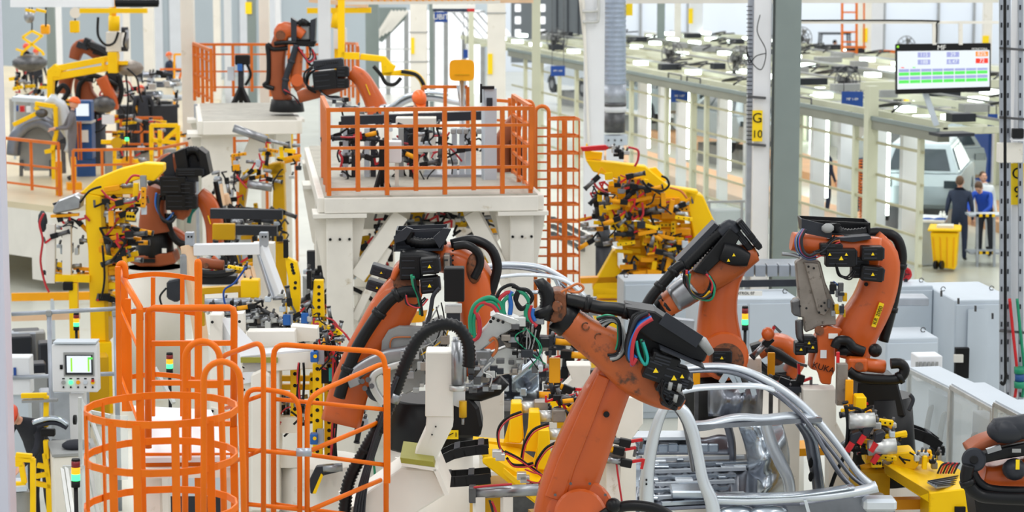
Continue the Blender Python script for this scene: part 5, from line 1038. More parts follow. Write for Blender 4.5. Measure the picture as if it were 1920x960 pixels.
motor(1634, 474, 40, 26, 0, S, r4, -.34); motor(1634, 512, 40, 28, -.1, S, r4, -.34); motor(1575, 482, 56, 34, 0, S, r4, -.3); motor(1556, 466, 40, 22, 0, S, r4, -.28, mark=False); motor(1610, 500, 30, 40, 0, S, r4, -.2, mark=False)
for x in (1556, 1587): tri(x, 477, S, -.41, r4, 3)
for k, c_ in enumerate(['blue', 'midgrey', 'rubber', 'blue', 'redhose', 'slate']): hose('cable', [(1506 + k, 430), (1493 + k * 2, 448), (1496 + k * 2, 470), (1512 + k, 484 - k), (1530, 484 - k * 2)], S, 3, c_, r4, -.3 - .02 * k, 8)
bundle(['rubber', 'rubber', 'slate', 'copper', 'redhose'], [(1528, 478), (1545, 470), (1560, 455), (1572, 448)], S, 1.8, r4, -.32, 3, 5)
bundle(['rubber'] * 3, [(1568, 492), (1574, 516), (1592, 522), (1602, 508)], S, 1.6, r4, -.36, 3, 6)
g4_ = put(MB().prism(P([(1492, 492), (1506, 484), (1538, 490), (1548, 530), (1566, 570), (1568, 610), (1540, 612), (1510, 624), (1506, 596), (1488, 592), (1488, 562), (1498, 560)], S, -.25), FH * .14), 'weld_gun', 'brushed', r4, bev=.012)
put(MB().prism(P([(1508, 492), (1534, 494), (1556, 580), (1546, 592), (1534, 588)], S, -.3), FH * .06), 'gun_bracket', 'brushed', g4_, bev=.006)
put(MB().prism(P([(1484, 566), (1500, 562), (1502, 596), (1486, 590)], S, -.34), FH * .12), 'gun_motor', 'dark_steel', g4_, bev=.01)
for x, y in ((1516, 500), (1526, 503), (1540, 574), (1548, 582), (1536, 586), (1500, 574), (1512, 578), (1546, 568)): put(MB().cyl(V(x, y, S, -.32), V(x, y, S, -.35), .012, n=8), 'bolt', 'ink', g4_)
hose('gun_pipe', [(1466, 476), (1486, 478), (1500, 482)], S, 3.5, 'steel', g4_, -.3); hose('gun_cable', [(1562, 528), (1574, 536), (1580, 532)], S, 2, 'blue', g4_, -.3)
hose('lower_jaw', [(1498, 600), (1500, 630), (1510, 640)], S, 8, 'dark_steel', g4_, -.2)
rd = random.Random(2)
for i in range(18): put(MB().box(V(rd.uniform(1552, 1584), rd.uniform(530, 590), S, -.3 - rd.random() * .1), (rd.uniform(.02, .06), .05, rd.uniform(.02, .09)), (RR, FH, ZZ)), 'fitting', rd.choice(['dark_steel', 'black', 'ochre', 'slate', 'steel']), g4_, bev=.003)
for x, y in ((1515, 640), (1522, 648), (1500, 652)): motor(x, y, 22, 24, 0, S, r4, -.2, .16)
# ---------------------------------------------------------------- R5 bottom right
S = 235
r5 = thing('industrial_robot', 'robot at the lower right corner with big black cylinder and thick hoses', 'robot', V(1885, 1000, S))
b0 = V(1890, 1010, S, .3); bz = Vector((b0.x, b0.y, 0)); put(MB().cyl(bz, b0, .42, .42, 24), 'pedestal', 'cream', r5)
put(MB().prism(P([(1826, 920), (1990, 920), (1990, 1020), (1840, 1020)], S, .1), FH * .5), 'robot_base', 'black', r5, bev=.03)
put(MB().ball(V(1887, 807, S, -.2), (.16, .12, .105), 20, (RR, FH, ZZ)), 'counterbalance_cap', 'slate', r5); put(MB().cyl(V(1862, 808, S, -.2), V(1930, 798, S, -.2), .1, n=24), 'counterbalance', 'slate', r5, .02)
limb('upper_casting', [(1812, 842), (1840, 832), (1880, 826), (1960, 822)], [14, 30, 40, 44], .3, S, 'robot_far', r5, .05)
limb('link_arm', [(1838, 890), (1870, 896), (1920, 890), (1980, 880)], [46, 60, 70, 80], .32, S, 'robot', r5, .05)
hub('joint_disc', 1826, 862, 23, -.25, -.05, S, 'slate', r5, 28, .015); hub('joint_cap', 1826, 862, 8, -.27, -.25, S, 'ink', r5, 16, .004)
limb('black_tube', [(1826, 862), (1870, 850), (1950, 836)], [22, 24, 28], .1, S, 'black', r5, -.18); put(MB().bar(V(1850, 846, S, -.28), V(1876, 838, S, -.28), .04), 'steel_label', 'steel', r5)
hose('base_hose', [(1816, 872), (1812, 900), (1832, 926), (1870, 934), (1990, 938)], S, 12, 'rubber', r5, -.3, 12, (.3,)); hose('base_hose', [(1822, 884), (1838, 908), (1872, 920), (1990, 922)], S, 10, 'rubber', r5, -.22, 12)
put(MB().ball(V(1902, 880, S, -.2), (.1, .1, .09), 14), 'motor_cap', 'slate', r5); put(MB().box(V(1908, 871, S, -.31), (.03, .01, .08), (RR, FH, ZZ)), 'yellow_mark', 'signyellow', r5); put(MB().box(V(1906, 845, S, -.3), (.07, .01, .03), (RR, FH, ZZ)), 'grey_label', 'midgrey', r5)
# ---------------------------------------------------------------- R6 two robots on the far platform
S = 104
r6 = thing('industrial_robot', 'brown-orange robot with upright black cable box on the far platform', 'robot', V(535, 200, S))
put(MB().cyl(V(538, 209, S), V(538, 186, S), .32, .28, 24), 'robot_base', 'black', r6, .01)
limb('link_arm', [(532, 190), (520, 150), (518, 110), (528, 72)], [34, 34, 34, 30], .32, S, 'robot_far', r6, e=.5)
limb('head_casting', [(528, 75), (532, 58), (556, 58), (570, 66)], [24, 34, 24, 20], .35, S, 'robot', r6); hub('opening', 526, 66, 9, -.22, -.2, S, 'rust', r6, 16, 0)
t_ = put(MB().prism(P([(545, 33), (556, 40), (556, 78), (546, 80)], S, -.2), FH * .3), 'cable_box', 'slate', r6); put(MB().prism(P([(582, 38), (592, 34), (590, 84), (582, 80)], S, -.2), FH * .3), 'side_plate', 'slate', t_); put(MB().prism(P([(554, 42), (584, 42), (584, 80), (554, 80)], S, .08), FH * .05), 'back_plate', 'black', t_)
put(MB().prism(P([(546, 76), (592, 78), (588, 88), (550, 86)], S, -.2), FH * .3), 'bottom_plate', 'ink', t_); put(MB().corr(P([(560, 46), (568, 40), (578, 46)], S, -.1), .06, .03, 10), 'corrugated_hose', 'rubber', t_)
put(MB().box(V(569, 62, S, -.02), (.24, .16, .24), (RR, FH, ZZ)), 'inner_box', 'midgrey', t_, bev=.02)
hose('hose', [(556, 80), (530, 80), (514, 82)], S, 4, 'rubber', r6, -.2); hose('hose', [(540, 90), (512, 92), (502, 84), (504, 110), (503, 150), (496, 160), (514, 166)], S, 4.5, 'rubber', r6, -.15)
hose('dress_hose', [(556, 84), (548, 110), (538, 140), (534, 165), (540, 176)], S, 6, 'slate', r6, -.25, 10, (.3, .6))
limb('upper_arm', [(560, 92), (557, 125), (556, 150), (566, 166)], [18, 20, 22, 24], .22, S, 'robot_dirty', r6, -.1); hub('wrist_ball', 557, 151, 12, -.3, -.1, S, 'robot', r6, 16)
bundle(['rubber', 'slate', 'redhose', 'rubber', 'rubber'], [(560, 92), (572, 108), (582, 120), (590, 110), (586, 92)], S, 1.5, r6, -.25, 4, 3)
bundle(['redhose', 'rubber'], [(535, 170), (552, 182), (562, 198)], S, 1.5, r6, -.3, 3, 3)
S = 118
r7 = thing('industrial_robot', 'orange robot with black motor cluster leaning behind the centre platform rail', 'robot', V(700, 210, S))
b0 = V(700, 214, S); bz = Vector((b0.x, b0.y, 0)); put(MB().cyl(bz + ZZ * .0, b0, .35, .3, 20), 'pedestal', 'cream', r7)
limb('link_arm', [(712, 216), (698, 182), (678, 148), (658, 134)], [44, 36, 32, 26], .3, S, 'robot', r7, e=.45, k=8)
limb('upper_arm', [(650, 150), (625, 160), (592, 172), (560, 182)], [30, 30, 26, 22], .22, S, 'robot_far', r7, -.1); put(MB().bar(V(686, 158, S, -.16), V(694, 178, S, -.16), .05, .01), 'yellow_label', 'signyellow', r7)
motor(642, 134, 22, 20, 0, S, r7, -.25, mark=False); motor(642, 156, 22, 18, 0, S, r7, -.25, mark=False); motor(610, 150, 44, 34, .1, S, r7, -.22, .25, mark=False); motor(616, 120, 54, 18, .1, S, r7, -.1, .3, 'slate', False, 'cable_tray')
put(MB().corr(P([(594, 126), (610, 120), (636, 116)], S, -.2), .06, .035, 10), 'corrugated_hose', 'rubber', r7); bundle(['rubber'] * 4, [(590, 130), (576, 140), (574, 160), (590, 170)], S, 2, r7, -.25, 3, 3)
bundle(['rubber', 'slate', 'steel'], [(600, 172), (616, 185), (640, 186), (650, 196)], S, 2, r7, -.25, 3, 4); hose('tool_hose', [(690, 178), (704, 192), (712, 198)], S, 4, 'rubber', r7, -.1)
rd = random.Random(6)
for i in range(10): put(MB().box(V(rd.uniform(608, 660), rd.uniform(180, 205), S, -.3), (rd.uniform(.04, .12), .08, rd.uniform(.03, .08)), (RR, FH, ZZ)), 'gun_fitting', rd.choice(['steel', 'slate', 'alu', 'black']), r7)
# ---------------------------------------------------------------- R7 left middle
S = 122
r8 = thing('industrial_robot', 'orange robot on a black drum base and round pedestal at the middle left', 'robot', V(288, 600, S))
b0 = V(290, 498, S, .2); bz = Vector((b0.x, b0.y, 0))
put(MB().cyl(bz, b0 - ZZ * .02, .47, .44, 32), 'pedestal', 'cream', r8); put(MB().cyl(b0 - ZZ * .1, b0 - ZZ * .02, .45, .45, 32), 'pedestal_flange', 'cream', r8, .01)
put(MB().prism(P([(244, 482), (324, 474), (330, 494), (300, 500), (262, 500), (242, 492)], S, -.2), FH * .55), 'foot_plate', 'robot_far', r8, bev=.02); put(MB().box(V(275, 489, S, -.22), (.26, .04, .06), (RR, FH, ZZ)), 'slot', 'ink', r8)
put(MB().cyl(V(290, 480, S, .1), V(290, 434, S, .1), .31, .26, 28), 'robot_base', 'black', r8, .015); put(MB().box(V(308, 470, S, -.2), (.07, .01, .07), (RR, FH, ZZ)), 'sticker', 'paper', r8)
limb('rotating_column', [(292, 436), (288, 410), (290, 380), (298, 350)], [66, 52, 44, 40], .42, S, 'robot_far', r8); limb('forearm_casting', [(318, 345), (330, 380), (342, 400), (352, 378)], [30, 30, 26, 20], .26, S, 'robot_far', r8, -.2)
limb('link_arm', [(404, 458), (402, 418), (390, 382), (372, 364)], [32, 34, 34, 30], .28, S, 'robot', r8, .0, e=.45, k=10); put(MB().bar(V(390, 404, S, -.16), V(395, 420, S, -.16), .06, .01), 'yellow_label', 'signyellow', r8)
limb('elbow_casting', [(300, 322), (318, 308), (334, 318)], [34, 44, 30], .3, S, 'robot_far', r8, .0)
t_ = put(MB().prism(P([(326, 286), (346, 278), (354, 326), (334, 334)], S, -.3), FH * .4), 'cable_tray', 'black', r8, bev=.01); put(MB().prism(P([(372, 278), (386, 288), (394, 326), (378, 334)], S, -.3), FH * .4), 'side_plate', 'black', t_)
put(MB().prism(P([(300, 300), (322, 286), (330, 330), (308, 336)], S, -.15), FH * .3), 'cover_plate', 'slate', r8, bev=.01)
put(MB().prism(P([(346, 288), (374, 286), (382, 326), (352, 330)], S, -.05), FH * .05), 'back_plate', 'slate', t_); put(MB().corr(P([(344, 300), (352, 284), (370, 284), (378, 300)], S, -.12), .075, .03, 12), 'corrugated_hose', 'rubber', t_)
put(MB().bar(V(300, 338, S, -.3), V(372, 334, S, -.3), .1), 'hose_pipe', 'slate', r8); hose('hose', [(278, 345), (292, 340), (306, 350), (306, 375)], S, 5, 'rubber', r8, -.35, 10)
for x, y, w_, h_ in ((352, 352, 26, 26), (358, 378, 22, 26), (326, 348, 48, 36), (334, 376, 44, 34), (356, 322, 50, 14)): motor(x, y, w_, h_, 0, S, r8, -.32, .2, mark=False)
bundle(['blue', 'rubber', 'slate', 'rubber'], [(298, 366), (296, 388), (304, 410), (318, 416), (330, 404)], S, 2.2, r8, -.36, 3, 3)
hose('side_hose', [(404, 340), (412, 380), (420, 420), (424, 455)], S, 5, 'rubber', r8, .1, 10); hose('rear_hose', [(316, 400), (318, 430), (332, 452), (350, 460)], S, 7, 'rubber', r8, -.1, 10); hose('teal_hose', [(372, 384), (358, 400), (354, 418)], S, 4, 'teal', r8, .1)
limb('base_casting', [(320, 432), (344, 452), (352, 470)], [20, 26, 20], .25, S, 'robot', r8, .1)
# ---------------------------------------------------------------- R8 far-left pair
S = 84
r9 = thing('industrial_robot', 'far brown-orange robot behind the tilted yellow boom at the upper left', 'robot', V(175, 210, S))
b0 = V(180, 205, S, .5); bz = Vector((b0.x, b0.y, 0)); put(MB().cyl(bz, b0, .24, .2, 20), 'pedestal', 'slate', r9)
limb('link_arm', [(180, 208), (160, 180), (156, 150), (166, 140)], [44, 36, 30, 20], .35, S, 'robot_far', r9, .4); limb('head_casting', [(140, 110), (148, 90), (166, 88), (190, 108)], [20, 26, 28, 20], .4, S, 'robot_far', r9, .5); limb('forearm', [(190, 145), (200, 165), (212, 190), (214, 205)], [22, 22, 20, 16], .25, S, 'robot', r9, .1)
limb('second_arm', [(122, 175), (124, 150), (130, 138)], [22, 26, 26], .3, S, 'robot_far', r9, .6)
for x, y, w_, h_ in ((162, 82, 12, 22), (180, 88, 40, 14), (150, 84, 10, 12), (210, 150, 30, 40), (202, 185, 20, 20)): motor(x, y, w_, h_, -.4, S, r9, .3, .2, 'slate', False)
for pts in ([(100, 170), (108, 145), (130, 138), (150, 146), (175, 150)], [(146, 190), (150, 158), (172, 142), (200, 150), (222, 160)], [(222, 140), (228, 170), (222, 195)], [(105, 175), (118, 160), (128, 172), (118, 188)]): hose('hose', pts, S, 5, 'rubber', r9, .1)
bundle(['rubber'] * 5, [(170, 90), (185, 95), (205, 108)], S, 4, r9, .2, 5, 2)
put(MB().ball(V(195, 196, S, 0), (.3, .2, .2), 10), 'weld_gun', 'dark_steel', r9)
# ---------------------------------------------------------------- R9, R10 small ones
S = 150
ra = thing('industrial_robot', 'partly hidden orange robot foot with black hose under the cream crossbar, left', 'robot', V(410, 600, S))
put(MB().cyl(V(372, 492, S), V(420, 498, S), 10 / S, n=18), 'counterbalance', 'robot_far', ra, .01); hub('opening', 386, 498, 5, -.08, -.06, S, 'rust', ra, 12, 0); hose('base_hose', [(376, 512), (400, 514), (430, 510), (440, 500), (438, 484), (430, 470)], S, 7, 'rubber', ra, -.1, 10)
limb('link', [(398, 482), (406, 490), (410, 500)], [10, 10, 10], .1, S, 'robot', ra, .1); put(MB().box(V(410, 525, S, .1), (.5, .3, .14), (RR, FH, ZZ)), 'robot_base', 'black', ra, bev=.02); q = V(410, 530, S, .1); put(MB().cyl(Vector((q.x, q.y, 0)), q, .35, n=24), 'pedestal', 'cream', ra)
S = 170
rb_ = thing('industrial_robot', 'low orange robot with ribbed black arm between the stack light and the lettered robot', 'robot', V(1440, 760, S))
limb('head_casting', [(1420, 662), (1446, 644), (1476, 650), (1492, 676), (1478, 702)], [22, 34, 38, 34, 24], .35, S, 'robot', rb_, .2); hub('opening', 1456, 668, 18, -.02, 0, S, 'rust', rb_, 20, 0)
limb('black_arm', [(1438, 652), (1460, 664), (1480, 676), (1498, 686)], [16, 18, 16, 12], .14, S, 'rubber', rb_, -.15); hose('hose', [(1418, 676), (1432, 690), (1452, 706), (1480, 712)], S, 7, 'rubber', rb_, -.1, 10); motor(1418, 652, 20, 18, .3, S, rb_, -.1, mark=False)
q = V(1450, 720, S, .3); put(MB().cyl(Vector((q.x, q.y, 0)), q, .38, .34, 24), 'pedestal', 'cream', rb_); put(MB().cyl(q, V(1450, 690, S, .3), .33, .28, 24), 'robot_base', 'black', rb_)
# ================================================================ FIXTURES, CARS, CAGES, CABINETS
def clamp(root, x, y, s, dm, ang, k=1.0, arm='red', rd=random):
    c = V(x, y, s, dm); a = RR * math.cos(ang) + ZZ * math.sin(ang); b = ZZ * math.cos(ang) - RR * math.sin(ang)
    o = put(MB().box(c, (.12 * k, .07 * k, .085 * k), (a, FH, b)), 'clamp', 'black', root, bev=.006)
    put(MB().cyl(c - a * .06 * k, c - a * .24 * k, .035 * k, n=12), 'clamp_cylinder', rd.choice(('steel', 'dark_steel', 'slate', 'yellow_orange')), o)
    put(MB().cyl(c - a * .235 * k, c - a * .26 * k, .042 * k, n=12), 'cylinder_cap', 'slate', o)
    put(MB().bar(c + a * .04 * k + b * .02 * k, c + a * .17 * k + b * .07 * k, .04 * k, .03 * k), 'clamp_arm', arm, o)
    put(MB().bar(c + a * .17 * k + b * .08 * k, c + a * .17 * k - b * .03 * k, .03 * k), 'clamp_tip', arm if rd.random() < .5 else 'dark_steel', o)
def bracket(root, x, y, s, dm, wpx, hpx, m='yellow', holes=0, ang=0):
    c = V(x, y, s, dm); a = RR * math.cos(ang) + ZZ * math.sin(ang); b = ZZ * math.cos(ang) - RR * math.sin(ang)
    o = put(MB().box(c, (wpx / s, .06, hpx / s), (a, FH, b)), 'bracket', m, root, bev=.006)
    for i in range(holes):
        q = c + b * (hpx / s) * ((i + .5) / holes - .5) * .9 if hpx > wpx else c + a * (wpx / s) * ((i + .5) / holes - .5) * .9
        put(MB().cyl(q - FH * .031, q - FH * .036, min(wpx, hpx) / s * .17, n=12), 'hole', 'ink', o)
    return o
def inside(x, y, pg):
    c = False; j = len(pg) - 1
    for i in range(len(pg)):
        if (pg[i][1] > y) != (pg[j][1] > y) and x < (pg[j][0] - pg[i][0]) * (y - pg[i][1]) / (pg[j][1] - pg[i][1]) + pg[i][0]: c = not c
        j = i
    return c
def clutter(root, pg, s, d0, d1, n, seed, k=1.0, mix='yyycccbhf', ycol=('yellow', 'yellow', 'yellow_orange'), arms=('red', 'red', 'ink')):
    rd = random.Random(seed); xs = [p[0] for p in pg]; ys = [p[1] for p in pg]; i = 0
    while i < n:
        x, y = rd.uniform(min(xs), max(xs)), rd.uniform(min(ys), max(ys))
        if not inside(x, y, pg): continue
        i += 1; dm = rd.uniform(d0, d1); t = rd.choice(mix); u = k * s / 120
        if t == 'y': bracket(root, x, y, s, dm, *rd.choice([(26 * u, 9 * u), (9 * u, 26 * u), (16 * u, 14 * u), (34 * u, 7 * u)]), rd.choice(ycol), rd.choice([0, 0, 3]), rd.uniform(-.25, .25))
        elif t == 'c': clamp(root, x, y, s, dm - .1, rd.choice([0, math.pi, 1.57, -1.57, .6, 2.6]) + rd.uniform(-.3, .3), k, rd.choice(arms), rd)
        elif t == 'b':
            o = put(MB().box(V(x, y, s, dm), (.1 * k * rd.uniform(.5, 1.3), .1 * k, .1 * k * rd.uniform(.5, 1.3)), (RR, FH, ZZ)), 'valve_block', rd.choice(['steel', 'alu', 'slate', 'black', 'cabinet']), root, bev=.008)
            put(MB().cyl(V(x, y, s, dm), V(x + 3 * u, y - 11 * u, s, dm - .03), .02 * k, n=8), 'fitting', 'dark_steel', o)
        elif t == 'h':
            q = [(x, y)]
            for _ in range(3): q.append((q[-1][0] + rd.uniform(-16, 16) * u, q[-1][1] + rd.uniform(-5, 18) * u))
            hose('hose', q, s, rd.uniform(1.2, 2.2) * u, rd.choice(['redhose', 'rubber', 'rubber', 'slate']), root, dm - .15, 6)
        elif t == 'f': put(MB().cyl(V(x - 9 * u, y, s, dm), V(x + 9 * u, y + rd.uniform(-3, 3), s, dm), .035 * k, n=12), 'cylinder', 'steel', root)
def plates(root, name, m, s, dm, th, *polys, bev=.008):
    return [put(MB().prism(P(p, s, dm), FH * th), name, m, root, bev=bev) for p in polys]
# ---------------------------------------------------------------- yellow handling frame, left
S = 132
yf = thing('welding_fixture', 'tall yellow C-shaped welding frame with clamps and red tips, left of the drum-based robot', 'fixture', V(190, 640, S))
c0 = V(190, 560, S); put(MB().prism(P([(160, 362), (190, 368), (192, 420), (198, 470), (202, 640), (170, 640), (165, 470), (160, 420)], S, 0), FH * .35), 'frame_column', 'yellow', yf, bev=.015)
put(MB().prism(P([(188, 368), (194, 372), (202, 470), (204, 640), (198, 640), (192, 470)], S, -.02), FH * .36), 'column_edge', 'ochre', yf)
put(MB().prism(P([(150, 362), (180, 335), (222, 318), (270, 306), (306, 308), (306, 322), (288, 340), (262, 336), (220, 350), (195, 368)], S, 0), FH * .3), 'frame_boom', 'yellow', yf, bev=.015)
q = V(185, 640, S); put(MB().box2(Vector((q.x - .17, q.y - .17, 0)), Vector((q.x + .17, q.y + .2, q.z))), 'frame_foot', 'yellow', yf)
put(MB().prism(P([(98, 395), (108, 376), (140, 364), (152, 372), (150, 392), (100, 402)], S, -.1), FH * .3), 'wrapped_motor', 'steel', yf, bev=.02)
put(MB().bar(V(96, 405, S), V(148, 402, S), .1, .04), 'bracket_plate', 'yellow_orange', yf)
for x in (96, 126): put(MB().bar(V(x, 420, S), V(x, 530, S), .12), 'support_leg', 'cream', yf)
put(MB().bar(V(105, 520, S), V(170, 522, S), .16, .1), 'lower_beam', 'yellow', yf); put(MB().bar(V(138, 530, S, -.05), V(140, 640, S, -.05), .12), 'lower_post', 'yellow', yf)
put(MB().box(V(128, 536, S, -.1), (.14, .1, .12), (RR, FH, ZZ)), 'sensor', 'ink', yf, bev=.01); put(MB().box(V(196, 557, S, -.1), (.16, .1, .1), (RR, FH, ZZ)), 'sensor', 'ink', yf, bev=.01)
bracket(yf, 269, 370, S, -.25, 9, 38, 'yellow_orange', 3, -.05); put(MB().box(V(269, 342, S, -.2), (.09, .08, .2), (RR, FH, ZZ)), 'pneumatic_head', 'steel', yf, bev=.01); put(MB().box(V(270, 394, S, -.2), (.07, .07, .12), (RR, FH, ZZ)), 'pneumatic_foot', 'cabinet', yf)
clutter(yf, [(196, 350), (262, 345), (258, 400), (250, 480), (200, 520)], S, -.2, .3, 78, 21, 1.0, 'yyyccbhf')
plates(yf, 'shelf_plate', 'yellow', S, .0, .25, *[[(x, y), (x + w_, y - 1), (x + w_, y + h_), (x, y + h_ + 1)] for x, y, w_, h_ in ((198, 352, 58, 12), (200, 380, 50, 10), (198, 408, 34, 12), (198, 430, 40, 10), (200, 466, 38, 14), (200, 500, 28, 10), (202, 530, 26, 12))])
clutter(yf, [(200, 480), (228, 470), (232, 560), (204, 600)], S, -.1, .3, 16, 22)
clutter(yf, [(100, 400), (160, 400), (162, 520), (100, 520)], S, .0, .3, 34, 23, .9, 'ycbhfb')
for pts, c_ in (([(190, 356), (206, 372), (232, 380), (256, 376), (262, 362)], 'redhose'), ([(150, 380), (168, 358), (190, 350)], 'rubber'), ([(82, 400), (74, 420), (80, 450), (76, 490), (84, 530), (92, 548)], 'redhose'), ([(236, 345), (248, 330), (262, 330)], 'redhose'), ([(190, 560), (196, 520), (192, 460)], 'rubber')):
    hose('hose', pts, S, 2.2, c_, yf, -.3, 6)
put(MB().ball(V(80, 415, S), (.07, .07, .16), 10), 'hose_bundle', 'slate', yf)
bm = thing('floor_barrier', 'yellow-orange horizontal barrier beam crossing behind the left fixture', 'barrier', V(80, 560, 118))
put(MB().bar(V(22, 557, 118), V(300, 552, 118), .05, .13), 'beam', 'yellow_orange', bm); put(MB().bar(V(22, 596, 124), V(150, 592, 124), .06, .1), 'lower_beam', 'peach', bm)
for x in (98, 240): q = V(x, 560, 118); put(MB().box2(Vector((q.x - .03, q.y - .03, 0)), Vector((q.x + .03, q.y + .03, q.z))), 'post', 'cabinet', bm)
# floor machinery behind the left rail
mc = thing('pallet_base', 'grey machine bases on the floor behind the pipe rail at the left', 'machine', V(110, 650, 126))
rd = random.Random(31)
for i in range(14):
    x, y = rd.uniform(30, 230), rd.uniform(615, 735); q = V(x, y, 128 + (y - 615) * .15); put(MB().box2(Vector((q.x - .2, q.y - .15, 0)), Vector((q.x + .2, q.y + .15, max(.25, q.z)))), 'base_block', rd.choice(['midgrey', 'galv', 'cabinet', 'slate', 'ochre']), mc, bev=.02)
# ---------------------------------------------------------------- yellow fixtures behind, between the platforms
S = 112
yg = thing('welding_fixture', 'yellow welding fixture with silver cylinders between the two platforms', 'fixture', V(490, 450, S))
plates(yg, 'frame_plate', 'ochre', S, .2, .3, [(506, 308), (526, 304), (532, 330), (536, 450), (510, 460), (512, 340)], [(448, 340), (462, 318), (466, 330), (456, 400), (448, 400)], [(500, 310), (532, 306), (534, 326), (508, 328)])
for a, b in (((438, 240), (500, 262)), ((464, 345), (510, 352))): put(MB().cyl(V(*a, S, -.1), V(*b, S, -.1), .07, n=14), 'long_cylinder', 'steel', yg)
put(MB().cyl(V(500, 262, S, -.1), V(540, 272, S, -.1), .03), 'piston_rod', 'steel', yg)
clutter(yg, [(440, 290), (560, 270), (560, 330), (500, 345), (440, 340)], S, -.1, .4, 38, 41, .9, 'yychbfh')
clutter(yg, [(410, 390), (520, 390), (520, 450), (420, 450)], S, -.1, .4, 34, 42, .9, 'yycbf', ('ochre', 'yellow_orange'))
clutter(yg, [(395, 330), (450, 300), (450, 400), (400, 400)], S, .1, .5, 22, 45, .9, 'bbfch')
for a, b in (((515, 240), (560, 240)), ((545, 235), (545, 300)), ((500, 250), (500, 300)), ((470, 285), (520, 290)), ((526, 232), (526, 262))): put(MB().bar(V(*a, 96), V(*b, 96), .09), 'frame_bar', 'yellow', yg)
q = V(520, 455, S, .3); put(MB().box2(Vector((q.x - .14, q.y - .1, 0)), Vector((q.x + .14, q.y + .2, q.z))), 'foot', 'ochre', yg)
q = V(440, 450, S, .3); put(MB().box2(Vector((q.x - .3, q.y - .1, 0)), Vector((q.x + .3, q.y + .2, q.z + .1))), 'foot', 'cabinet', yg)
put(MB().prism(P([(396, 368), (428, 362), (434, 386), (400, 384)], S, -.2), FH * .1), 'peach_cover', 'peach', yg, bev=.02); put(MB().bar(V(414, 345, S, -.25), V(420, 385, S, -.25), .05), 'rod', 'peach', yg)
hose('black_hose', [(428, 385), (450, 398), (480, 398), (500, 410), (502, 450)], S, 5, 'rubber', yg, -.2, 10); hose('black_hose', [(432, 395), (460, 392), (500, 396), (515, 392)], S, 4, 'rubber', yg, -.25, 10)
gr9 = guard('orange railing behind the fixtures between the two platforms', [V(440, 300, 90), V(560, 298, 90)], (.75, .4, .1), (4,), r=.03, top=.8)
for x in (445, 500, 555): q = V(x, 300, 90); put(MB().bar(q, Vector((q.x, q.y, 0)), .06), 'leg', 'rail', gr9)
# far left: line of half-built silver parts and hoses around the far robots
fl_ = thing('assembly_fixture', 'far cluttered fixture with silver parts and dark hoses right of the tilted yellow boom', 'fixture', V(270, 210, 78))
clutter(fl_, [(235, 135), (300, 135), (335, 150), (335, 205), (240, 205)], 78, -.2, .6, 34, 131, 1.3, 'bbbhfc', ('yellow',), ('ink', 'dark_steel'))
clutter(fl_, [(105, 145), (225, 140), (230, 205), (120, 205)], 82, .0, .8, 30, 132, 1.3, 'hhbcyf', ('yellow', 'yellow_orange'), ('ink', 'dark_steel'))
for x in (250, 300, 130): q = V(x, 205, 78, .2); put(MB().box2(Vector((q.x - .4, q.y - .2, 0)), Vector((q.x + .4, q.y + .2, q.z + .1))), 'foot', 'slate', fl_)
fm_ = thing('assembly_fixture', 'far cluttered fixture with grey and yellow parts under the scissor gripper, far left edge', 'fixture', V(60, 210, 76))
clutter(fm_, [(24, 140), (90, 140), (90, 185), (24, 185)], 74, .2, .9, 22, 133, 1.2, 'bbyhfc', ('yellow',), ('ink', 'red'))
for x in (40, 78): q = V(x, 185, 74, .6); put(MB().box2(Vector((q.x - .3, q.y - .2, 0)), Vector((q.x + .3, q.y + .2, q.z))), 'foot', 'midgrey', fm_)
fn_ = thing('assembly_fixture', 'far yellow and red clamp fixture standing behind the far orange guardrail', 'fixture', V(240, 300, 88))
clutter(fn_, [(190, 215), (340, 225), (340, 300), (200, 300)], 88, .0, .6, 34, 134, 1.1, 'yyccbhf', ('yellow', 'yellow_orange'), ('red', 'ink'))
for x in (215, 270, 325): q = V(x, 296, 88, .3); put(MB().box2(Vector((q.x - .2, q.y - .15, 1.67)), Vector((q.x + .2, q.y + .15, q.z + .2))), 'foot', 'midgrey', fn_)
# machinery between the rear leg of the centre platform and the tilted stand
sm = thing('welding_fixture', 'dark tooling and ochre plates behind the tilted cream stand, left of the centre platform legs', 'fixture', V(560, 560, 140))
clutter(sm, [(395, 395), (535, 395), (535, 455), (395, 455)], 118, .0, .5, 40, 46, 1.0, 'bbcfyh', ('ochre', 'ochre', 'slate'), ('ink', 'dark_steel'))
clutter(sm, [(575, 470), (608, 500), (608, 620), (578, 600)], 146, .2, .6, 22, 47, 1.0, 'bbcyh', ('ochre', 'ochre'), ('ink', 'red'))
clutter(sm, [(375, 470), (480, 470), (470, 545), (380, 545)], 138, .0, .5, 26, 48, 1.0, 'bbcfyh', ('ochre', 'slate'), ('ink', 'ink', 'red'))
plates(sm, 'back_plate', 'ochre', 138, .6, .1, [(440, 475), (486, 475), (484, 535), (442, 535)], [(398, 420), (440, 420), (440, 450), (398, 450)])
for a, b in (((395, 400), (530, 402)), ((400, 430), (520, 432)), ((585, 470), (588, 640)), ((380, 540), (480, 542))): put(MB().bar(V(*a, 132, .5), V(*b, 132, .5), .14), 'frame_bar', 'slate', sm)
for x in (420, 500, 590): q = V(x, 545, 132, .6); put(MB().box2(Vector((q.x - .15, q.y - .15, 0)), Vector((q.x + .15, q.y + .15, q.z + .2))), 'foot', 'midgrey', sm)
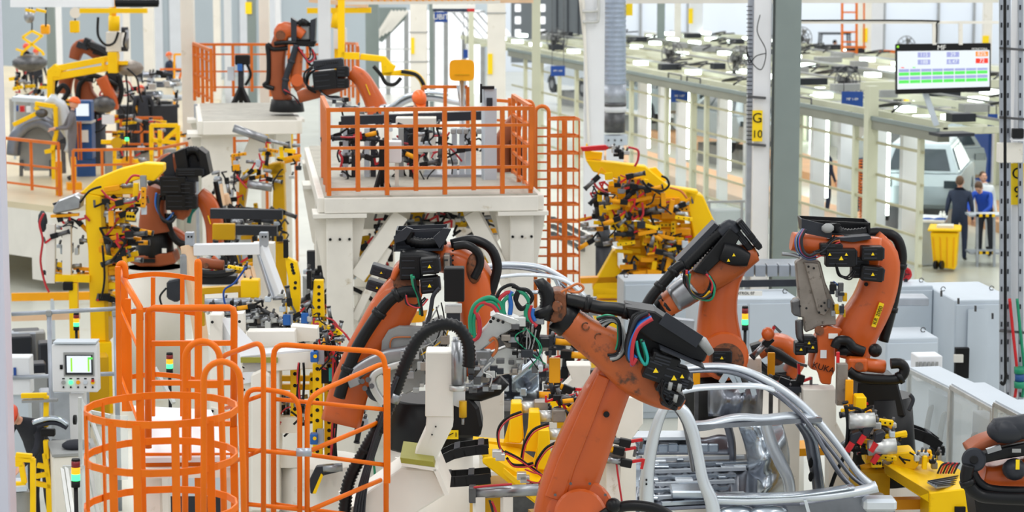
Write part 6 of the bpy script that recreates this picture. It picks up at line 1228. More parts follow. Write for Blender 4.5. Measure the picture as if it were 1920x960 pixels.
# shadowy machinery under the centre platform
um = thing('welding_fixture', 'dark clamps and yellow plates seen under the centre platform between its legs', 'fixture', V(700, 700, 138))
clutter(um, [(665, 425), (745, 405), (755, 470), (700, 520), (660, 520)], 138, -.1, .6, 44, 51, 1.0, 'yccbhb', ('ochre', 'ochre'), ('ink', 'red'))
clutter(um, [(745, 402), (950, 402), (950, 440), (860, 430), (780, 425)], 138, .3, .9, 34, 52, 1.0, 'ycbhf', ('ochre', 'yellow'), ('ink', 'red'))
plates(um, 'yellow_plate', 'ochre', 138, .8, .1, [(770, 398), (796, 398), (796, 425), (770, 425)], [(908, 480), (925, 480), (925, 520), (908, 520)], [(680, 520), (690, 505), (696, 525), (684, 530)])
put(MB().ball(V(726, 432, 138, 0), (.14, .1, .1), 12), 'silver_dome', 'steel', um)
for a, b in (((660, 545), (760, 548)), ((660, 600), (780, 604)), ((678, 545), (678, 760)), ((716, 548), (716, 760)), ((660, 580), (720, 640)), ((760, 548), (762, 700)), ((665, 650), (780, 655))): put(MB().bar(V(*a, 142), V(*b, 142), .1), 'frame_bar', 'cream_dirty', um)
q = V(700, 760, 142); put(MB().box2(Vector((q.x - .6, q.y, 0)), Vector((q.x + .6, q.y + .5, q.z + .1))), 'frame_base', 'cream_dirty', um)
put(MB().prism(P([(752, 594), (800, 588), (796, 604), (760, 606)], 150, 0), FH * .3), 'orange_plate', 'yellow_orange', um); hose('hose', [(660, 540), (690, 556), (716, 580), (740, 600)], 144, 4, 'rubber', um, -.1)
# ---------------------------------------------------------------- clamp fixtures on platform one
pf = thing('clamp_station', 'row of black clamp towers and hoses behind the front railing of the centre platform', 'fixture', V(760, 345, 142))
clutter(pf, [(625, 240), (735, 235), (735, 330), (640, 330)], 142, .3, 1.1, 40, 61, .9, 'cbhfb', arms=('ink', 'red', 'ink'))
clutter(pf, [(735, 235), (900, 235), (900, 330), (735, 330)], 142, .3, 1.1, 44, 62, .9, 'cbhfh', arms=('ink', 'red', 'ink'))
for x in (648, 664, 688, 700, 752, 772, 852, 878, 866): put(MB().bar(V(x, 240, 142, .6), V(x, 342, 142, .6), .07), 'tower', rd.choice(['black', 'slate', 'cabinet', 'midgrey']), pf)
for i in range(5): put(MB().box(V(850 + 12 * i, 246, 142, .4), (.07, .1, .07), (RR, FH, ZZ)), 'motor', 'midgrey', pf, bev=.01)
clutter(pf, [(640, 200), (720, 205), (720, 235), (640, 235)], 134, .3, .8, 16, 63, .8, 'bcbf')
# robot-coloured machine behind right railing
rc = thing('industrial_robot', 'orange-brown robot casting half hidden behind the right end railing of the centre platform', 'robot', V(955, 350, 138))
limb('casting', [(945, 350), (938, 310), (944, 270), (960, 240), (972, 215)], [44, 46, 40, 36, 22], .4, 138, 'robot_far', rc, .5); limb('black_cover', [(965, 260), (976, 290), (972, 330)], [20, 26, 22], .3, 138, 'black', rc, .3)
# ---------------------------------------------------------------- big yellow fixture right of centre
S = 122
yr = thing('welding_fixture', 'big yellow C-frame welding fixture crowded with red and black clamps, right of centre', 'fixture', V(1230, 620, S))
put(MB().prism(P([(1283, 356), (1318, 366), (1342, 420), (1336, 470), (1318, 560), (1290, 560), (1300, 440)], S, 0), FH * .4), 'frame_arm', 'yellow', yr, bev=.02)
put(MB().prism(P([(1098, 300), (1150, 305), (1210, 312), (1256, 350), (1310, 358), (1300, 385), (1250, 372), (1200, 350), (1140, 330), (1112, 322)], S, 0), FH * .3), 'frame_boom', 'yellow', yr, bev=.015)
put(MB().prism(P([(1110, 540), (1150, 470), (1158, 472), (1158, 500), (1200, 540), (1240, 545), (1200, 560), (1120, 560)], S, 0), FH * .3), 'frame_gusset', 'yellow', yr, bev=.015)
put(MB().cyl(V(1112, 545, S, .1), V(1200, 545, S, .1), .11, n=16), 'base_tube', 'yellow', yr); put(MB().bar(V(1088, 525, S, .1), V(1170, 522, S, .1), .2, .09), 'base_beam', 'yellow_orange', yr)
plates(yr, 'frame_plate', 'yellow', S, .15, .1, [(1275, 420), (1310, 420), (1312, 440), (1280, 442)], [(1275, 450), (1300, 440), (1312, 470), (1280, 475)], [(1160, 420), (1270, 415), (1280, 540), (1180, 545)], [(1100, 268), (1108, 284), (1130, 286), (1128, 300), (1098, 298), (1096, 286)], [(1205, 318), (1230, 314), (1245, 330), (1250, 340), (1210, 340)])
plates(yr, 'back_plate', 'yellow', S, .35, .08, [(1150, 335), (1200, 345), (1280, 385), (1285, 420), (1200, 410), (1150, 400)], [(1180, 430), (1290, 420), (1300, 545), (1240, 545), (1200, 520)])
plates(yr, 'shelf_plate', 'yellow_orange', S, -.1, .2, *[[(x, y), (x + w_, y - 1), (x + w_, y + h_), (x, y + h_ + 1)] for x, y, w_, h_ in ((1140, 348, 50, 12), (1215, 372, 60, 12), (1160, 398, 60, 9), (1225, 430, 70, 11), (1150, 440, 50, 9), (1210, 462, 60, 12), (1230, 492, 60, 9), (1180, 505, 40, 10), (1240, 400, 40, 10), (1190, 418, 30, 8))])
clutter(yr, [(1150, 330), (1290, 390), (1290, 540), (1200, 540), (1130, 420)], S, -.5, .0, 50, 75, 1.0, 'yyyyyhcb', arms=('yellow_orange', 'ink', 'red'))
plates(yr, 'lever', 'red', S, -.1, .12, [(1088, 276), (1136, 272), (1142, 278), (1136, 282), (1092, 284)])
bracket(yr, 1198, 350, S, -.2, 14, 34, 'yellow_orange', 4, .15); bracket(yr, 1275, 392, S, -.2, 36, 10, 'yellow_orange', 4)
clutter(yr, [(1105, 320), (1180, 330), (1290, 380), (1290, 460), (1200, 470), (1120, 420)], S, -.45, .1, 84, 71, .95, 'yyyccchbhf', arms=('red', 'red', 'yellow_orange'))
clutter(yr, [(1160, 450), (1300, 440), (1290, 545), (1180, 545)], S, -.45, .1, 52, 72, .95, 'yyyyccbhf')
clutter(yr, [(1090, 390), (1160, 390), (1160, 470), (1095, 470)], S, -.3, .2, 18, 73, .95, 'yfcf')
clutter(yr, [(1140, 272), (1170, 272), (1180, 300), (1140, 300)], S, -.2, .0, 9, 74, .9, 'bbf', arms=('ink',))
for pts, c_ in (([(1178, 276), (1196, 282), (1196, 300), (1190, 312)], 'redhose'), ([(1204, 338), (1216, 352), (1240, 358), (1254, 348), (1250, 335), (1240, 330)], 'rubber'), ([(1110, 335), (1120, 352), (1140, 362)], 'redhose'), ([(1256, 352), (1276, 358), (1288, 372)], 'copper'), ([(1204, 380), (1206, 400), (1200, 412)], 'redhose')): hose('hose', pts, S, 2.2, c_, yr, -.5, 6)
for x in (1150, 1290): q = V(x, 560, S, .2); put(MB().box2(Vector((q.x - .3, q.y - .2, 0)), Vector((q.x + .3, q.y + .2, q.z))), 'foot', 'yellow', yr)
gr = thing('coolant_pump', 'grey-blue motor standing left behind the big yellow fixture', 'machine', V(1130, 520, 116))
put(MB().cyl(V(1132, 376, 112), V(1132, 390, 112), .13, n=18).cyl(V(1132, 390, 112), V(1132, 430, 112), .09, n=18).cyl(V(1132, 430, 112), V(1132, 460, 112), .1, .16, 18), 'motor_body', 'slate', gr)
q = V(1132, 458, 112); put(MB().cyl(Vector((q.x, q.y, 0)), q, .14), 'stand', 'slate', gr)
cf = thing('conveyor', 'cream machine flank behind the big yellow fixture near the caged ladder', 'machine', V(1110, 600, 110))
put(MB().prism(P([(1086, 430), (1160, 470), (1160, 600), (1086, 600)], 108, 0), FH * .3), 'flank', 'cream_dirty', cf); q = V(1120, 600, 108, .1); put(MB().box2(Vector((q.x - .3, q.y - .1, 0)), Vector((q.x + .3, q.y + .1, q.z))), 'foot', 'cream', cf)
for i in range(3): put(MB().bar(V(1036, 410 + 14 * i, 112), V(1150, 470 + 14 * i, 104), .07), 'rail_bar', 'dark_steel', cf)
# low glass screen and grey cabinet beyond the yellow fixture
gs = thing('glass_screen', 'low glass screen with grey frame beyond the big yellow fixture', 'screen', V(1390, 450, 104))
put(MB().prism(P([(1330, 380), (1402, 378), (1402, 500), (1330, 500)], 104, 0), FH * .01), 'pane', 'glass', gs)
for a, b in (((1325, 379), (1404, 377)), ((1391, 378), (1391, 586)), ((1330, 379), (1330, 586))): put(MB().bar(V(*a, 104), V(*b, 104), .04), 'frame_bar', 'midgrey', gs)
put(MB().box2(V(1370, 563, 100) - RR * .3, V(1370, 395, 100) + XA * .3 + YA * .5), 'grey_cabinet', 'midgrey', label='grey cabinet behind the low glass screen', cat='cabinet', bev=.02)
# ---------------------------------------------------------------- white cabinets behind robots R3, R4
def cabinet(label, x0, x1, ytop, s, dm, z1, dep=.6, m='cabinet', feats=True):
    c = V((x0 + x1) / 2, ytop, s, dm); w_ = (x1 - x0) / s; r = thing('control_cabinet', label, 'cabinet', Vector((c.x, c.y, 0)))
    p = Vector((c.x, c.y, 0)) + uy * dep / 2
    put(MB().box(p + ZZ * z1 / 2, (w_, dep, z1), (ux, uy, ZZ)), 'cabinet_body', m, r, bev=.012)
    n_ = max(1, round(w_ / .7))
    for i in range(n_):
        a = p - ux * (w_ / 2) + ux * w_ * (i + .5) / n_
        d_ = put(MB().box(a - uy * (dep / 2 + .012) + ZZ * (z1 / 2 + .02), (w_ / n_ - .03, .02, z1 - .16), (ux, uy, ZZ)), 'door', m, r, bev=.006)
        put(MB().box(a - uy * (dep / 2 + .03) + ux * (w_ / n_ / 2 - .08) + ZZ * z1 * .55, (.02, .02, .16), (ux, uy, ZZ)), 'handle', 'slate', d_)
    for sx in (-1, 1): put(MB().tube([p + ux * sx * (w_ / 2 - .08) + ZZ * z1 + ux * .03 * math.cos(t) + ZZ * (.03 + .03 * math.sin(t)) for t in [k * .8 for k in range(8)]], .007, 5), 'lifting_eye', 'dark_steel', r)
    return r, p, w_
cabinet('white cabinet left of the upright orange robot, under the big yellow fixture', 1168, 1300, 545, 134, 0, 2.0)
r_, p_, w_ = cabinet('long white cabinet row with printed sign behind the upright orange robot', 1305, 1500, 560, 150, 0, 2.28, .8)
put(MB().box(V(1392, 550, 150, -.06), (.5, .02, .06), (RR, FH, ZZ)), 'nameplate', 'paper', r_); text('lettering', 'CONTROL 07', V(1392, 550, 150, -.08), .05, 'ink', r_)
for i in range(7):
    q = V(1380 + i * 22, 505, 140, 0); put(MB().box(q, (.14, .3, .16), (RR, FH, ZZ)), 'filter_box', 'galv', r_, bev=.008)
put(MB().bar(V(1370, 494, 138, .2), V(1520, 494, 138, .2), .5, .06), 'roof_duct', 'galv', r_); put(MB().bar(V(1372, 532, 146, -.06), V(1500, 530, 146, -.06), .05, .09), 'dark_slot', 'slate', r_)
r_, p_, w_ = cabinet('tall white cabinet behind the right robot with grey flat box on top', 1655, 1752, 535, 140, .2, 2.1, .6)
put(MB().box(V(1700, 562, 148, -.2), (.5, .4, .1), (RR, FH, ZZ)), 'flat_box', 'galv', r_, bev=.01)
cabinet('white cabinet with open shelf right of the right robot', 1660, 1762, 604, 152, -.3, 1.9, .8)
r_, p_, w_ = cabinet('small white cooling unit with grille between the right robot and clear cabinets', 1690, 1765, 668, 158, -.4, 1.75, .5)
q = V(1737, 684, 158, -.75)
gl_ = put(MB().box(V(1737, 687, 158, -.5), (.3, .3, .3), (ux, uy, ZZ)), 'cooling_box', 'white', r_, bev=.01); 
for i in range(6): put(MB().box(V(1719 + i * 7.5, 687, 158, -.68), (.03, .02, .11), (RR, FH, ZZ)), 'grille_bar', 'midgrey', gl_)
r_, p_, w_ = cabinet('long grey-white cabinet row at the right receding toward the fence', 1786, 1910, 566, 148, 1.0, 2.05, 1.6)
for i in range(5):
    put(MB().bar(V(1765 + i * 32, 556 + i * 14, 150, .3), V(1765 + i * 32, 545 + i * 14, 150, .3), .025), 'lifting_eye', 'dark_steel', r_)
rf = thing('red_fan', 'small red ring fan standing on the cabinet top right of the right robot', 'fan', V(1698, 528, 139, .35))
put(MB().tube([V(1698 + 9 * math.cos(t), 514 + 10 * math.sin(t), 139, .35) for t in [k * .4 for k in range(17)]], .025, 6), 'ring', 'red', rf); put(MB().cyl(V(1698, 514, 139, .35), V(1698, 514, 139, .358), .05), 'hub', 'red', rf)
for k in range(3): put(MB().bar(V(1698, 514, 139, .35), V(1698 + 8 * math.cos(k * 2.1), 514 + 8 * math.sin(k * 2.1), 139, .35), .04, .01), 'blade', 'slate', rf)
put(MB().bar(V(1698, 522, 139, .35), V(1698, 536, 139, .35), .05), 'foot', 'slate', rf)
def clear_cab(label, x0, y0, x1, y1, bot, s):
    """aluminium framed see-through cabinet; left edge nearer the camera side"""
    a, b = V(x0, y0, s, .9), V(x1, y1, s, -.3); r = thing('machine_enclosure', label, 'enclosure', Vector((a.x, a.y, 0))); d = (b - a); d.z = 0; L = d.length; d.normalize(); n = Vector((-d.y, d.x, 0)); n = n if n.dot(RR) > 0 else -n
    z1 = (a.z + b.z) / 2; A = Vector((a.x, a.y, 0)); B_ = Vector((b.x, b.y, 0)); dp = .36
    for p in (A, B_, A + n * dp, B_ + n * dp): put(MB().box(p + ZZ * z1 / 2, (.045, .045, z1), (d, n, ZZ)), 'frame_post', 'alu', r)
    for z in (z1, .4):
        for p, q in ((A, B_), (B_, B_ + n * dp), (A, A + n * dp), (A + n * dp, B_ + n * dp)): put(MB().bar(p + ZZ * z, q + ZZ * z, .045), 'frame_rail', 'alu', r)
    put(MB().prism([A + ZZ * (z1 + .01), B_ + ZZ * (z1 + .01), B_ + n * dp + ZZ * (z1 + .01), A + n * dp + ZZ * (z1 + .01)], ZZ * .03), 'top_panel', 'cabinet', r)
    put(MB().prism([A + ZZ * .4, B_ + ZZ * .4, B_ + ZZ * z1, A + ZZ * z1], n * .01), 'clear_panel', 'plastic_clear', r); put(MB().prism([B_ + ZZ * .4, B_ + n * dp + ZZ * .4, B_ + n * dp + ZZ * z1, B_ + ZZ * z1], d * -.01), 'clear_panel', 'plastic_clear', r)
    put(MB().box((A + B_) / 2 + n * .26 + ZZ * (z1 * .52), (L * .8, .14, z1 * .75), (d, n, ZZ)), 'inner_cabinet', 'cabinet', r, bev=.01)
    for k in (.3, .62):
        o = lerp(A, B_, k); pts = [o + n * .15 + ZZ * z1 * .8, o + n * .12 + ZZ * z1 * .78, o + n * .08 + ZZ * z1 * .6, o + n * .12 + ZZ * .5]
        put(MB().corr(pts, .035, .03, 10, .9), 'conduit_hose', 'midgrey', r)
        put(MB().box(o + n * .14 + ZZ * z1 * .45, (.12, .1, .3), (d, n, ZZ)), 'valve', 'slate', r, bev=.01)
    return r
clear_cab('clear-panelled machine enclosure behind the black robot base, farther one with visible hoses', 1705, 700, 1782, 727, 850, 170)
clear_cab('clear-panelled machine enclosure in the middle of the right row, above the striped yellow platform', 1784, 731, 1862, 764, 880, 190)
clear_cab('nearest clear-panelled machine enclosure at the right edge behind the black cylinder', 1866, 765, 1960, 800, 900, 205)
wc = thing('wall_cabinet', 'tall pale wall panel with dark opening beside the right edge column', 'cabinet', V(1830, 700, 148))
put(MB().box2(V(1812, 720, 146, .5) - ZZ * 1.2, V(1866, 580, 146, .5) + YA * .1), 'panel', 'cabinet', wc); put(MB().box(V(1803, 680, 146, .3), (.18, .1, .4), (RR, FH, ZZ)), 'opening_box', 'ink', wc); put(MB().box(V(1797, 672, 146, .22), (.12, .06, .1), (RR, FH, ZZ)), 'bracket', 'cream', wc)
hk = thing('hanging_hook', 'black hook tool hanging beside the galvanised channels at the right', 'tool', V(1882, 700, 152)); put(MB().tube(spl(P([(1884, -20), (1885, 640), (1886, 700), (1882, 720), (1876, 716)], 152, -.5)), .02), 'hook', 'ink', hk)
# ---------------------------------------------------------------- stack lights
def stack(label, x, y0, y1, s, dm, pole_to=None, wpx=13):
    r = thing('signal_light', label, 'lamp', V(x, y1, s, dm)); R_ = wpx / 2 / s; h = (y1 - y0) / 4.0
    put(MB().cyl(V(x, y0 + 2, s, dm), V(x, y0 - 2, s, dm), R_, R_ * .9, 18), 'cap', 'ink', r)
    for i, m in enumerate(('lamp_red', 'lamp_amber', 'lamp_green', 'ink')): put(MB().cyl(V(x, y0 + 2 + h * i, s, dm), V(x, y0 + 2 + h * (i + 1) - 1, s, dm), R_, n=18), ('red_lens', 'amber_lens', 'green_lens', 'base_ring')[i], m, r)
    q = V(x, y1, s, dm); e_ = V(x, pole_to or y1 + 30, s, dm); put(MB().cyl(q, Vector((q.x, q.y, 0)), R_ * .5, n=10), 'pole', 'ink', r); return r
stack('stack light with red, amber and green lenses on the white cabinet beside the upright robot', 1397, 576, 618, 160, -.4, 700, 12)
stack('stack light on the pipe rail above the operator panel, left', 143, 588, 618, 158, 0, 640, 11)
stack('stack light seen through the orange cage, lower left middle', 318, 663, 698, 176, 0, 740, 13)
stack('lowest stack light beside the orange round cage, bottom left', 142, 862, 912, 210, 0, 1200, 17)
# ---------------------------------------------------------------- FOREGROUND CAR FRAME (body in white)
S = 212
cr = thing('bare_car', 'open bare-metal car body in the foreground with floor pan and roof rails', 'car body', V(1400, 1100, S))
def rail(name, pts, wpx, dep, dm, m, e=.55, k=10, n=5): return limb(name, pts, wpx, dep, S, m, cr, dm, e, k, 0, n)
NEAR = -.35
rail('door_pillar', [(1216, 1000), (1212, 930), (1216, 870), (1228, 810), (1244, 768), (1262, 752), (1280, 758)], [30, 28, 24, 21, 17, 13, 9], .12, NEAR, 'body_white')
rail('front_pillar', [(1258, 752), (1282, 772), (1298, 806), (1308, 850), (1318, 900), (1334, 940), (1340, 980)], [12, 22, 23, 21, 22, 26, 28], .14, NEAR - .02, 'body_white')
rail('pillar_inner', [(1264, 762), (1282, 790), (1292, 830), (1300, 880)], [8, 10, 10, 10], .2, NEAR + .06, 'body_dark')
rail('roof_rail_near', [(1276, 734), (1310, 727), (1370, 724), (1420, 724), (1452, 731)], [9, 10, 9, 8, 6], .16, .1, 'body_white')
rail('roof_rail_far', [(1262, 692), (1320, 686), (1370, 688), (1420, 704), (1480, 740), (1530, 786), (1572, 836), (1606, 884), (1638, 916)], [8, 8, 10, 13, 16, 16, 14, 14, 20], .16, .7, 'body_white')
rail('roof_rail_lip', [(1262, 700), (1320, 695), (1370, 698), (1416, 715), (1470, 750), (1518, 796), (1560, 846), (1594, 890), (1622, 912)], [6, 6, 8, 9, 9, 9, 8, 8, 8], .1, .62, 'body_dark')
rail('roof_rail_inner', [(1452, 732), (1492, 768), (1520, 800), (1550, 850), (1576, 890), (1600, 915)], [8, 10, 10, 10, 10, 10], .1, .45, 'body_dark')
put(MB().grid(lambda u, v: V(1298 + u * 240, 791 - 14 * math.sin(u * 3.14) * .6 - u * 12 + 16 * v + 2.5 * math.sin(u * 14), S, -.25 + .9 * u + .08 * math.cos(v * 6)), 30, 3), 'roof_header', 'body_white', cr, solid=.02)
put(MB().bar(V(1302, 800, S, -.25), V(1536, 786, S, .6), .08, .04), 'header_flange', 'body_dark', cr)
rail('lower_windscreen_rail', [(1330, 936), (1400, 938), (1480, 934), (1560, 928), (1622, 918), (1644, 912)], [16, 15, 15, 15, 16, 20], .14, -.1, 'body_white')
rail('sill_edge', [(1334, 928), (1420, 929), (1500, 926), (1600, 912)], [5, 5, 5, 5], .16, -.1, 'body')
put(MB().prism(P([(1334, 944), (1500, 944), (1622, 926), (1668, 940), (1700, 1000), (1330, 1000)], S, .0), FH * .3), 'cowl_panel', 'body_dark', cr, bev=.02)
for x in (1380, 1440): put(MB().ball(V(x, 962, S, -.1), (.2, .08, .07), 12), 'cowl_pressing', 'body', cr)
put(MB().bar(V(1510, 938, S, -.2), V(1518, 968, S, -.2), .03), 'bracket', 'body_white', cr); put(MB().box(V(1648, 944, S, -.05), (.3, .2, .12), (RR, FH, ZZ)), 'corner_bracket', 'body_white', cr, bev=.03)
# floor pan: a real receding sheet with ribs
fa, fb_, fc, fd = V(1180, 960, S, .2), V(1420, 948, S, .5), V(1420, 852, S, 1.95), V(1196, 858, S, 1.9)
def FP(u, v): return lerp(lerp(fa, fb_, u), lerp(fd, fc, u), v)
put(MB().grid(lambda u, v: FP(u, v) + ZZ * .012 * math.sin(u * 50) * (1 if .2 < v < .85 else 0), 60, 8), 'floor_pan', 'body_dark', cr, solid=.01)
rd = random.Random(77)
for i in range(8):
    v = .06 + i * .12; a, b = FP(.02, v), FP(.96, v); put(MB().bar(lerp(a, b, rd.uniform(0, .3)) + ZZ * .03, lerp(a, b, rd.uniform(.6, 1)) + ZZ * .03, .05, .03), 'floor_rib', 'body_white' if i % 2 else 'body', cr)
for i in range(26):
    u, v = rd.uniform(.05, .9), rd.uniform(.05, .9); q = FP(u, v) + ZZ * .03
    put(MB().box(q, (rd.uniform(.05, .25), rd.uniform(.04, .12), .03), (RR, FH, ZZ)), 'floor_pressing', rd.choice(['body', 'body_white', 'body']), cr, bev=.008)
put(MB().box(FP(.45, .2) + ZZ * .06, (.34, .3, .08), (RR, FH, ZZ)), 'seat_mount', 'body', cr, bev=.015)
# rear cross panel
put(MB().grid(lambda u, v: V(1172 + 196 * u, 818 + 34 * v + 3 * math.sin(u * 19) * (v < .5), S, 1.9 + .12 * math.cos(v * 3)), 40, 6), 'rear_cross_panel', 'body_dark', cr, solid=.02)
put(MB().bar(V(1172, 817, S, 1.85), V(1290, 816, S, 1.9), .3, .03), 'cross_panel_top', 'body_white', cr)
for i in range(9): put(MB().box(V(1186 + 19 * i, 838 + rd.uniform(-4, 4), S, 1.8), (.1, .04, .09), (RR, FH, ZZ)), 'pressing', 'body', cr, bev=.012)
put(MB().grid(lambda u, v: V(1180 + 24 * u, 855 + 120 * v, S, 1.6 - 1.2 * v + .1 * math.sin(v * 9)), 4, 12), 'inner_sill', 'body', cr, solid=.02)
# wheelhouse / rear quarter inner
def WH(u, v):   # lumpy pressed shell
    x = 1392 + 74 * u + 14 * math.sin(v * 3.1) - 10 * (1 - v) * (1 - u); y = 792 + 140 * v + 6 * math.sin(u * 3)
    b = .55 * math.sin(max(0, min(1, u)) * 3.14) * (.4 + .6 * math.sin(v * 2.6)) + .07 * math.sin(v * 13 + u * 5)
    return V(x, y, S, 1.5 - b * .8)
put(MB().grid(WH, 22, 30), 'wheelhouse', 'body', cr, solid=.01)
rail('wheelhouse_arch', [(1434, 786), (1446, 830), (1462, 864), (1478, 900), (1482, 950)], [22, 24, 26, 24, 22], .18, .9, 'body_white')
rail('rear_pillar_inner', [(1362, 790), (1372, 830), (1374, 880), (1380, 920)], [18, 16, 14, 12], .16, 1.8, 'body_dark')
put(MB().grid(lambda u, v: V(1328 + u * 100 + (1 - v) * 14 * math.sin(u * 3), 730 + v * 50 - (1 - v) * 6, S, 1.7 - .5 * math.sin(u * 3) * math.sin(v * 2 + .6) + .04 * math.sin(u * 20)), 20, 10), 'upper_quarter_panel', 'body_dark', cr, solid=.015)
for a, b in (((1352, 718), (1366, 696)), ((1366, 696), (1380, 718)), ((1404, 700), (1414, 740)), ((1380, 700), (1392, 735))): put(MB().bar(V(*a, S, 1.2), V(*b, S, 1.2), .05), 'roof_brace', 'body', cr)
rail('rear_side_pillar', [(1496, 790), (1516, 820), (1524, 860), (1532, 900), (1536, 930)], [16, 20, 22, 22, 24], .12, .9, 'body_dark'); rail('pillar_flange', [(1508, 794), (1528, 826), (1536, 870), (1544, 925)], [8, 8, 8, 8], .14, .86, 'body')
for y in (868, 894): put(MB().ball(V(1520, y, S, .82), (.025, .01, .05), 8), 'pillar_hole', 'ink', cr)
for x in (1230, 1600): q = V(x, 1010, S, .6); put(MB().box2(Vector((q.x - .4, q.y - .4, 0)), Vector((q.x + .4, q.y + .4, q.z + .05))), 'carrier_block', 'dark_steel', cr)
for x, y in ((1212, 900), (1212, 908)): put(MB().cyl(V(x, y, S, NEAR - .08), V(x, y, S, NEAR - .05), .01, n=6), 'spot_hole', 'ink', cr)
# ---------------------------------------------------------------- second car body behind (left of R1)
S2 = 176
c2_ = thing('bare_car', 'second bare-metal car body behind the foreground robot wrist with arched roof rails', 'car body', V(1020, 1000, S2))
for nm, pts, w_, dep, dm, m in (('roof_rail_far', [(905, 500), (950, 495), (1010, 500), (1050, 518), (1090, 548), (1122, 590), (1134, 625)], [9] * 7, .14, .5, 'body_white'),
        ('roof_rail_inner', [(905, 507), (950, 502), (1005, 508), (1044, 526), (1080, 556)], [5] * 5, .1, .4, 'body_dark'),
        ('roof_rail_near', [(930, 520), (980, 515), (1030, 518), (1066, 530), (1098, 556)], [6] * 5, .12, -.1, 'body_white'), ('pillar', [(1040, 520), (1050, 545), (1054, 580)], [8, 9, 10], .1, .3, 'body'), ('pillar', [(905, 510), (900, 560), (905, 620)], [9, 10, 12], .1, .2, 'body_white'),
        ('cross_rail', [(920, 560), (980, 548), (1040, 552), (1100, 576)], [6] * 4, .1, .2, 'body'), ('side_sill', [(1080, 560), (1110, 600), (1120, 650)], [10] * 3, .12, .6, 'body')):
    limb(nm, pts, w_, dep, S2, m, c2_, dm, .55, 10)
rd = random.Random(14)
for i in range(34): put(MB().box(V(rd.uniform(1060, 1120), rd.uniform(555, 600), S2, rd.uniform(0, .5)), (rd.uniform(.03, .14), .06, rd.uniform(.02, .06)), (RR, FH, ZZ)), 'pressed_bracket', rd.choice(['body', 'steel', 'body_dark', 'slate']), c2_, bev=.004)
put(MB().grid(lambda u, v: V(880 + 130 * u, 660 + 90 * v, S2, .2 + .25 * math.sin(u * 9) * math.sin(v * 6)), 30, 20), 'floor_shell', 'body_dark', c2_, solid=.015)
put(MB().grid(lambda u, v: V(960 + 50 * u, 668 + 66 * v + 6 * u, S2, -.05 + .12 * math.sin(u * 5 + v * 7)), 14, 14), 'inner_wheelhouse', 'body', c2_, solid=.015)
for i in range(16): put(MB().box(V(rd.uniform(890, 1010), rd.uniform(660, 750), S2, -.1), (rd.uniform(.05, .16), .06, rd.uniform(.03, .1)), (RR, FH, ZZ)), 'panel_pressing', rd.choice(['body', 'body_dark', 'body_white', 'slate', 'slate']), c2_, bev=.01)
q = V(960, 760, S2, .5); put(MB().box2(Vector((q.x - .5, q.y - .3, 0)), Vector((q.x + .5, q.y + .3, q.z))), 'carrier_block', 'dark_steel', c2_)
# cream tooling posts around the cars
def tpost(label, poly_, s, dm, m='cream_dirty', th=.24, extra=()):
    c = V(poly_[0][0], poly_[0][1], s, dm); r = thing('tooling_post', label, 'post', Vector((c.x, c.y, 0)))
    put(MB().prism(P(poly_, s, dm), FH * th), 'post_body', m, r, bev=.008); xs = [p[0] for p in poly_]; yb = max(p[1] for p in poly_); lo = [p for p in poly_ if p[1] > yb - 12]; xm = sum(p[0] for p in lo) / len(lo)
    q = V(xm, yb, s, dm + th / 2); wd = (max(p[0] for p in lo) - min(p[0] for p in lo)) / s
    put(MB().box(Vector((q.x, q.y, q.z / 2 + .02)), (max(wd, .2), th, q.z + .02), (RR, FH, ZZ)), 'post_foot', m, r)
    return r
tpost('cream angled tooling post right of the foreground robot arm', [(1165, 745), (1206, 745), (1206, 795), (1180, 830), (1160, 838), (1150, 800), (1164, 780)], 225, .3)
tpost('cream tooling post behind the foreground robot forearm', [(1062, 685), (1108, 685), (1106, 706), (1090, 730), (1050, 760), (1048, 735), (1072, 710)], 200, .2)
t_ = tpost('slim cream tooling post beside the red clamp left of the car floor', [(1124, 862), (1154, 862), (1154, 980), (1120, 980)], 228, .1); put(MB().prism(P([(1106, 935), (1124, 900), (1124, 940)], 228, .15), FH * .05), 'gusset', 'cream', t_)
tpost('cream tooling post with step beside the lettered robot foot', [(1506, 730), (1568, 730), (1568, 790), (1600, 850), (1586, 960), (1552, 960), (1552, 850), (1530, 800), (1508, 780)], 200, .9)
tpost('cream post behind the rear pillar of the foreground car', [(1384, 672), (1428, 672), (1428, 730), (1390, 730)], 190, .5)
tpost('cream block post under the spot gun behind the jib', [(898, 735), (945, 735), (945, 860), (898, 860)], 205, .4)
for i, (x, y, wd, ht, s, dm, lab) in enumerate(((1306, 708, 14, 36, 200, .9, 'orange flag plate behind the foreground car, left of the lettered robot'), (1446, 682, 14, 44, 190, .3, 'orange flag plate beside the low robot'), (1592, 735, 15, 48, 200, .2, 'tall orange flag plate on the fixture right of the car roof'))):
    q = put(MB().box(V(x, y, s, dm), (wd / s, .04, ht / s), (RR, FH, ZZ)), 'flag_plate', 'yellow_orange', label=lab, cat='plate', bev=.006); b_ = V(x, y + ht / 2, s, dm); put(MB().bar(b_, b_ - ZZ * .5, .04), 'stem', 'dark_steel', q)
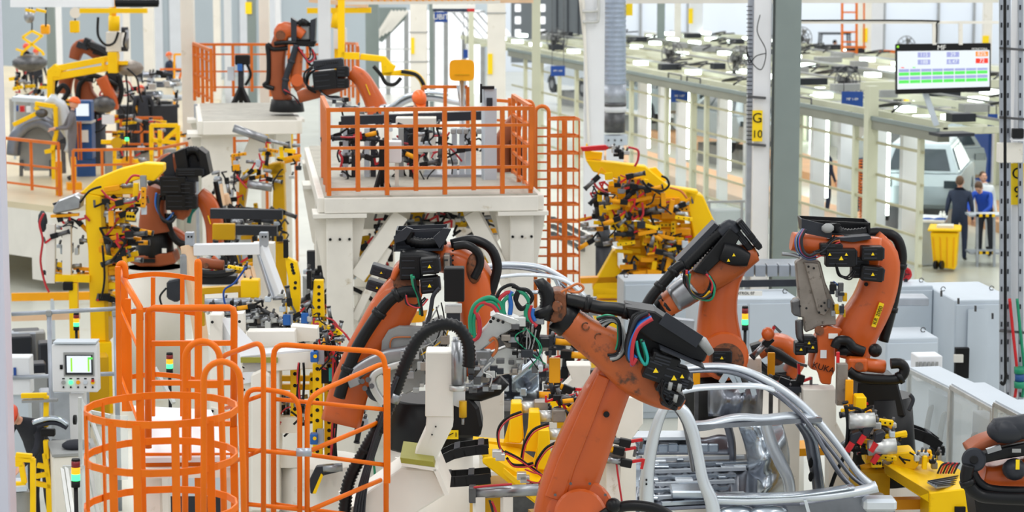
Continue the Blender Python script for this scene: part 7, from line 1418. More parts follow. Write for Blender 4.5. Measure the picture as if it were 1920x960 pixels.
# ---------------------------------------------------------------- yellow transfer table, centre bottom
S = 222
yt = thing('transfer_table', 'long yellow transfer beam with three yellow motor brackets, bottom centre', 'machine', V(980, 960, S))
put(MB().prism(P([(905, 858), (925, 856), (1030, 920), (1050, 960), (1010, 950), (904, 868)], S, -.4), FH * .3), 'beam', 'yellow', yt, bev=.012)
put(MB().prism([V(884, 826, S, 0), V(975, 840, S, 0), V(1110, 930, S, -.6), V(1040, 960, S, -.8), V(920, 855, S, -.3)], ZZ * -.06), 'top_plate', 'yellow', yt, bev=.008)
put(MB().bar(V(886, 830, S, .1), V(980, 838, S, .1), .15, .08), 'cross_beam', 'yellow', yt)
for i, (x, y) in enumerate(((966, 756), (1000, 772), (1018, 806))):
    b_ = put(MB().prism(P([(x - 8, y), (x + 12, y), (x + 16, y + 66), (x + 10, y + 76), (x - 12, y + 74)], S, -.1 - .15 * i), FH * .18), 'motor_bracket', 'yellow', yt, bev=.01)
    put(MB().prism(P([(x - 8, y + 24), (x - 22, y + 74), (x - 8, y + 74)], S, -.05 - .15 * i), FH * .05), 'gusset', 'yellow', b_)
    put(MB().cyl(V(x + 10, y + 8, S, -.02 - .15 * i), V(x + 36, y + 8, S, -.02 - .15 * i), .05, n=18), 'cylinder', 'alu', b_); put(MB().box(V(x + 48, y + 6, S, -.02 - .15 * i), (.12, .12, .11), (RR, FH, ZZ)), 'end_block', 'brushed', b_, bev=.01)
for pts in ([(978, 772), (950, 784), (934, 806), (936, 836), (946, 850)], [(1028, 794), (1000, 806), (984, 830), (978, 858)], [(1046, 828), (1024, 840), (1008, 862), (1004, 876)], [(946, 846), (970, 858), (990, 872), (1018, 894), (1010, 906), (985, 902)], [(950, 858), (960, 870), (980, 872), (1000, 868)]):
    hose('hose', pts, S, 2.6, 'rubber', yt, -.6, 7); hose('hose', [(x + 2, y + 4) for x, y in pts], S, 1.6, 'redhose', yt, -.62, 6)
for x, y in ((932, 850), (938, 856), (978, 892), (984, 898)): put(MB().box(V(x, y, S, -.65), (.08, .08, .06), (RR, FH, ZZ)), 'valve_island', 'alu', yt, bev=.006)
hose('outlet_loop', [(984, 880), (1000, 886), (1016, 892), (1008, 906), (988, 900)], S, 1.6, 'redhose', yt, -.7, 6)
clutter(yt, [(1010, 740), (1090, 730), (1090, 780), (1020, 775)], S, -.2, .1, 12, 81, .55, 'ccb'); 
for x in (920, 1030): q = V(x, 900 if x < 1000 else 960, S, 0); put(MB().box2(Vector((q.x - .15, q.y - .15, 0)), Vector((q.x + .15, q.y + .15, q.z))), 'foot', 'ochre', yt)
def chain(label, pts, s, wpx, root=None):
    r = thing('cable_carrier', label, 'cable carrier', V(*pts[0], s)); q = resample(spl(P(pts, s), 8), .1)
    for i, (a, b) in enumerate(zip(q, q[1:])):
        t = (b - a).normalized(); n = t.cross(FH).normalized()
        if n.z < 0: n = -n
        for d in (-.12, .12): put(MB().bar(a + FH * d, b + FH * d + t * .01, .02, wpx / s, n), 'side_link', 'black', r)
        if i % 2 == 0: put(MB().box((a + b) / 2 + n * (wpx / s / 2), (.05, .25, .015), (t, FH, n)), 'cross_bar', 'slate', r)
    return r
chain('upper black cable carrier between the jib and the yellow transfer beam', [(812, 870), (840, 850), (880, 840), (930, 836)], 225, 18)
chain('lower black cable carrier left of the yellow transfer beam', [(830, 898), (870, 896), (930, 890)], 225, 20)
ch_ = chain('black cable carrier behind the striped yellow platform at the right', [(1660, 806), (1700, 806), (1740, 820), (1760, 836), (1756, 850)], 178, 20)
for x, y in ((1690, 812), (1750, 840)): q = V(x, y, 178, .05); put(MB().bar(q, Vector((q.x, q.y, 0)), .08), 'support', 'slate', ch_)
cyx = thing('pneumatic_cylinder', 'horizontal steel cylinder on a cream stand at the bottom centre', 'cylinder', V(920, 960, 235))
put(MB().cyl(V(884, 924, 235), V(1010, 918, 235), .05, n=20), 'barrel', 'steel', cyx); put(MB().box(V(886, 926, 235), (.06, .12, .13), (RR, FH, ZZ)), 'end_cap', 'dark_steel', cyx, bev=.008)
for x in (898, 950): q = V(x, 930, 235); put(MB().box2(Vector((q.x - .04, q.y - .05, 0)), Vector((q.x + .04, q.y + .05, q.z))), 'stand', 'cream', cyx)
rail_ = put(MB().bar(V(740, 862, 235), V(838, 880, 235), .04), 'guide_rod', 'cream', cyx)
for c_, pts in (('redhose', [(922, 940), (930, 960), (936, 990)]), ('slate', [(918, 938), (924, 960), (928, 990)]), ('redhose', [(888, 914), (930, 910), (960, 908)])): hose('hose', pts, 235, 2.4, c_, cyx, -.05)
fb = thing('machine_pedestal', 'pale machine base under the cable carriers at the bottom centre', 'machine', V(900, 1000, 215)); q0 = V(790, 880, 205, .2)
put(MB().box2(Vector((q0.x, q0.y, 0)), Vector((q0.x + .9, q0.y + .7, V(860, 880, 205, .4).z))), 'base_block', 'cream', fb, bev=.02)
# ---------------------------------------------------------------- yellow table at the right of the car
S = 200
ys = thing('transfer_table', 'yellow stepped platform with grey striped tread at the lower right', 'machine', V(1760, 960, S))
put(MB().prism([V(1662, 872, S, 0), V(1726, 846, S, .9), V(1800, 880, S, .6), V(1826, 912, S, .1), V(1742, 924, S, -.4)], ZZ * -.1), 'top_plate', 'yellow', ys, bev=.01)
put(MB().prism([V(1660, 872, S, 0), V(1742, 922, S, -.4), V(1742, 940, S, -.4), V(1660, 888, S, 0)], FH * .08), 'side_flange', 'ochre', ys)
put(MB().prism(P([(1742, 924), (1828, 914), (1830, 934), (1824, 1000), (1742, 1000)], S, -.4), FH * .5), 'step_block', 'yellow', ys, bev=.012); put(MB().box(V(1800, 956, S, -.42), (.1, .03, .06), (RR, FH, ZZ)), 'slot', 'ink', ys)
tr_ = put(MB().prism([V(1738, 906, S, -.3), V(1796, 896, S, .1), V(1826, 910, S, .05), V(1756, 916, S, -.42)], ZZ * .012), 'tread', 'galv', ys)
for i in range(5): put(MB().bar(lerp(V(1740, 906, S, -.3), V(1758, 915, S, -.42), i / 4) + ZZ * .02, lerp(V(1796, 896, S, .1), V(1824, 909, S, .05), i / 4) + ZZ * .02, .012, .01), 'groove', 'slate', tr_)
put(MB().bar(V(1672, 944, S, .2), V(1770, 942, S, .2), .12, .1), 'beam', 'yellow_orange', ys); put(MB().bar(V(1458, 842, S, 2.2), V(1562, 838, S, 2.2), .4, .08), 'cross_beam', 'yellow_orange', ys)
for x, y, dm in ((1655, 865, .3), (1705, 870, .1)): put(MB().prism(P([(x - 35, y - 20), (x + 10, y - 24), (x + 20, y), (x + 10, y + 12), (x - 30, y + 10)], S, dm), FH * .3), 'clamp_block', 'yellow', ys, bev=.015)
for i in range(7): hose('hose', [(1758 + i * 5, 888), (1766 + i * 5, 872), (1776 + i * 4, 868)], S, 2, 'redhose' if i % 2 else 'slate', ys, .2, 7)
clutter(ys, [(1590, 770), (1660, 775), (1690, 830), (1660, 880), (1620, 850), (1585, 800)], S, -.1, .3, 44, 91, .75, 'yyccbbhf'); clutter(ys, [(1690, 840), (1770, 850), (1780, 872), (1700, 880)], S, -.1, .3, 18, 92, .6, 'ybbh')
for x, y, a_ in ((1622, 812, .9), (1644, 826, .6), (1600, 826, 2.6), (1648, 848, 3.0)):
    put(MB().prism(P([(x - 3, y - 12), (x + 14, y - 18), (x + 18, y - 12), (x + 8, y + 4), (x, y + 12), (x - 6, y + 8)], S, -.3), FH * .12), 'grip_arm', 'slate', ys, bev=.01); put(MB().bar(V(x - 2, y + 4, S, -.3), V(x - 12, y + 20, S, -.3), .05), 'red_jaw', 'red', ys)
for a, b in (((1628, 840), (1680, 836)), ((1592, 790), (1640, 788))): put(MB().cyl(V(*a, S, -.25), V(*b, S, -.25), .075, n=18), 'cylinder', 'alu', ys)
put(MB().box(V(1578, 720, S, .3), (.1, .12, .4), (RR, FH, ZZ)), 'upright', 'brushed', ys); put(MB().box(V(1612, 760, S, .1), (.1, .2, .2), (RR, FH, ZZ)), 'yellow_block', 'yellow', ys, bev=.01); put(MB().bar(V(1571, 660, S, -.1), V(1571, 680, S, -.1), .03), 'red_grip', 'red', ys)
hose('hose', [(1586, 760), (1590, 800), (1584, 850), (1566, 890), (1554, 925)], S, 4, 'rubber', ys, -.2, 8); hose('hose', [(1586, 764), (1612, 768), (1624, 790), (1636, 800)], S, 2.6, 'rubber', ys, -.2, 8); hose('hose', [(1704, 770), (1712, 750), (1706, 740)], S, 4, 'slate', ys, .1)
for x, y in ((1705, 1000), (1790, 1000), (1630, 900)): q = V(x, y, S, .3); put(MB().box2(Vector((q.x - .15, q.y - .15, 0)), Vector((q.x + .15, q.y + .15, q.z + .1))), 'foot', 'ochre', ys)
dk = thing('skid_conveyor', 'dark conveyor machinery with cream blocks behind the foreground robot arm', 'conveyor', V(1080, 820, 160))
clutter(dk, [(1000, 610), (1170, 610), (1180, 760), (1010, 760)], 160, .2, .9, 60, 121, 1.1, 'bbbcfh', ('ochre', 'cream'), ('ink', 'red'))
for a, b, m in (((990, 640), (1180, 650), 'slate'), ((980, 700), (1190, 706), 'dark_steel'), ((1000, 760), (1200, 770), 'cream_dirty'), ((1060, 640), (1060, 800), 'cream_dirty'), ((1150, 640), (1152, 800), 'cream_dirty'), ((880, 640), (1000, 646), 'dark_steel'), ((1180, 600), (1300, 612), 'galv')): put(MB().bar(V(*a, 158, .9), V(*b, 158, .9), .16), 'frame_bar', m, dk)
for x in (1020, 1160): q = V(x, 770, 158, .9); put(MB().box2(Vector((q.x - .2, q.y - .2, 0)), Vector((q.x + .2, q.y + .2, q.z + .1))), 'foot', 'slate', dk)
# red clamps around the cars
rdc = thing('clamp_unit', 'black and red clamp pair left of the car floor pan', 'clamp', V(1168, 880, 228)); 
for x, y in ((1172, 830), (1174, 868), (1160, 845)): clamp(rdc, x, y, 228, -.1, -.2, .8, 'red')
put(MB().box(V(1148, 854, 228), (.22, .15, .1), (RR, FH, ZZ)), 'bracket', 'brushed', rdc, bev=.01); hose('hose', [(1156, 870), (1160, 900), (1166, 940)], 228, 2, 'redhose', rdc, -.1); q = V(1150, 866, 228, .05); put(MB().bar(q, Vector((q.x, q.y, 0)), .12), 'post', 'cream_dirty', rdc)
rdc = thing('clamp_unit', 'black lever clamps with red jaws above the yellow motor brackets', 'clamp', V(1060, 760, 215))
for x, y, a_ in ((1050, 740, 0), (1074, 748, .1), (1044, 724, 1.5), (1064, 730, -.4)): clamp(rdc, x, y, 215, .0, a_, .8, 'red' if x > 1050 else 'ink')
put(MB().bar(V(1020, 758, 215), V(1090, 756, 215), .1, .06), 'base_bar', 'yellow', rdc); q = V(1055, 760, 215, .1); put(MB().bar(q, Vector((q.x, q.y, 0)), .1), 'post', 'ochre', rdc)
rdc = thing('clamp_unit', 'black clamps and red lever on a cream block above the foreground car roof', 'clamp', V(1470, 730, 190))
for x, y, a_ in ((1440, 640, .8), (1492, 720, 0), (1500, 712, 1.3), (1470, 716, 2.8)): clamp(rdc, x, y, 190, .0, a_, .9, 'red')
put(MB().box(V(1490, 728, 190), (.5, .2, .05), (RR, FH, ZZ)), 'base_plate', 'slate', rdc); q = V(1480, 732, 190, .1); put(MB().bar(q, Vector((q.x, q.y, 0)), .2), 'post', 'cream_dirty', rdc)
# ================================================================ LEFT FOREGROUND
# ---- cream tilted frame (middle left)
S = 162
fr = thing('tilting_stand', 'cream tilted support frame with white crossbar in front of the round pedestal', 'frame', V(440, 640, S))
put(MB().bar(V(364, 468, S), V(488, 466, S), .14, .13), 'crossbar', 'white', fr, bev=.006)
for a, b, w_, m in (((352, 460), (378, 640), .13, 'peach'), ((492, 462), (528, 560), .1, 'white'), ((484, 470), (512, 560), .05, 'galv'), ((462, 498), (476, 560), .06, 'peach'), ((450, 516), (456, 540), .06, 'peach'), ((472, 500), (484, 545), .04, 'peach')):
    put(MB().bar(V(*a, S), V(*b, S, -.2), w_), 'side_bar', m, fr, bev=.006)
for x in (356, 495):
    o = put(MB().box(V(x, 448, S), (.1, .12, .16), (RR, FH, ZZ)), 'end_bracket', 'galv', fr, bev=.006)
    for dx in (-3, 3): put(MB().cyl(V(x + dx, 444, S, -.07), V(x + dx, 444, S, -.09), .012, n=8), 'bolt', 'ink', o)
put(MB().box(V(496, 525, S, .4), (.25, .2, .9), (RR, FH, ZZ)), 'back_panel', 'cream', fr); q = V(370, 640, S); put(MB().bar(q, Vector((q.x, q.y, 0)), .3), 'foot', 'cream', fr); q = V(520, 560, S); put(MB().bar(q, Vector((q.x, q.y, 0)), .12), 'foot', 'cream', fr)
put(MB().box(V(348, 500, S, -.05), (.12, .1, .3), (RR, FH, ZZ)), 'silver_actuator', 'steel', fr, bev=.02); put(MB().prism(P([(312, 528), (338, 522), (342, 560), (330, 568), (312, 560)], S, -.1), FH * .15), 'teach_pendant', 'slate', fr, bev=.02)
hose('hose', [(312, 540), (300, 556), (304, 575)], S, 2, 'rubber', fr, -.1)
# ---- middle-left fixture: rows of cylinders, blue blocks, perforated yellow brackets
S = 172
mf = thing('welding_fixture', 'low fixture with perforated yellow brackets and blue blocks left of the big cream leg', 'fixture', V(500, 640, S))
def perf(pts, holes, s, dm, root=mf, th=.12, m='yellow', r_=3.2):
    o = put(MB().prism(P(pts, s, dm), FH * th), 'perforated_bracket', m, root, bev=.006)
    for x, y in holes: put(MB().cyl(V(x, y, s, dm - .004), V(x, y, s, dm + .01), r_ / s, n=14), 'hole', 'ink', o)
    return o
perf([(534, 474), (540, 484), (556, 492), (562, 520), (563, 560), (556, 640), (546, 640), (543, 565), (540, 520), (536, 500)], [(547, 496), (548, 501), (549, 507), (551, 512), (554, 530), (553, 540)], S, -.1)
perf([(588, 526), (606, 526), (607, 575), (608, 594), (585, 594), (586, 560)], [(598, 538), (598, 551), (598, 563), (598, 576), (598, 589)], S, -.1)
perf([(578, 600), (604, 604), (610, 625), (584, 628)], [], S, -.15)
perf([(612, 612), (636, 618), (642, 628), (616, 630)], [(620, 618), (626, 620), (632, 622)], S, -.2, r_=1.6)
for x, y in ((538, 460), (582, 518)): put(MB().box(V(x - 2, y + 6, S, -.12), (.05, .08, .2), (RR, FH, ZZ)), 'sensor_bar', 'ink', mf, bev=.006)
for x, y in ((538, 599), (572, 596)):
    o = put(MB().box(V(x, y, S, -.3), (14 / S, .1, 20 / S), (RR, FH, ZZ)), 'blue_valve', 'blue', mf, bev=.008); put(MB().box(V(x + 9, y - 3, S, -.28), (.03, .08, .16), (RR, FH, ZZ)), 'valve_plate', 'galv', o)
put(MB().bar(V(378, 545, S, .1), V(460, 540, S, .1), .12, .07), 'yellow_rail', 'ochre', mf); put(MB().bar(V(456, 540, S, .1), V(456, 600, S, .1), .1), 'yellow_post', 'ochre', mf); put(MB().bar(V(374, 545, S, .1), V(376, 610, S, .1), .1), 'yellow_post', 'ochre', mf)
put(MB().box(V(470, 540, S, .1), (.2, .2, .2), (RR, FH, ZZ)), 'yellow_block', 'yellow', mf, bev=.01); put(MB().bar(V(460, 602, S, -.1), V(515, 600, S, -.1), .1, .05), 'silver_beam', 'brushed', mf)
for i, y in enumerate((568, 582, 594, 612)): put(MB().cyl(V(385 + i * 20, y, S, -.1), V(470 + i * 18, y - 2, S, -.1), .05, n=16), 'long_cylinder', ('galv', 'slate', 'steel', 'dark_steel')[i], mf)
clutter(mf, [(384, 560), (450, 556), (450, 590), (390, 592)], S, -.3, .0, 14, 101, .6, 'bbbf'); clutter(mf, [(455, 555), (545, 555), (548, 620), (460, 622)], S, -.35, .0, 46, 102, .7, 'bbbfcf', arms=('ink', 'dark_steel')); clutter(mf, [(550, 580), (640, 600), (645, 640), (560, 640)], S, -.35, .0, 34, 103, .6, 'bbcfh', arms=('ink', 'red'))
hose('blue_hose', [(462, 500), (440, 530), (420, 545), (424, 575), (440, 590)], S, 2, 'signblue', mf, -.3); clutter(mf, [(425, 500), (470, 500), (470, 530), (430, 532)], S, .0, .2, 8, 104, .6, 'byf')
for a in ((612, 596, 634, 612), (624, 606, 660, 646), (628, 610, 664, 650)): hose('red_hose', [(a[0], a[1]), ((a[0] + a[2]) / 2 + 2, (a[1] + a[3]) / 2 - 3), (a[2], a[3])], S, 1.8, 'redhose', mf, -.4, 6)
q = V(500, 640, S, .2); put(MB().box2(Vector((q.x - .6, q.y - .2, 0)), Vector((q.x + .6, q.y + .4, q.z + .05))), 'fixture_base', 'cream', mf)
# ---- cream machine (H-shaped frame) in front of it
S = 205
cm = thing('machine_column', 'large cream H-shaped machine column with olive strip behind the orange railings', 'machine', V(480, 960, S))
put(MB().prism(P([(393, 590), (416, 590), (418, 960), (395, 960)], S, 0), FH * .2), 'column', 'cream', cm, bev=.008); put(MB().prism(P([(436, 590), (456, 588), (457, 640), (438, 625)], S, .3), FH * .2), 'column', 'cream', cm)
put(MB().prism([V(414, 596, S, .1), V(432, 596, S, .1), V(500, 668, S, -.1), V(455, 676, S, -.1)], ZZ * -.22), 'sloping_beam', 'white', cm)
put(MB().prism([V(452, 668, S, -.1), V(600, 652, S, -.1), V(600, 645, S, .2), V(455, 655, S, .2)], ZZ * -.02), 'top_cover', 'white', cm); put(MB().prism(P([(450, 668), (610, 656), (612, 690), (520, 696), (452, 700)], S, -.1), FH * .3), 'head_beam', 'cream', cm, bev=.008)
put(MB().prism(P([(462, 622), (552, 621), (554, 650), (470, 652)], S, .3), FH * .2), 'rear_beam', 'cream', cm, bev=.006); put(MB().prism(P([(545, 612), (595, 616), (596, 640), (552, 640)], S, .5), FH * .2), 'rear_block', 'cream_dirty', cm)
put(MB().box(V(486, 675, S, -.12), (70 / S, .02, 10 / S), (RR, FH, ZZ)), 'olive_strip', 'olive', cm)
put(MB().prism(P([(452, 680), (524, 680), (524, 960), (452, 960)], S, -.06), FH * .3), 'main_column', 'cream', cm, bev=.008); put(MB().prism(P([(470, 702), (492, 692), (508, 704), (508, 960), (470, 960)], S, -.14), FH * .1), 'front_cover', 'cream', cm, bev=.02)
for x, y in ((398, 604), (449, 603), (398, 771), (457, 688), (457, 709), (457, 731)): put(MB().cyl(V(x, y, S, -.02 if x < 450 else -.08), V(x, y, S, -.1), .014, n=10), 'bolt', 'ink', cm)
for y in (795, 860): put(MB().bar(V(515, y, S, .1), V(560, y, S, .1), .12, .15), 'side_arm', 'cream', cm)
q = V(488, 960, S, .1); put(MB().box2(Vector((q.x - .2, q.y - .1, 0)), Vector((q.x + .2, q.y + .2, q.z))), 'foot', 'cream', cm); q = V(405, 960, S, .1); put(MB().box2(Vector((q.x - .06, q.y - .1, 0)), Vector((q.x + .06, q.y + .1, q.z))), 'foot', 'cream', cm)
put(MB().prism(P([(395, 764), (420, 770), (448, 850), (440, 850)], S, -.05), FH * .1), 'lower_brace', 'cream', cm)
# ---- yellow perforated tower behind the foreground railing
S = 205
pt = thing('perforated_tower', 'yellow perforated clamp tower with red hoses behind the front orange railing', 'fixture', V(590, 870, S))
def pcol(x0, x1, y0, y1, dm, n): 
    o = put(MB().prism(P([(x0, y0), (x1, y0), (x1, y1), (x0, y1)], S, dm), FH * .1), 'perforated_column', 'yellow', pt, bev=.006)
    for i in range(n): y = y0 + (y1 - y0) * (i + .5) / n; put(MB().cyl(V((x0 + x1) / 2, y, S, dm - .004), V((x0 + x1) / 2, y, S, dm + .01), 3.6 / S, n=14), 'hole', 'ink', o)
pcol(608, 626, 648, 860, -.05, 14); pcol(586, 604, 682, 856, -.15, 9); pcol(544, 562, 690, 800, .1, 5); pcol(580, 590, 700, 790, .1, 4)
for y in (709, 725): put(MB().bar(V(522, y, S, .2), V(590, y, S, .2), .06, .05), 'cross_piece', 'yellow', pt)
for x, y in ((590, 668), (589, 822)):
    o = put(MB().box(V(x, y, S, -.25), (15 / S, .1, 20 / S), (RR, FH, ZZ)), 'blue_valve', 'blue', pt, bev=.008); put(MB().cyl(V(x + 1, y, S, -.3), V(x + 1, y, S, -.315), 3.5 / S), 'valve_knob', 'yellow', o); put(MB().box(V(x + 12, y - 2, S, -.22), (.06, .06, .16), (RR, FH, ZZ)), 'valve_plate', 'galv', o)
put(MB().box(V(622, 702, S, -.15), (.05, .05, .12), (RR, FH, ZZ)), 'teal_block', 'teal', pt); put(MB().box(V(612, 704, S, -.12), (.09, .06, .14), (RR, FH, ZZ)), 'black_block', 'ink', pt)
for i in range(8): rd = random.Random(200 + i); x = 560 + rd.uniform(0, 12) if i < 3 else 626 + rd.uniform(0, 12); hose('hose', [(x, 680 if i < 3 else 648), (x + rd.uniform(-4, 4), 710), (x + rd.uniform(-4, 4), 750), (x + rd.uniform(-6, 4), 800), (x - rd.uniform(0, 8), 860)][: 3 if i < 3 else 5], S, 2.4, ('redhose', 'rubber', 'rubber')[i % 3], pt, -.2, 7)
clutter(pt, [(585, 630), (660, 640), (650, 668), (590, 660)], S, -.3, .1, 22, 111, .6, 'bbcfh'); clutter(pt, [(520, 740), (590, 740), (590, 800), (525, 800)], S, .1, .4, 26, 112, .6, 'bcfbh', arms=('ink',)); clutter(pt, [(640, 700), (665, 700), (690, 800), (650, 810)], S, .1, .5, 18, 113, .7, 'bbcf', arms=('ink',))
pd = put(MB().cyl(Vector((V(600, 860, S, .4).x, V(600, 860, S, .4).y, 0)), V(600, 862, S, .4), .42, n=28), 'round_base', 'cream', pt)
put(MB().box(V(650, 730, S, .3), (.14, .2, .5), (RR, FH, ZZ)), 'servo_casing', 'cabinet', pt, bev=.015); put(MB().prism(P([(580, 900), (592, 876), (640, 872), (640, 884), (606, 892), (590, 926), (582, 926)], S, -.2), FH * .1), 'lower_gripper', 'slate', pt, bev=.008); put(MB().cyl(V(606, 878, S, -.2), V(642, 876, S, -.2), .04), 'cylinder', 'steel', pt)
put(MB().prism(P([(586, 925), (602, 888), (606, 892), (592, 926)], S, -.22), FH * .06), 'yellow_stop', 'yellow', pt); 
for c_, x in (('green', 524), ('redhose', 518), ('green', 700)): hose('floor_hose', [(x - 2, 830), (x + 2, 880), (x + 10, 960)], S, 2.4, c_, pt, .2)
# ---------------------------------------------------------------- orange cages and railings (near)
def hoopbars(root, cx, cy, a, b, s, m, th=.012, h=.055, t0=0, t1=2 * math.pi, n=20, mat_='cage', dm=0):
    """flat ring of radius a px (true circle of depth a/s) seen from above"""
    pts = [V(cx + a * math.cos(t0 + (t1 - t0) * k / n), cy, s, dm) + FH * (a / s) * math.sin(t0 + (t1 - t0) * k / n) for k in range(n + 1)]
    mb = MB()
    for p, q in zip(pts, pts[1:]): mb.bar(p, q + (q - p).normalized() * .004, th, h)
    return put(mb, m, mat_, root), pts
S = 300
cg = thing('ladder_cage', 'round orange ladder cage with flat hoops in the lower left foreground', 'ladder cage', V(300, 960, S))
R_ = 142
for y in (772, 856, 950, 1040): hoopbars(cg, 302, y - (4 if y < 800 else 0), R_, 0, S, 'hoop', h=.045)
for k, t in enumerate((-2.75, -2.1, -1.75, -1.25, -.75, 2.6, 2.0, 3.14)):
    p = V(302 + R_ * math.cos(t), 768, S) + FH * (R_ / S) * math.sin(t); q = Vector((p.x, p.y, V(302, 1080, S).z)); put(MB().bar(p, q, .05, .014, FH if abs(math.cos(t)) < .8 else RR), 'strap', 'cage', cg)
q = V(300, 1080, S); put(MB().cyl(Vector((q.x, q.y, 0)), Vector((q.x, q.y, q.z)), .06), 'support_leg', 'cage', cg)
# arched stiles of the ladder
def ulad(label, x0, x1, ytop, yb, s, dm, rpx, rungs=(), name='ladder_hoop'):
    r = thing(name, label, 'handrail', V((x0 + x1) / 2, yb, s, dm)); h = (x1 - x0) / 2
    pts = [V(x0, yb, s, dm), V(x0, (yb + ytop) / 2, s, dm), V(x0, ytop + h, s, dm)] + [V((x0 + x1) / 2 - h * math.cos(t), ytop + h - h * math.sin(t), s, dm) for t in [k * math.pi / 12 for k in range(1, 12)]] + [V(x1, ytop + h, s, dm), V(x1 + 6, (yb + ytop) / 2, s, dm), V(x1 + 10, yb, s, dm)]
    put(MB().tube(pts, rpx / s, 14), 'hoop_tube', 'cage', r)
    for y in rungs: put(MB().bar(V(x0, y, s, dm), V(x1 + 3, y, s, dm), .04, .05), 'rung', 'cage', r)
    q = V(x0, yb, s, dm); put(MB().bar(q, Vector((q.x, q.y, 0)), .05), 'leg', 'cage', r); return r
ulad('nearer orange ladder arch, right one of the tall pair over the round cage', 382, 450, 678, 1080, S, -.48, 6.0)
ulad('rear orange ladder arch, left one of the tall pair behind the round cage', 347, 412, 640, 1080, 285, .1, 6.2, (720,))
# box cage behind (218-440, 490-840)
S = 262
bx = thing('platform_cage', 'tall orange railing cage around the white landing, left of centre', 'railing', V(330, 860, S))
def bt_(a, b, w=.05, h=None, s=S, dm=0, dm2=None, name='rail', root=bx, r=False):
    p, q = V(*a, s, dm), V(*b, s, dm if dm2 is None else dm2)
    put(MB().cyl(p, q, w / 2, n=12) if r else MB().bar(p, q, w, h or w), name, 'cage', root)
bt_((221, 500), (224, 745), .035, name='post'); bt_((232, 498), (236, 770), .05, name='post', dm=.4); bt_((262, 580), (262, 780), .045, name='post', dm=-.6); bt_((240, 560), (243, 770), .04, name='post', dm=.2)
put(MB().tube(spl(P([(221, 520), (222, 500), (228, 494), (234, 500), (236, 520)], S, .1)), .022, 10), 'post_bend', 'cage', bx)
put(MB().tube([V(221, 504, S, .4), V(262, 576, S, -.6), V(263, 600, S, -.6)], .024, 10), 'hand_rail', 'cage', bx)
bt_((221, 565), (262, 660), .016, dm=.4, dm2=-.6); bt_((221, 690), (262, 800), .016, dm=.4, dm2=-.6)
put(MB().tube(spl(P([(370, 780), (370, 560), (369, 500), (371, 490), (374, 500), (374, 560), (374, 780)], S, .4)), .02, 10), 'post_bend', 'cage', bx)
for x in (369, 374): bt_((x, 500), (x, 785), .03, name='post', dm=.45)
for y0, y1, y2 in ((520, 514, 524), (586, 580, 588), (708, 702, 712)):
    pts = spl(P([(236, y0), (285, y1), (330, y1 + 3), (370, y2)], S, .5), 4); mb = MB()
    for a, b in zip(pts, pts[1:]): mb.bar(a, b, .014, .035)
    put(mb, 'curved_strap', 'cage', bx)
for x in (287, 342): bt_((x, 520), (x, 780), .03, .03, dm=.5, name='strap')
# the nearer gate frame 276-438
put(MB().tube([V(278, 840, S, -.5), V(278, 590, S, -.5), V(280, 582, S, -.5), V(288, 578, S, -.5)] + [V(430, 577, S, -.5), V(437, 580, S, -.5), V(439, 590, S, -.5), V(438, 800, S, -.5)], .025, 12), 'gate_tube', 'cage', bx)
for y in (644, 718, 795): bt_((278, y), (438, y - 1), .035, dm=-.5)
bt_((350, 640), (352, 862), .05, dm=-.5, name='post')
put(MB().bar(V(272, 862, S, -.4), V(440, 862, S, -.4), .02, .1), 'toe_board', 'cage', bx)
for x, dm in ((262, -.6), (370, .45), (438, -.5)): q = V(x, 800, S, dm); put(MB().bar(q, Vector((q.x, q.y, 0)), .05), 'leg', 'cage', bx)
ln = thing('landing_platform', 'white dirty landing plate under the orange platform cage', 'platform', V(330, 870, 255))
a, b, c, d = V(270, 858, 262, -.45), V(436, 856, 262, -.45), V(396, 768, 262, 1.0), V(250, 760, 262, 1.0); put(MB().prism([a, b, c, d], ZZ * -.04), 'deck_plate', 'white', ln, bev=.004)
put(MB().bar(a - ZZ * .11, b - ZZ * .11, .06, .07), 'edge_beam', 'cream', ln)
for i, (x, y, dm) in enumerate(((285, 868, -.3), (430, 868, -.3), (300, 780, 1.0))): q = V(x, y, 262, dm); put(MB().bar(q - ZZ * .02, Vector((q.x, q.y, 0)), .12), 'leg', 'cream', ln)
for y, x0, x1, m in ((905, 262, 440, 'cabinet'), (940, 262, 440, 'slate')): put(MB().bar(V(x0, y, 240, .6), V(x1, y, 240, .6), .3, .16), 'under_box', m, ln)
# front railings right: 420-740
S = 275
def bend(pts, rpx, root, dm=0, s=S, name='bent_tube', dms=None):
    q = [V(x, y, s, dms[i] if dms else dm) for i, (x, y) in enumerate(pts)]; out = [q[0]]
    for i in range(1, len(q) - 1):
        p = q[i]; a = p + (q[i - 1] - p).normalized() * min(.09, (q[i - 1] - p).length * .45); b = p + (q[i + 1] - p).normalized() * min(.09, (q[i + 1] - p).length * .45)
        out += [(a * (1 - t) ** 2 + p * 2 * t * (1 - t) + b * t * t) for t in (0, .25, .5, .75, 1)]
    out.append(q[-1]); return put(MB().tube(out, rpx / s, 12), name, 'cage', root)
ga = thing('gate_railing', 'bent orange tube railing with rounded top at the left of the front railings', 'railing', V(430, 980, S))
bend([(412, 700), (416, 668), (486, 642), (494, 660), (494, 1000)], 5, ga, dms=[.3, .3, -.2, -.2, -.2]); bend([(424, 765), (494, 740)], 4, ga, dms=[.3, -.2]); bend([(424, 872), (494, 842)], 4, ga, dms=[.3, -.2])
gb_ = thing('gate_railing', 'tall orange tube railing whose top slopes to the right, front row centre', 'railing', V(620, 980, S))
bend([(513, 1000), (513, 645), (718, 660), (724, 700), (724, 1000)], 5.4, gb_, .15); put(MB().bar(V(726, 690, S, .15), V(726, 905, S, .15), .045), 'flat_post', 'cage', gb_)
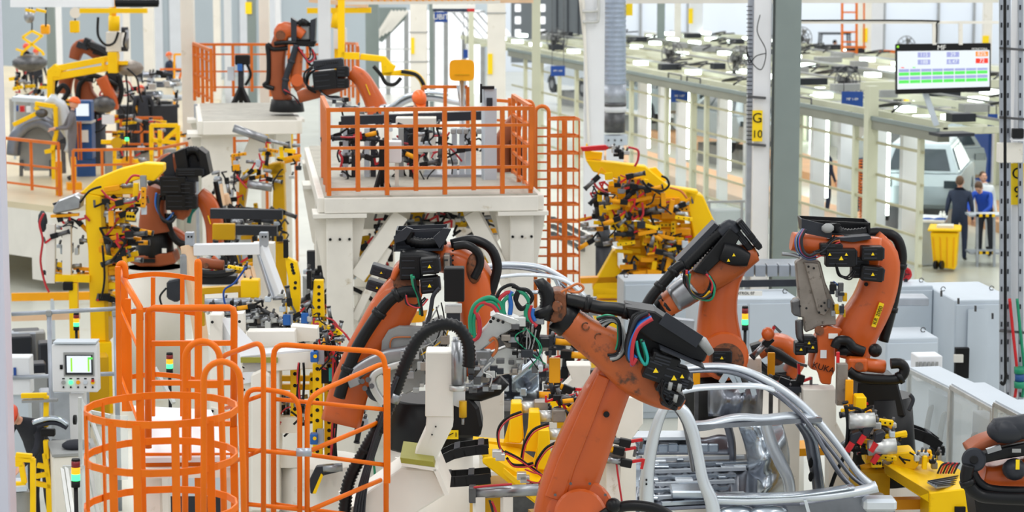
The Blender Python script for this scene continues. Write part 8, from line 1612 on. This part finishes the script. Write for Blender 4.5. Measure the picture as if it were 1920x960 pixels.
for y0, y1 in ((748, 768), (844, 872), (945, 975)): bend([(513, y0), (724, y1)], 4.2, gb_, .15)
gc = thing('gate_railing', 'low orange tube frame left of the sloping handrail in the front row', 'railing', V(500, 980, 290)); S = 290
bend([(462, 1000), (461, 738), (478, 728), (545, 737), (562, 760), (562, 1000)], 5, gc, -.1); bend([(462, 843), (562, 852)], 4.2, gc, -.1); bend([(462, 945), (562, 955)], 4.2, gc, -.1)
gd = thing('gate_railing', 'orange frame with sloping handrail rising to the right, front row', 'railing', V(660, 980, 290))
bend([(576, 1000), (576, 760), (590, 738), (720, 680), (728, 700)], 5, gd, dms=[-.1, -.1, -.1, .5, .5]); bend([(580, 846), (714, 790)], 4.6, gd, dms=[-.1, .5]); bend([(580, 957), (714, 900)], 4.6, gd, dms=[-.1, .5])
put(MB().cyl(V(556, 848, 290, -.12), V(584, 848, 290, -.12), .028, n=14), 'pipe_clamp', 'galv', gd)
for g_, x, dm in ((ga, 494, -.2), (gb_, 513, .15), (gb_, 724, .15)): q = V(x, 1000, 275, dm); put(MB().bar(q, Vector((q.x, q.y, 0)), .04), 'leg', 'cage', g_)
for g_, x in ((gc, 462), (gc, 562), (gd, 576)): q = V(x, 1000, 290, -.1); put(MB().bar(q, Vector((q.x, q.y, 0)), .04), 'leg', 'cage', g_)
# ---------------------------------------------------------------- bottom-left work station
S = 160
pr = thing('pipe_rail', 'grey pipe guardrail at the left in front of the yellow column', 'railing', V(120, 800, S))
put(MB().cyl(V(22, 589, S), V(232, 578, S), .026, n=12), 'pipe', 'galv', pr); put(MB().cyl(V(22, 708, S, .2), V(232, 700, S, .2), .026, n=12), 'pipe', 'galv', pr); put(MB().cyl(V(250, 580, S), V(390, 575, S), .022, n=12), 'pipe', 'galv', pr)
for x in (92, 216): q = V(x, 584, S); put(MB().cyl(Vector((q.x, q.y, 0)), q, .03, n=12), 'post', 'galv', pr); put(MB().box(V(x, 587, S), (.07, .08, .07), (RR, FH, ZZ)), 'corner_fitting', 'midgrey', pr, bev=.01)
S = 165
hp = thing('operator_console', 'white operator panel with bright touch screen and row of buttons, left', 'control panel', V(143, 960, S))
bd = put(MB().box(V(143, 688, S), (86 / S, .2, 92 / S), (RR, FH, ZZ)), 'panel_housing', 'white', hp, bev=.015, seg=2); put(MB().bar(V(103, 640, S, -.02), V(183, 640, S, -.02), .24, .02), 'top_lip', 'cabinet', hp)
put(MB().box(V(148, 683, S, -.105), (58 / S, .015, 46 / S), (RR, FH, ZZ)), 'bezel', 'midgrey', bd, bev=.004); sc2 = put(MB().box(V(148, 684, S, -.115), (52 / S, .012, 38 / S), (RR, FH, ZZ)), 'screen_frame', 'slate', bd)
put(MB().box(V(148, 683, S, -.124), (46 / S, .008, 32 / S), (RR, FH, ZZ)), 'screen', 'screen', bd)
for x in (134, 166): put(MB().box(V(x, 684, S, -.13), (3 / S, .004, 26 / S), (RR, FH, ZZ)), 'screen_mark', 'screen_lime', bd)
put(MB().box(V(169, 672, S, -.131), (9 / S, .004, 4 / S), (RR, FH, ZZ)), 'screen_mark', 'screen_green', bd)
for i, m in enumerate(('midgrey', 'lamp_green', 'yellow_orange', 'cabinet', 'yellow')):
    x = 119 + 13.7 * i; put(MB().cyl(V(x, 717, S, -.1), V(x, 717, S, -.12), .024, n=12), 'button', m, bd); put(MB().box(V(x, 710, S, -.102), (.03, .004, .015), (RR, FH, ZZ)), 'button_tag', 'slate', bd); put(MB().cyl(V(x, 726, S, -.1), V(x, 726, S, -.115), .012, n=10), 'key_switch', 'ink', bd)
put(MB().cyl(V(115, 684, S, -.1), V(115, 692, S, -.1), .018), 'lock', 'ink', bd); put(MB().bar(V(174, 712, S, -.13), V(174, 716, S, -.13), .03), 'stop_button', 'red', bd)
q = V(146, 735, S, .1); put(MB().bar(q, Vector((q.x, q.y, 0)), .22, .16), 'pedestal', 'white', hp)
wb = thing('side_cabinet', 'small white cabinet box beside the operator panel, cut by the left column', 'cabinet', V(40, 740, 158)); put(MB().box(V(38, 702, 158), (.28, .25, .46), (RR, FH, ZZ)), 'box_body', 'white', wb, bev=.01)
put(MB().box(V(28, 697, 158, -.14), (.03, .02, .1), (RR, FH, ZZ)), 'blue_label', 'signblue', wb); q = V(40, 736, 158, .05); put(MB().bar(q, Vector((q.x, q.y, 0)), .2), 'pedestal', 'cabinet', wb)
S = 170
yw = thing('work_fixture', 'yellow workpiece stand holding a dark pressed rail beside the bending worker', 'fixture', V(85, 960, S))
for a, b in (((40, 742), (88, 741)), ((87, 742), (86, 800)), ((86, 825), (88, 860)), ((70, 872), (92, 876)), ((84, 850), (94, 915)), ((62, 905), (96, 912)), ((68, 893), (92, 888))): put(MB().bar(V(*a, S), V(*b, S), .055), 'bar', 'yellow', yw, bev=.004)
put(MB().sweep(spl(P([(62, 792), (90, 784), (112, 786), (128, 796)], S, -.05), 4), [.05] * 13, [.1] * 13, FH), 'pressed_rail', 'body', yw); put(MB().sweep(spl(P([(70, 800), (92, 793), (110, 794), (126, 802)], S, -.04), 4), [.045] * 13, [.1] * 13, FH), 'pressed_rail', 'charcoal', yw)
put(MB().bar(V(42, 752, S, -.05), V(108, 750, S, -.05), .08, .03), 'steel_bar', 'steel', yw); put(MB().box(V(90, 811, S, -.03), (.16, .08, .08), (RR, FH, ZZ)), 'black_block', 'ink', yw, bev=.01); put(MB().bar(V(96, 828, S, .1), V(132, 830, S, .1), .1, .03), 'lower_rail', 'charcoal', yw); put(MB().bar(V(94, 832, S, .1), V(132, 826, S, .1), .08, .03), 'lower_rail', 'steel', yw)
q = V(92, 915, S); put(MB().bar(q, Vector((q.x, q.y, 0)), .06), 'leg', 'yellow', yw)
S = 182
yw = thing('work_table', 'yellow tube-framed work stand in front of the bending worker, lower left corner', 'table', V(50, 980, S))
for a, b in (((22, 860), (64, 862)), ((62, 860), (62, 1000)), ((22, 869), (44, 870)), ((40, 870), (46, 906)), ((22, 908), (48, 908)), ((30, 853), (60, 856))): put(MB().bar(V(*a, S), V(*b, S), .055), 'bar', 'yellow', yw, bev=.004)
q = V(62, 1000, S); put(MB().bar(q, Vector((q.x, q.y, 0)), .055), 'leg', 'yellow', yw); put(MB().prism([V(22, 914, S, -.1), V(50, 912, S, -.1), V(46, 896, S, .4), V(22, 896, S, .4)], ZZ * -.05), 'grey_tray', 'cabinet', yw); put(MB().box2(V(38, 1000, S, 0) - RR * .1, V(38, 925, S, 0) + RR * .05 + FH * .2), 'grey_box', 'midgrey', yw)
S = 190
gp_ = thing('clear_screen', 'clear guard panels in aluminium frame beside the round orange cage', 'panel', V(175, 960, S))
for a, b, d0, d1 in (((150, 745), (152, 1000), .4, .4), ((166, 770), (204, 880), .2, -.2), ((170, 772), (206, 780), .2, .2), ((118, 876), (190, 874), 0, 0), ((116, 878), (134, 1000), 0, -.4), ((124, 876), (142, 1000), 0, -.4), ((290, 690), (326, 756), .5, .2), ((168, 880), (190, 1000), 0, -.2)): put(MB().bar(V(*a, S, d0), V(*b, S, d1), .035), 'frame_bar', 'alu', gp_)
put(MB().prism([V(150, 742, S, .4), V(168, 772, S, .2), V(168, 960, S, .2), V(150, 960, S, .4)], FH * .01), 'clear_panel', 'plastic_clear', gp_); put(MB().prism([V(170, 776, S, .2), V(240, 780, S, .2), V(240, 900, S, .2), V(200, 900, S, .2)], FH * .01), 'clear_panel', 'plastic_clear', gp_)
put(MB().prism([V(118, 878, S, 0), V(188, 876, S, 0), V(190, 1000, S, 0), V(130, 1000, S, 0)], FH * .01), 'clear_panel', 'plastic_clear', gp_)
for x in (150, 190): q = V(x, 990, S, .2); put(MB().bar(q, Vector((q.x, q.y, 0)), .05), 'leg', 'alu', gp_)
put(MB().cyl(V(138, 787, S, .1), V(143, 787, S, .1), .05), 'handwheel', 'ink', gp_)
bk = thing('base_cabinet', 'grey-topped cabinet with dark cloth between the worker and the orange cage', 'cabinet', V(120, 1000, 168)); q = V(125, 845, 172); put(MB().box2(Vector((q.x - .16, q.y - .3, 0)), Vector((q.x + .3, q.y + .4, q.z))), 'cabinet_body', 'cream', bk, bev=.01)
put(MB().box(q + Vector((.07, .05, .02)), (.5, .74, .03)), 'counter', 'midgrey', bk); put(MB().ball(q + Vector((.1, -.05, .07)), (.16, .14, .06), 12), 'cloth', 'charcoal', label='dark cloth lying on the grey-topped cabinet, lower left', cat='cloth')
# ================================================================ groups of look-alikes
GROUPS = dict(assembly_fixture='far assembly fixtures', steel_column='hall columns', guardrail='orange guardrails of the platforms and raised floor', industrial_robot='orange welding robots', tooling_post='cream tooling posts around the cars', hanging_sign='blue hanging signs',
    sign='yellow column tags', wall_fan='wall fans', signal_light='stack lights', control_cabinet='white control cabinets', machine_enclosure='clear machine enclosures', gate_railing='orange tube railings in the front row', flag_plate='orange flag plates',
    glove='gloves on the bench', spray_bottle='bottles on the bench', tripod_stand='black tripod stands', unpainted_car='unpainted cars in the booth', cable_carrier='black cable carriers', clamp_unit='red and black clamp units', welding_fixture='yellow welding fixtures',
    robot_platform='cream robot platforms', coiled_hose='orange coiled hoses', conveyor_deck='orange-tan conveyor decks', ladder_hoop='orange ladder arches', warning_post='yellow-orange posts on the raised floor', bare_car='bare metal car bodies', transfer_table='yellow transfer tables', overhead_beam='overhead beams')
for o in list(bpy.data.objects):
    if o.parent is None and o.get('label') and not o.get('group'):
        g_ = GROUPS.get(o.name.split('.')[0])
        if g_: o['group'] = g_
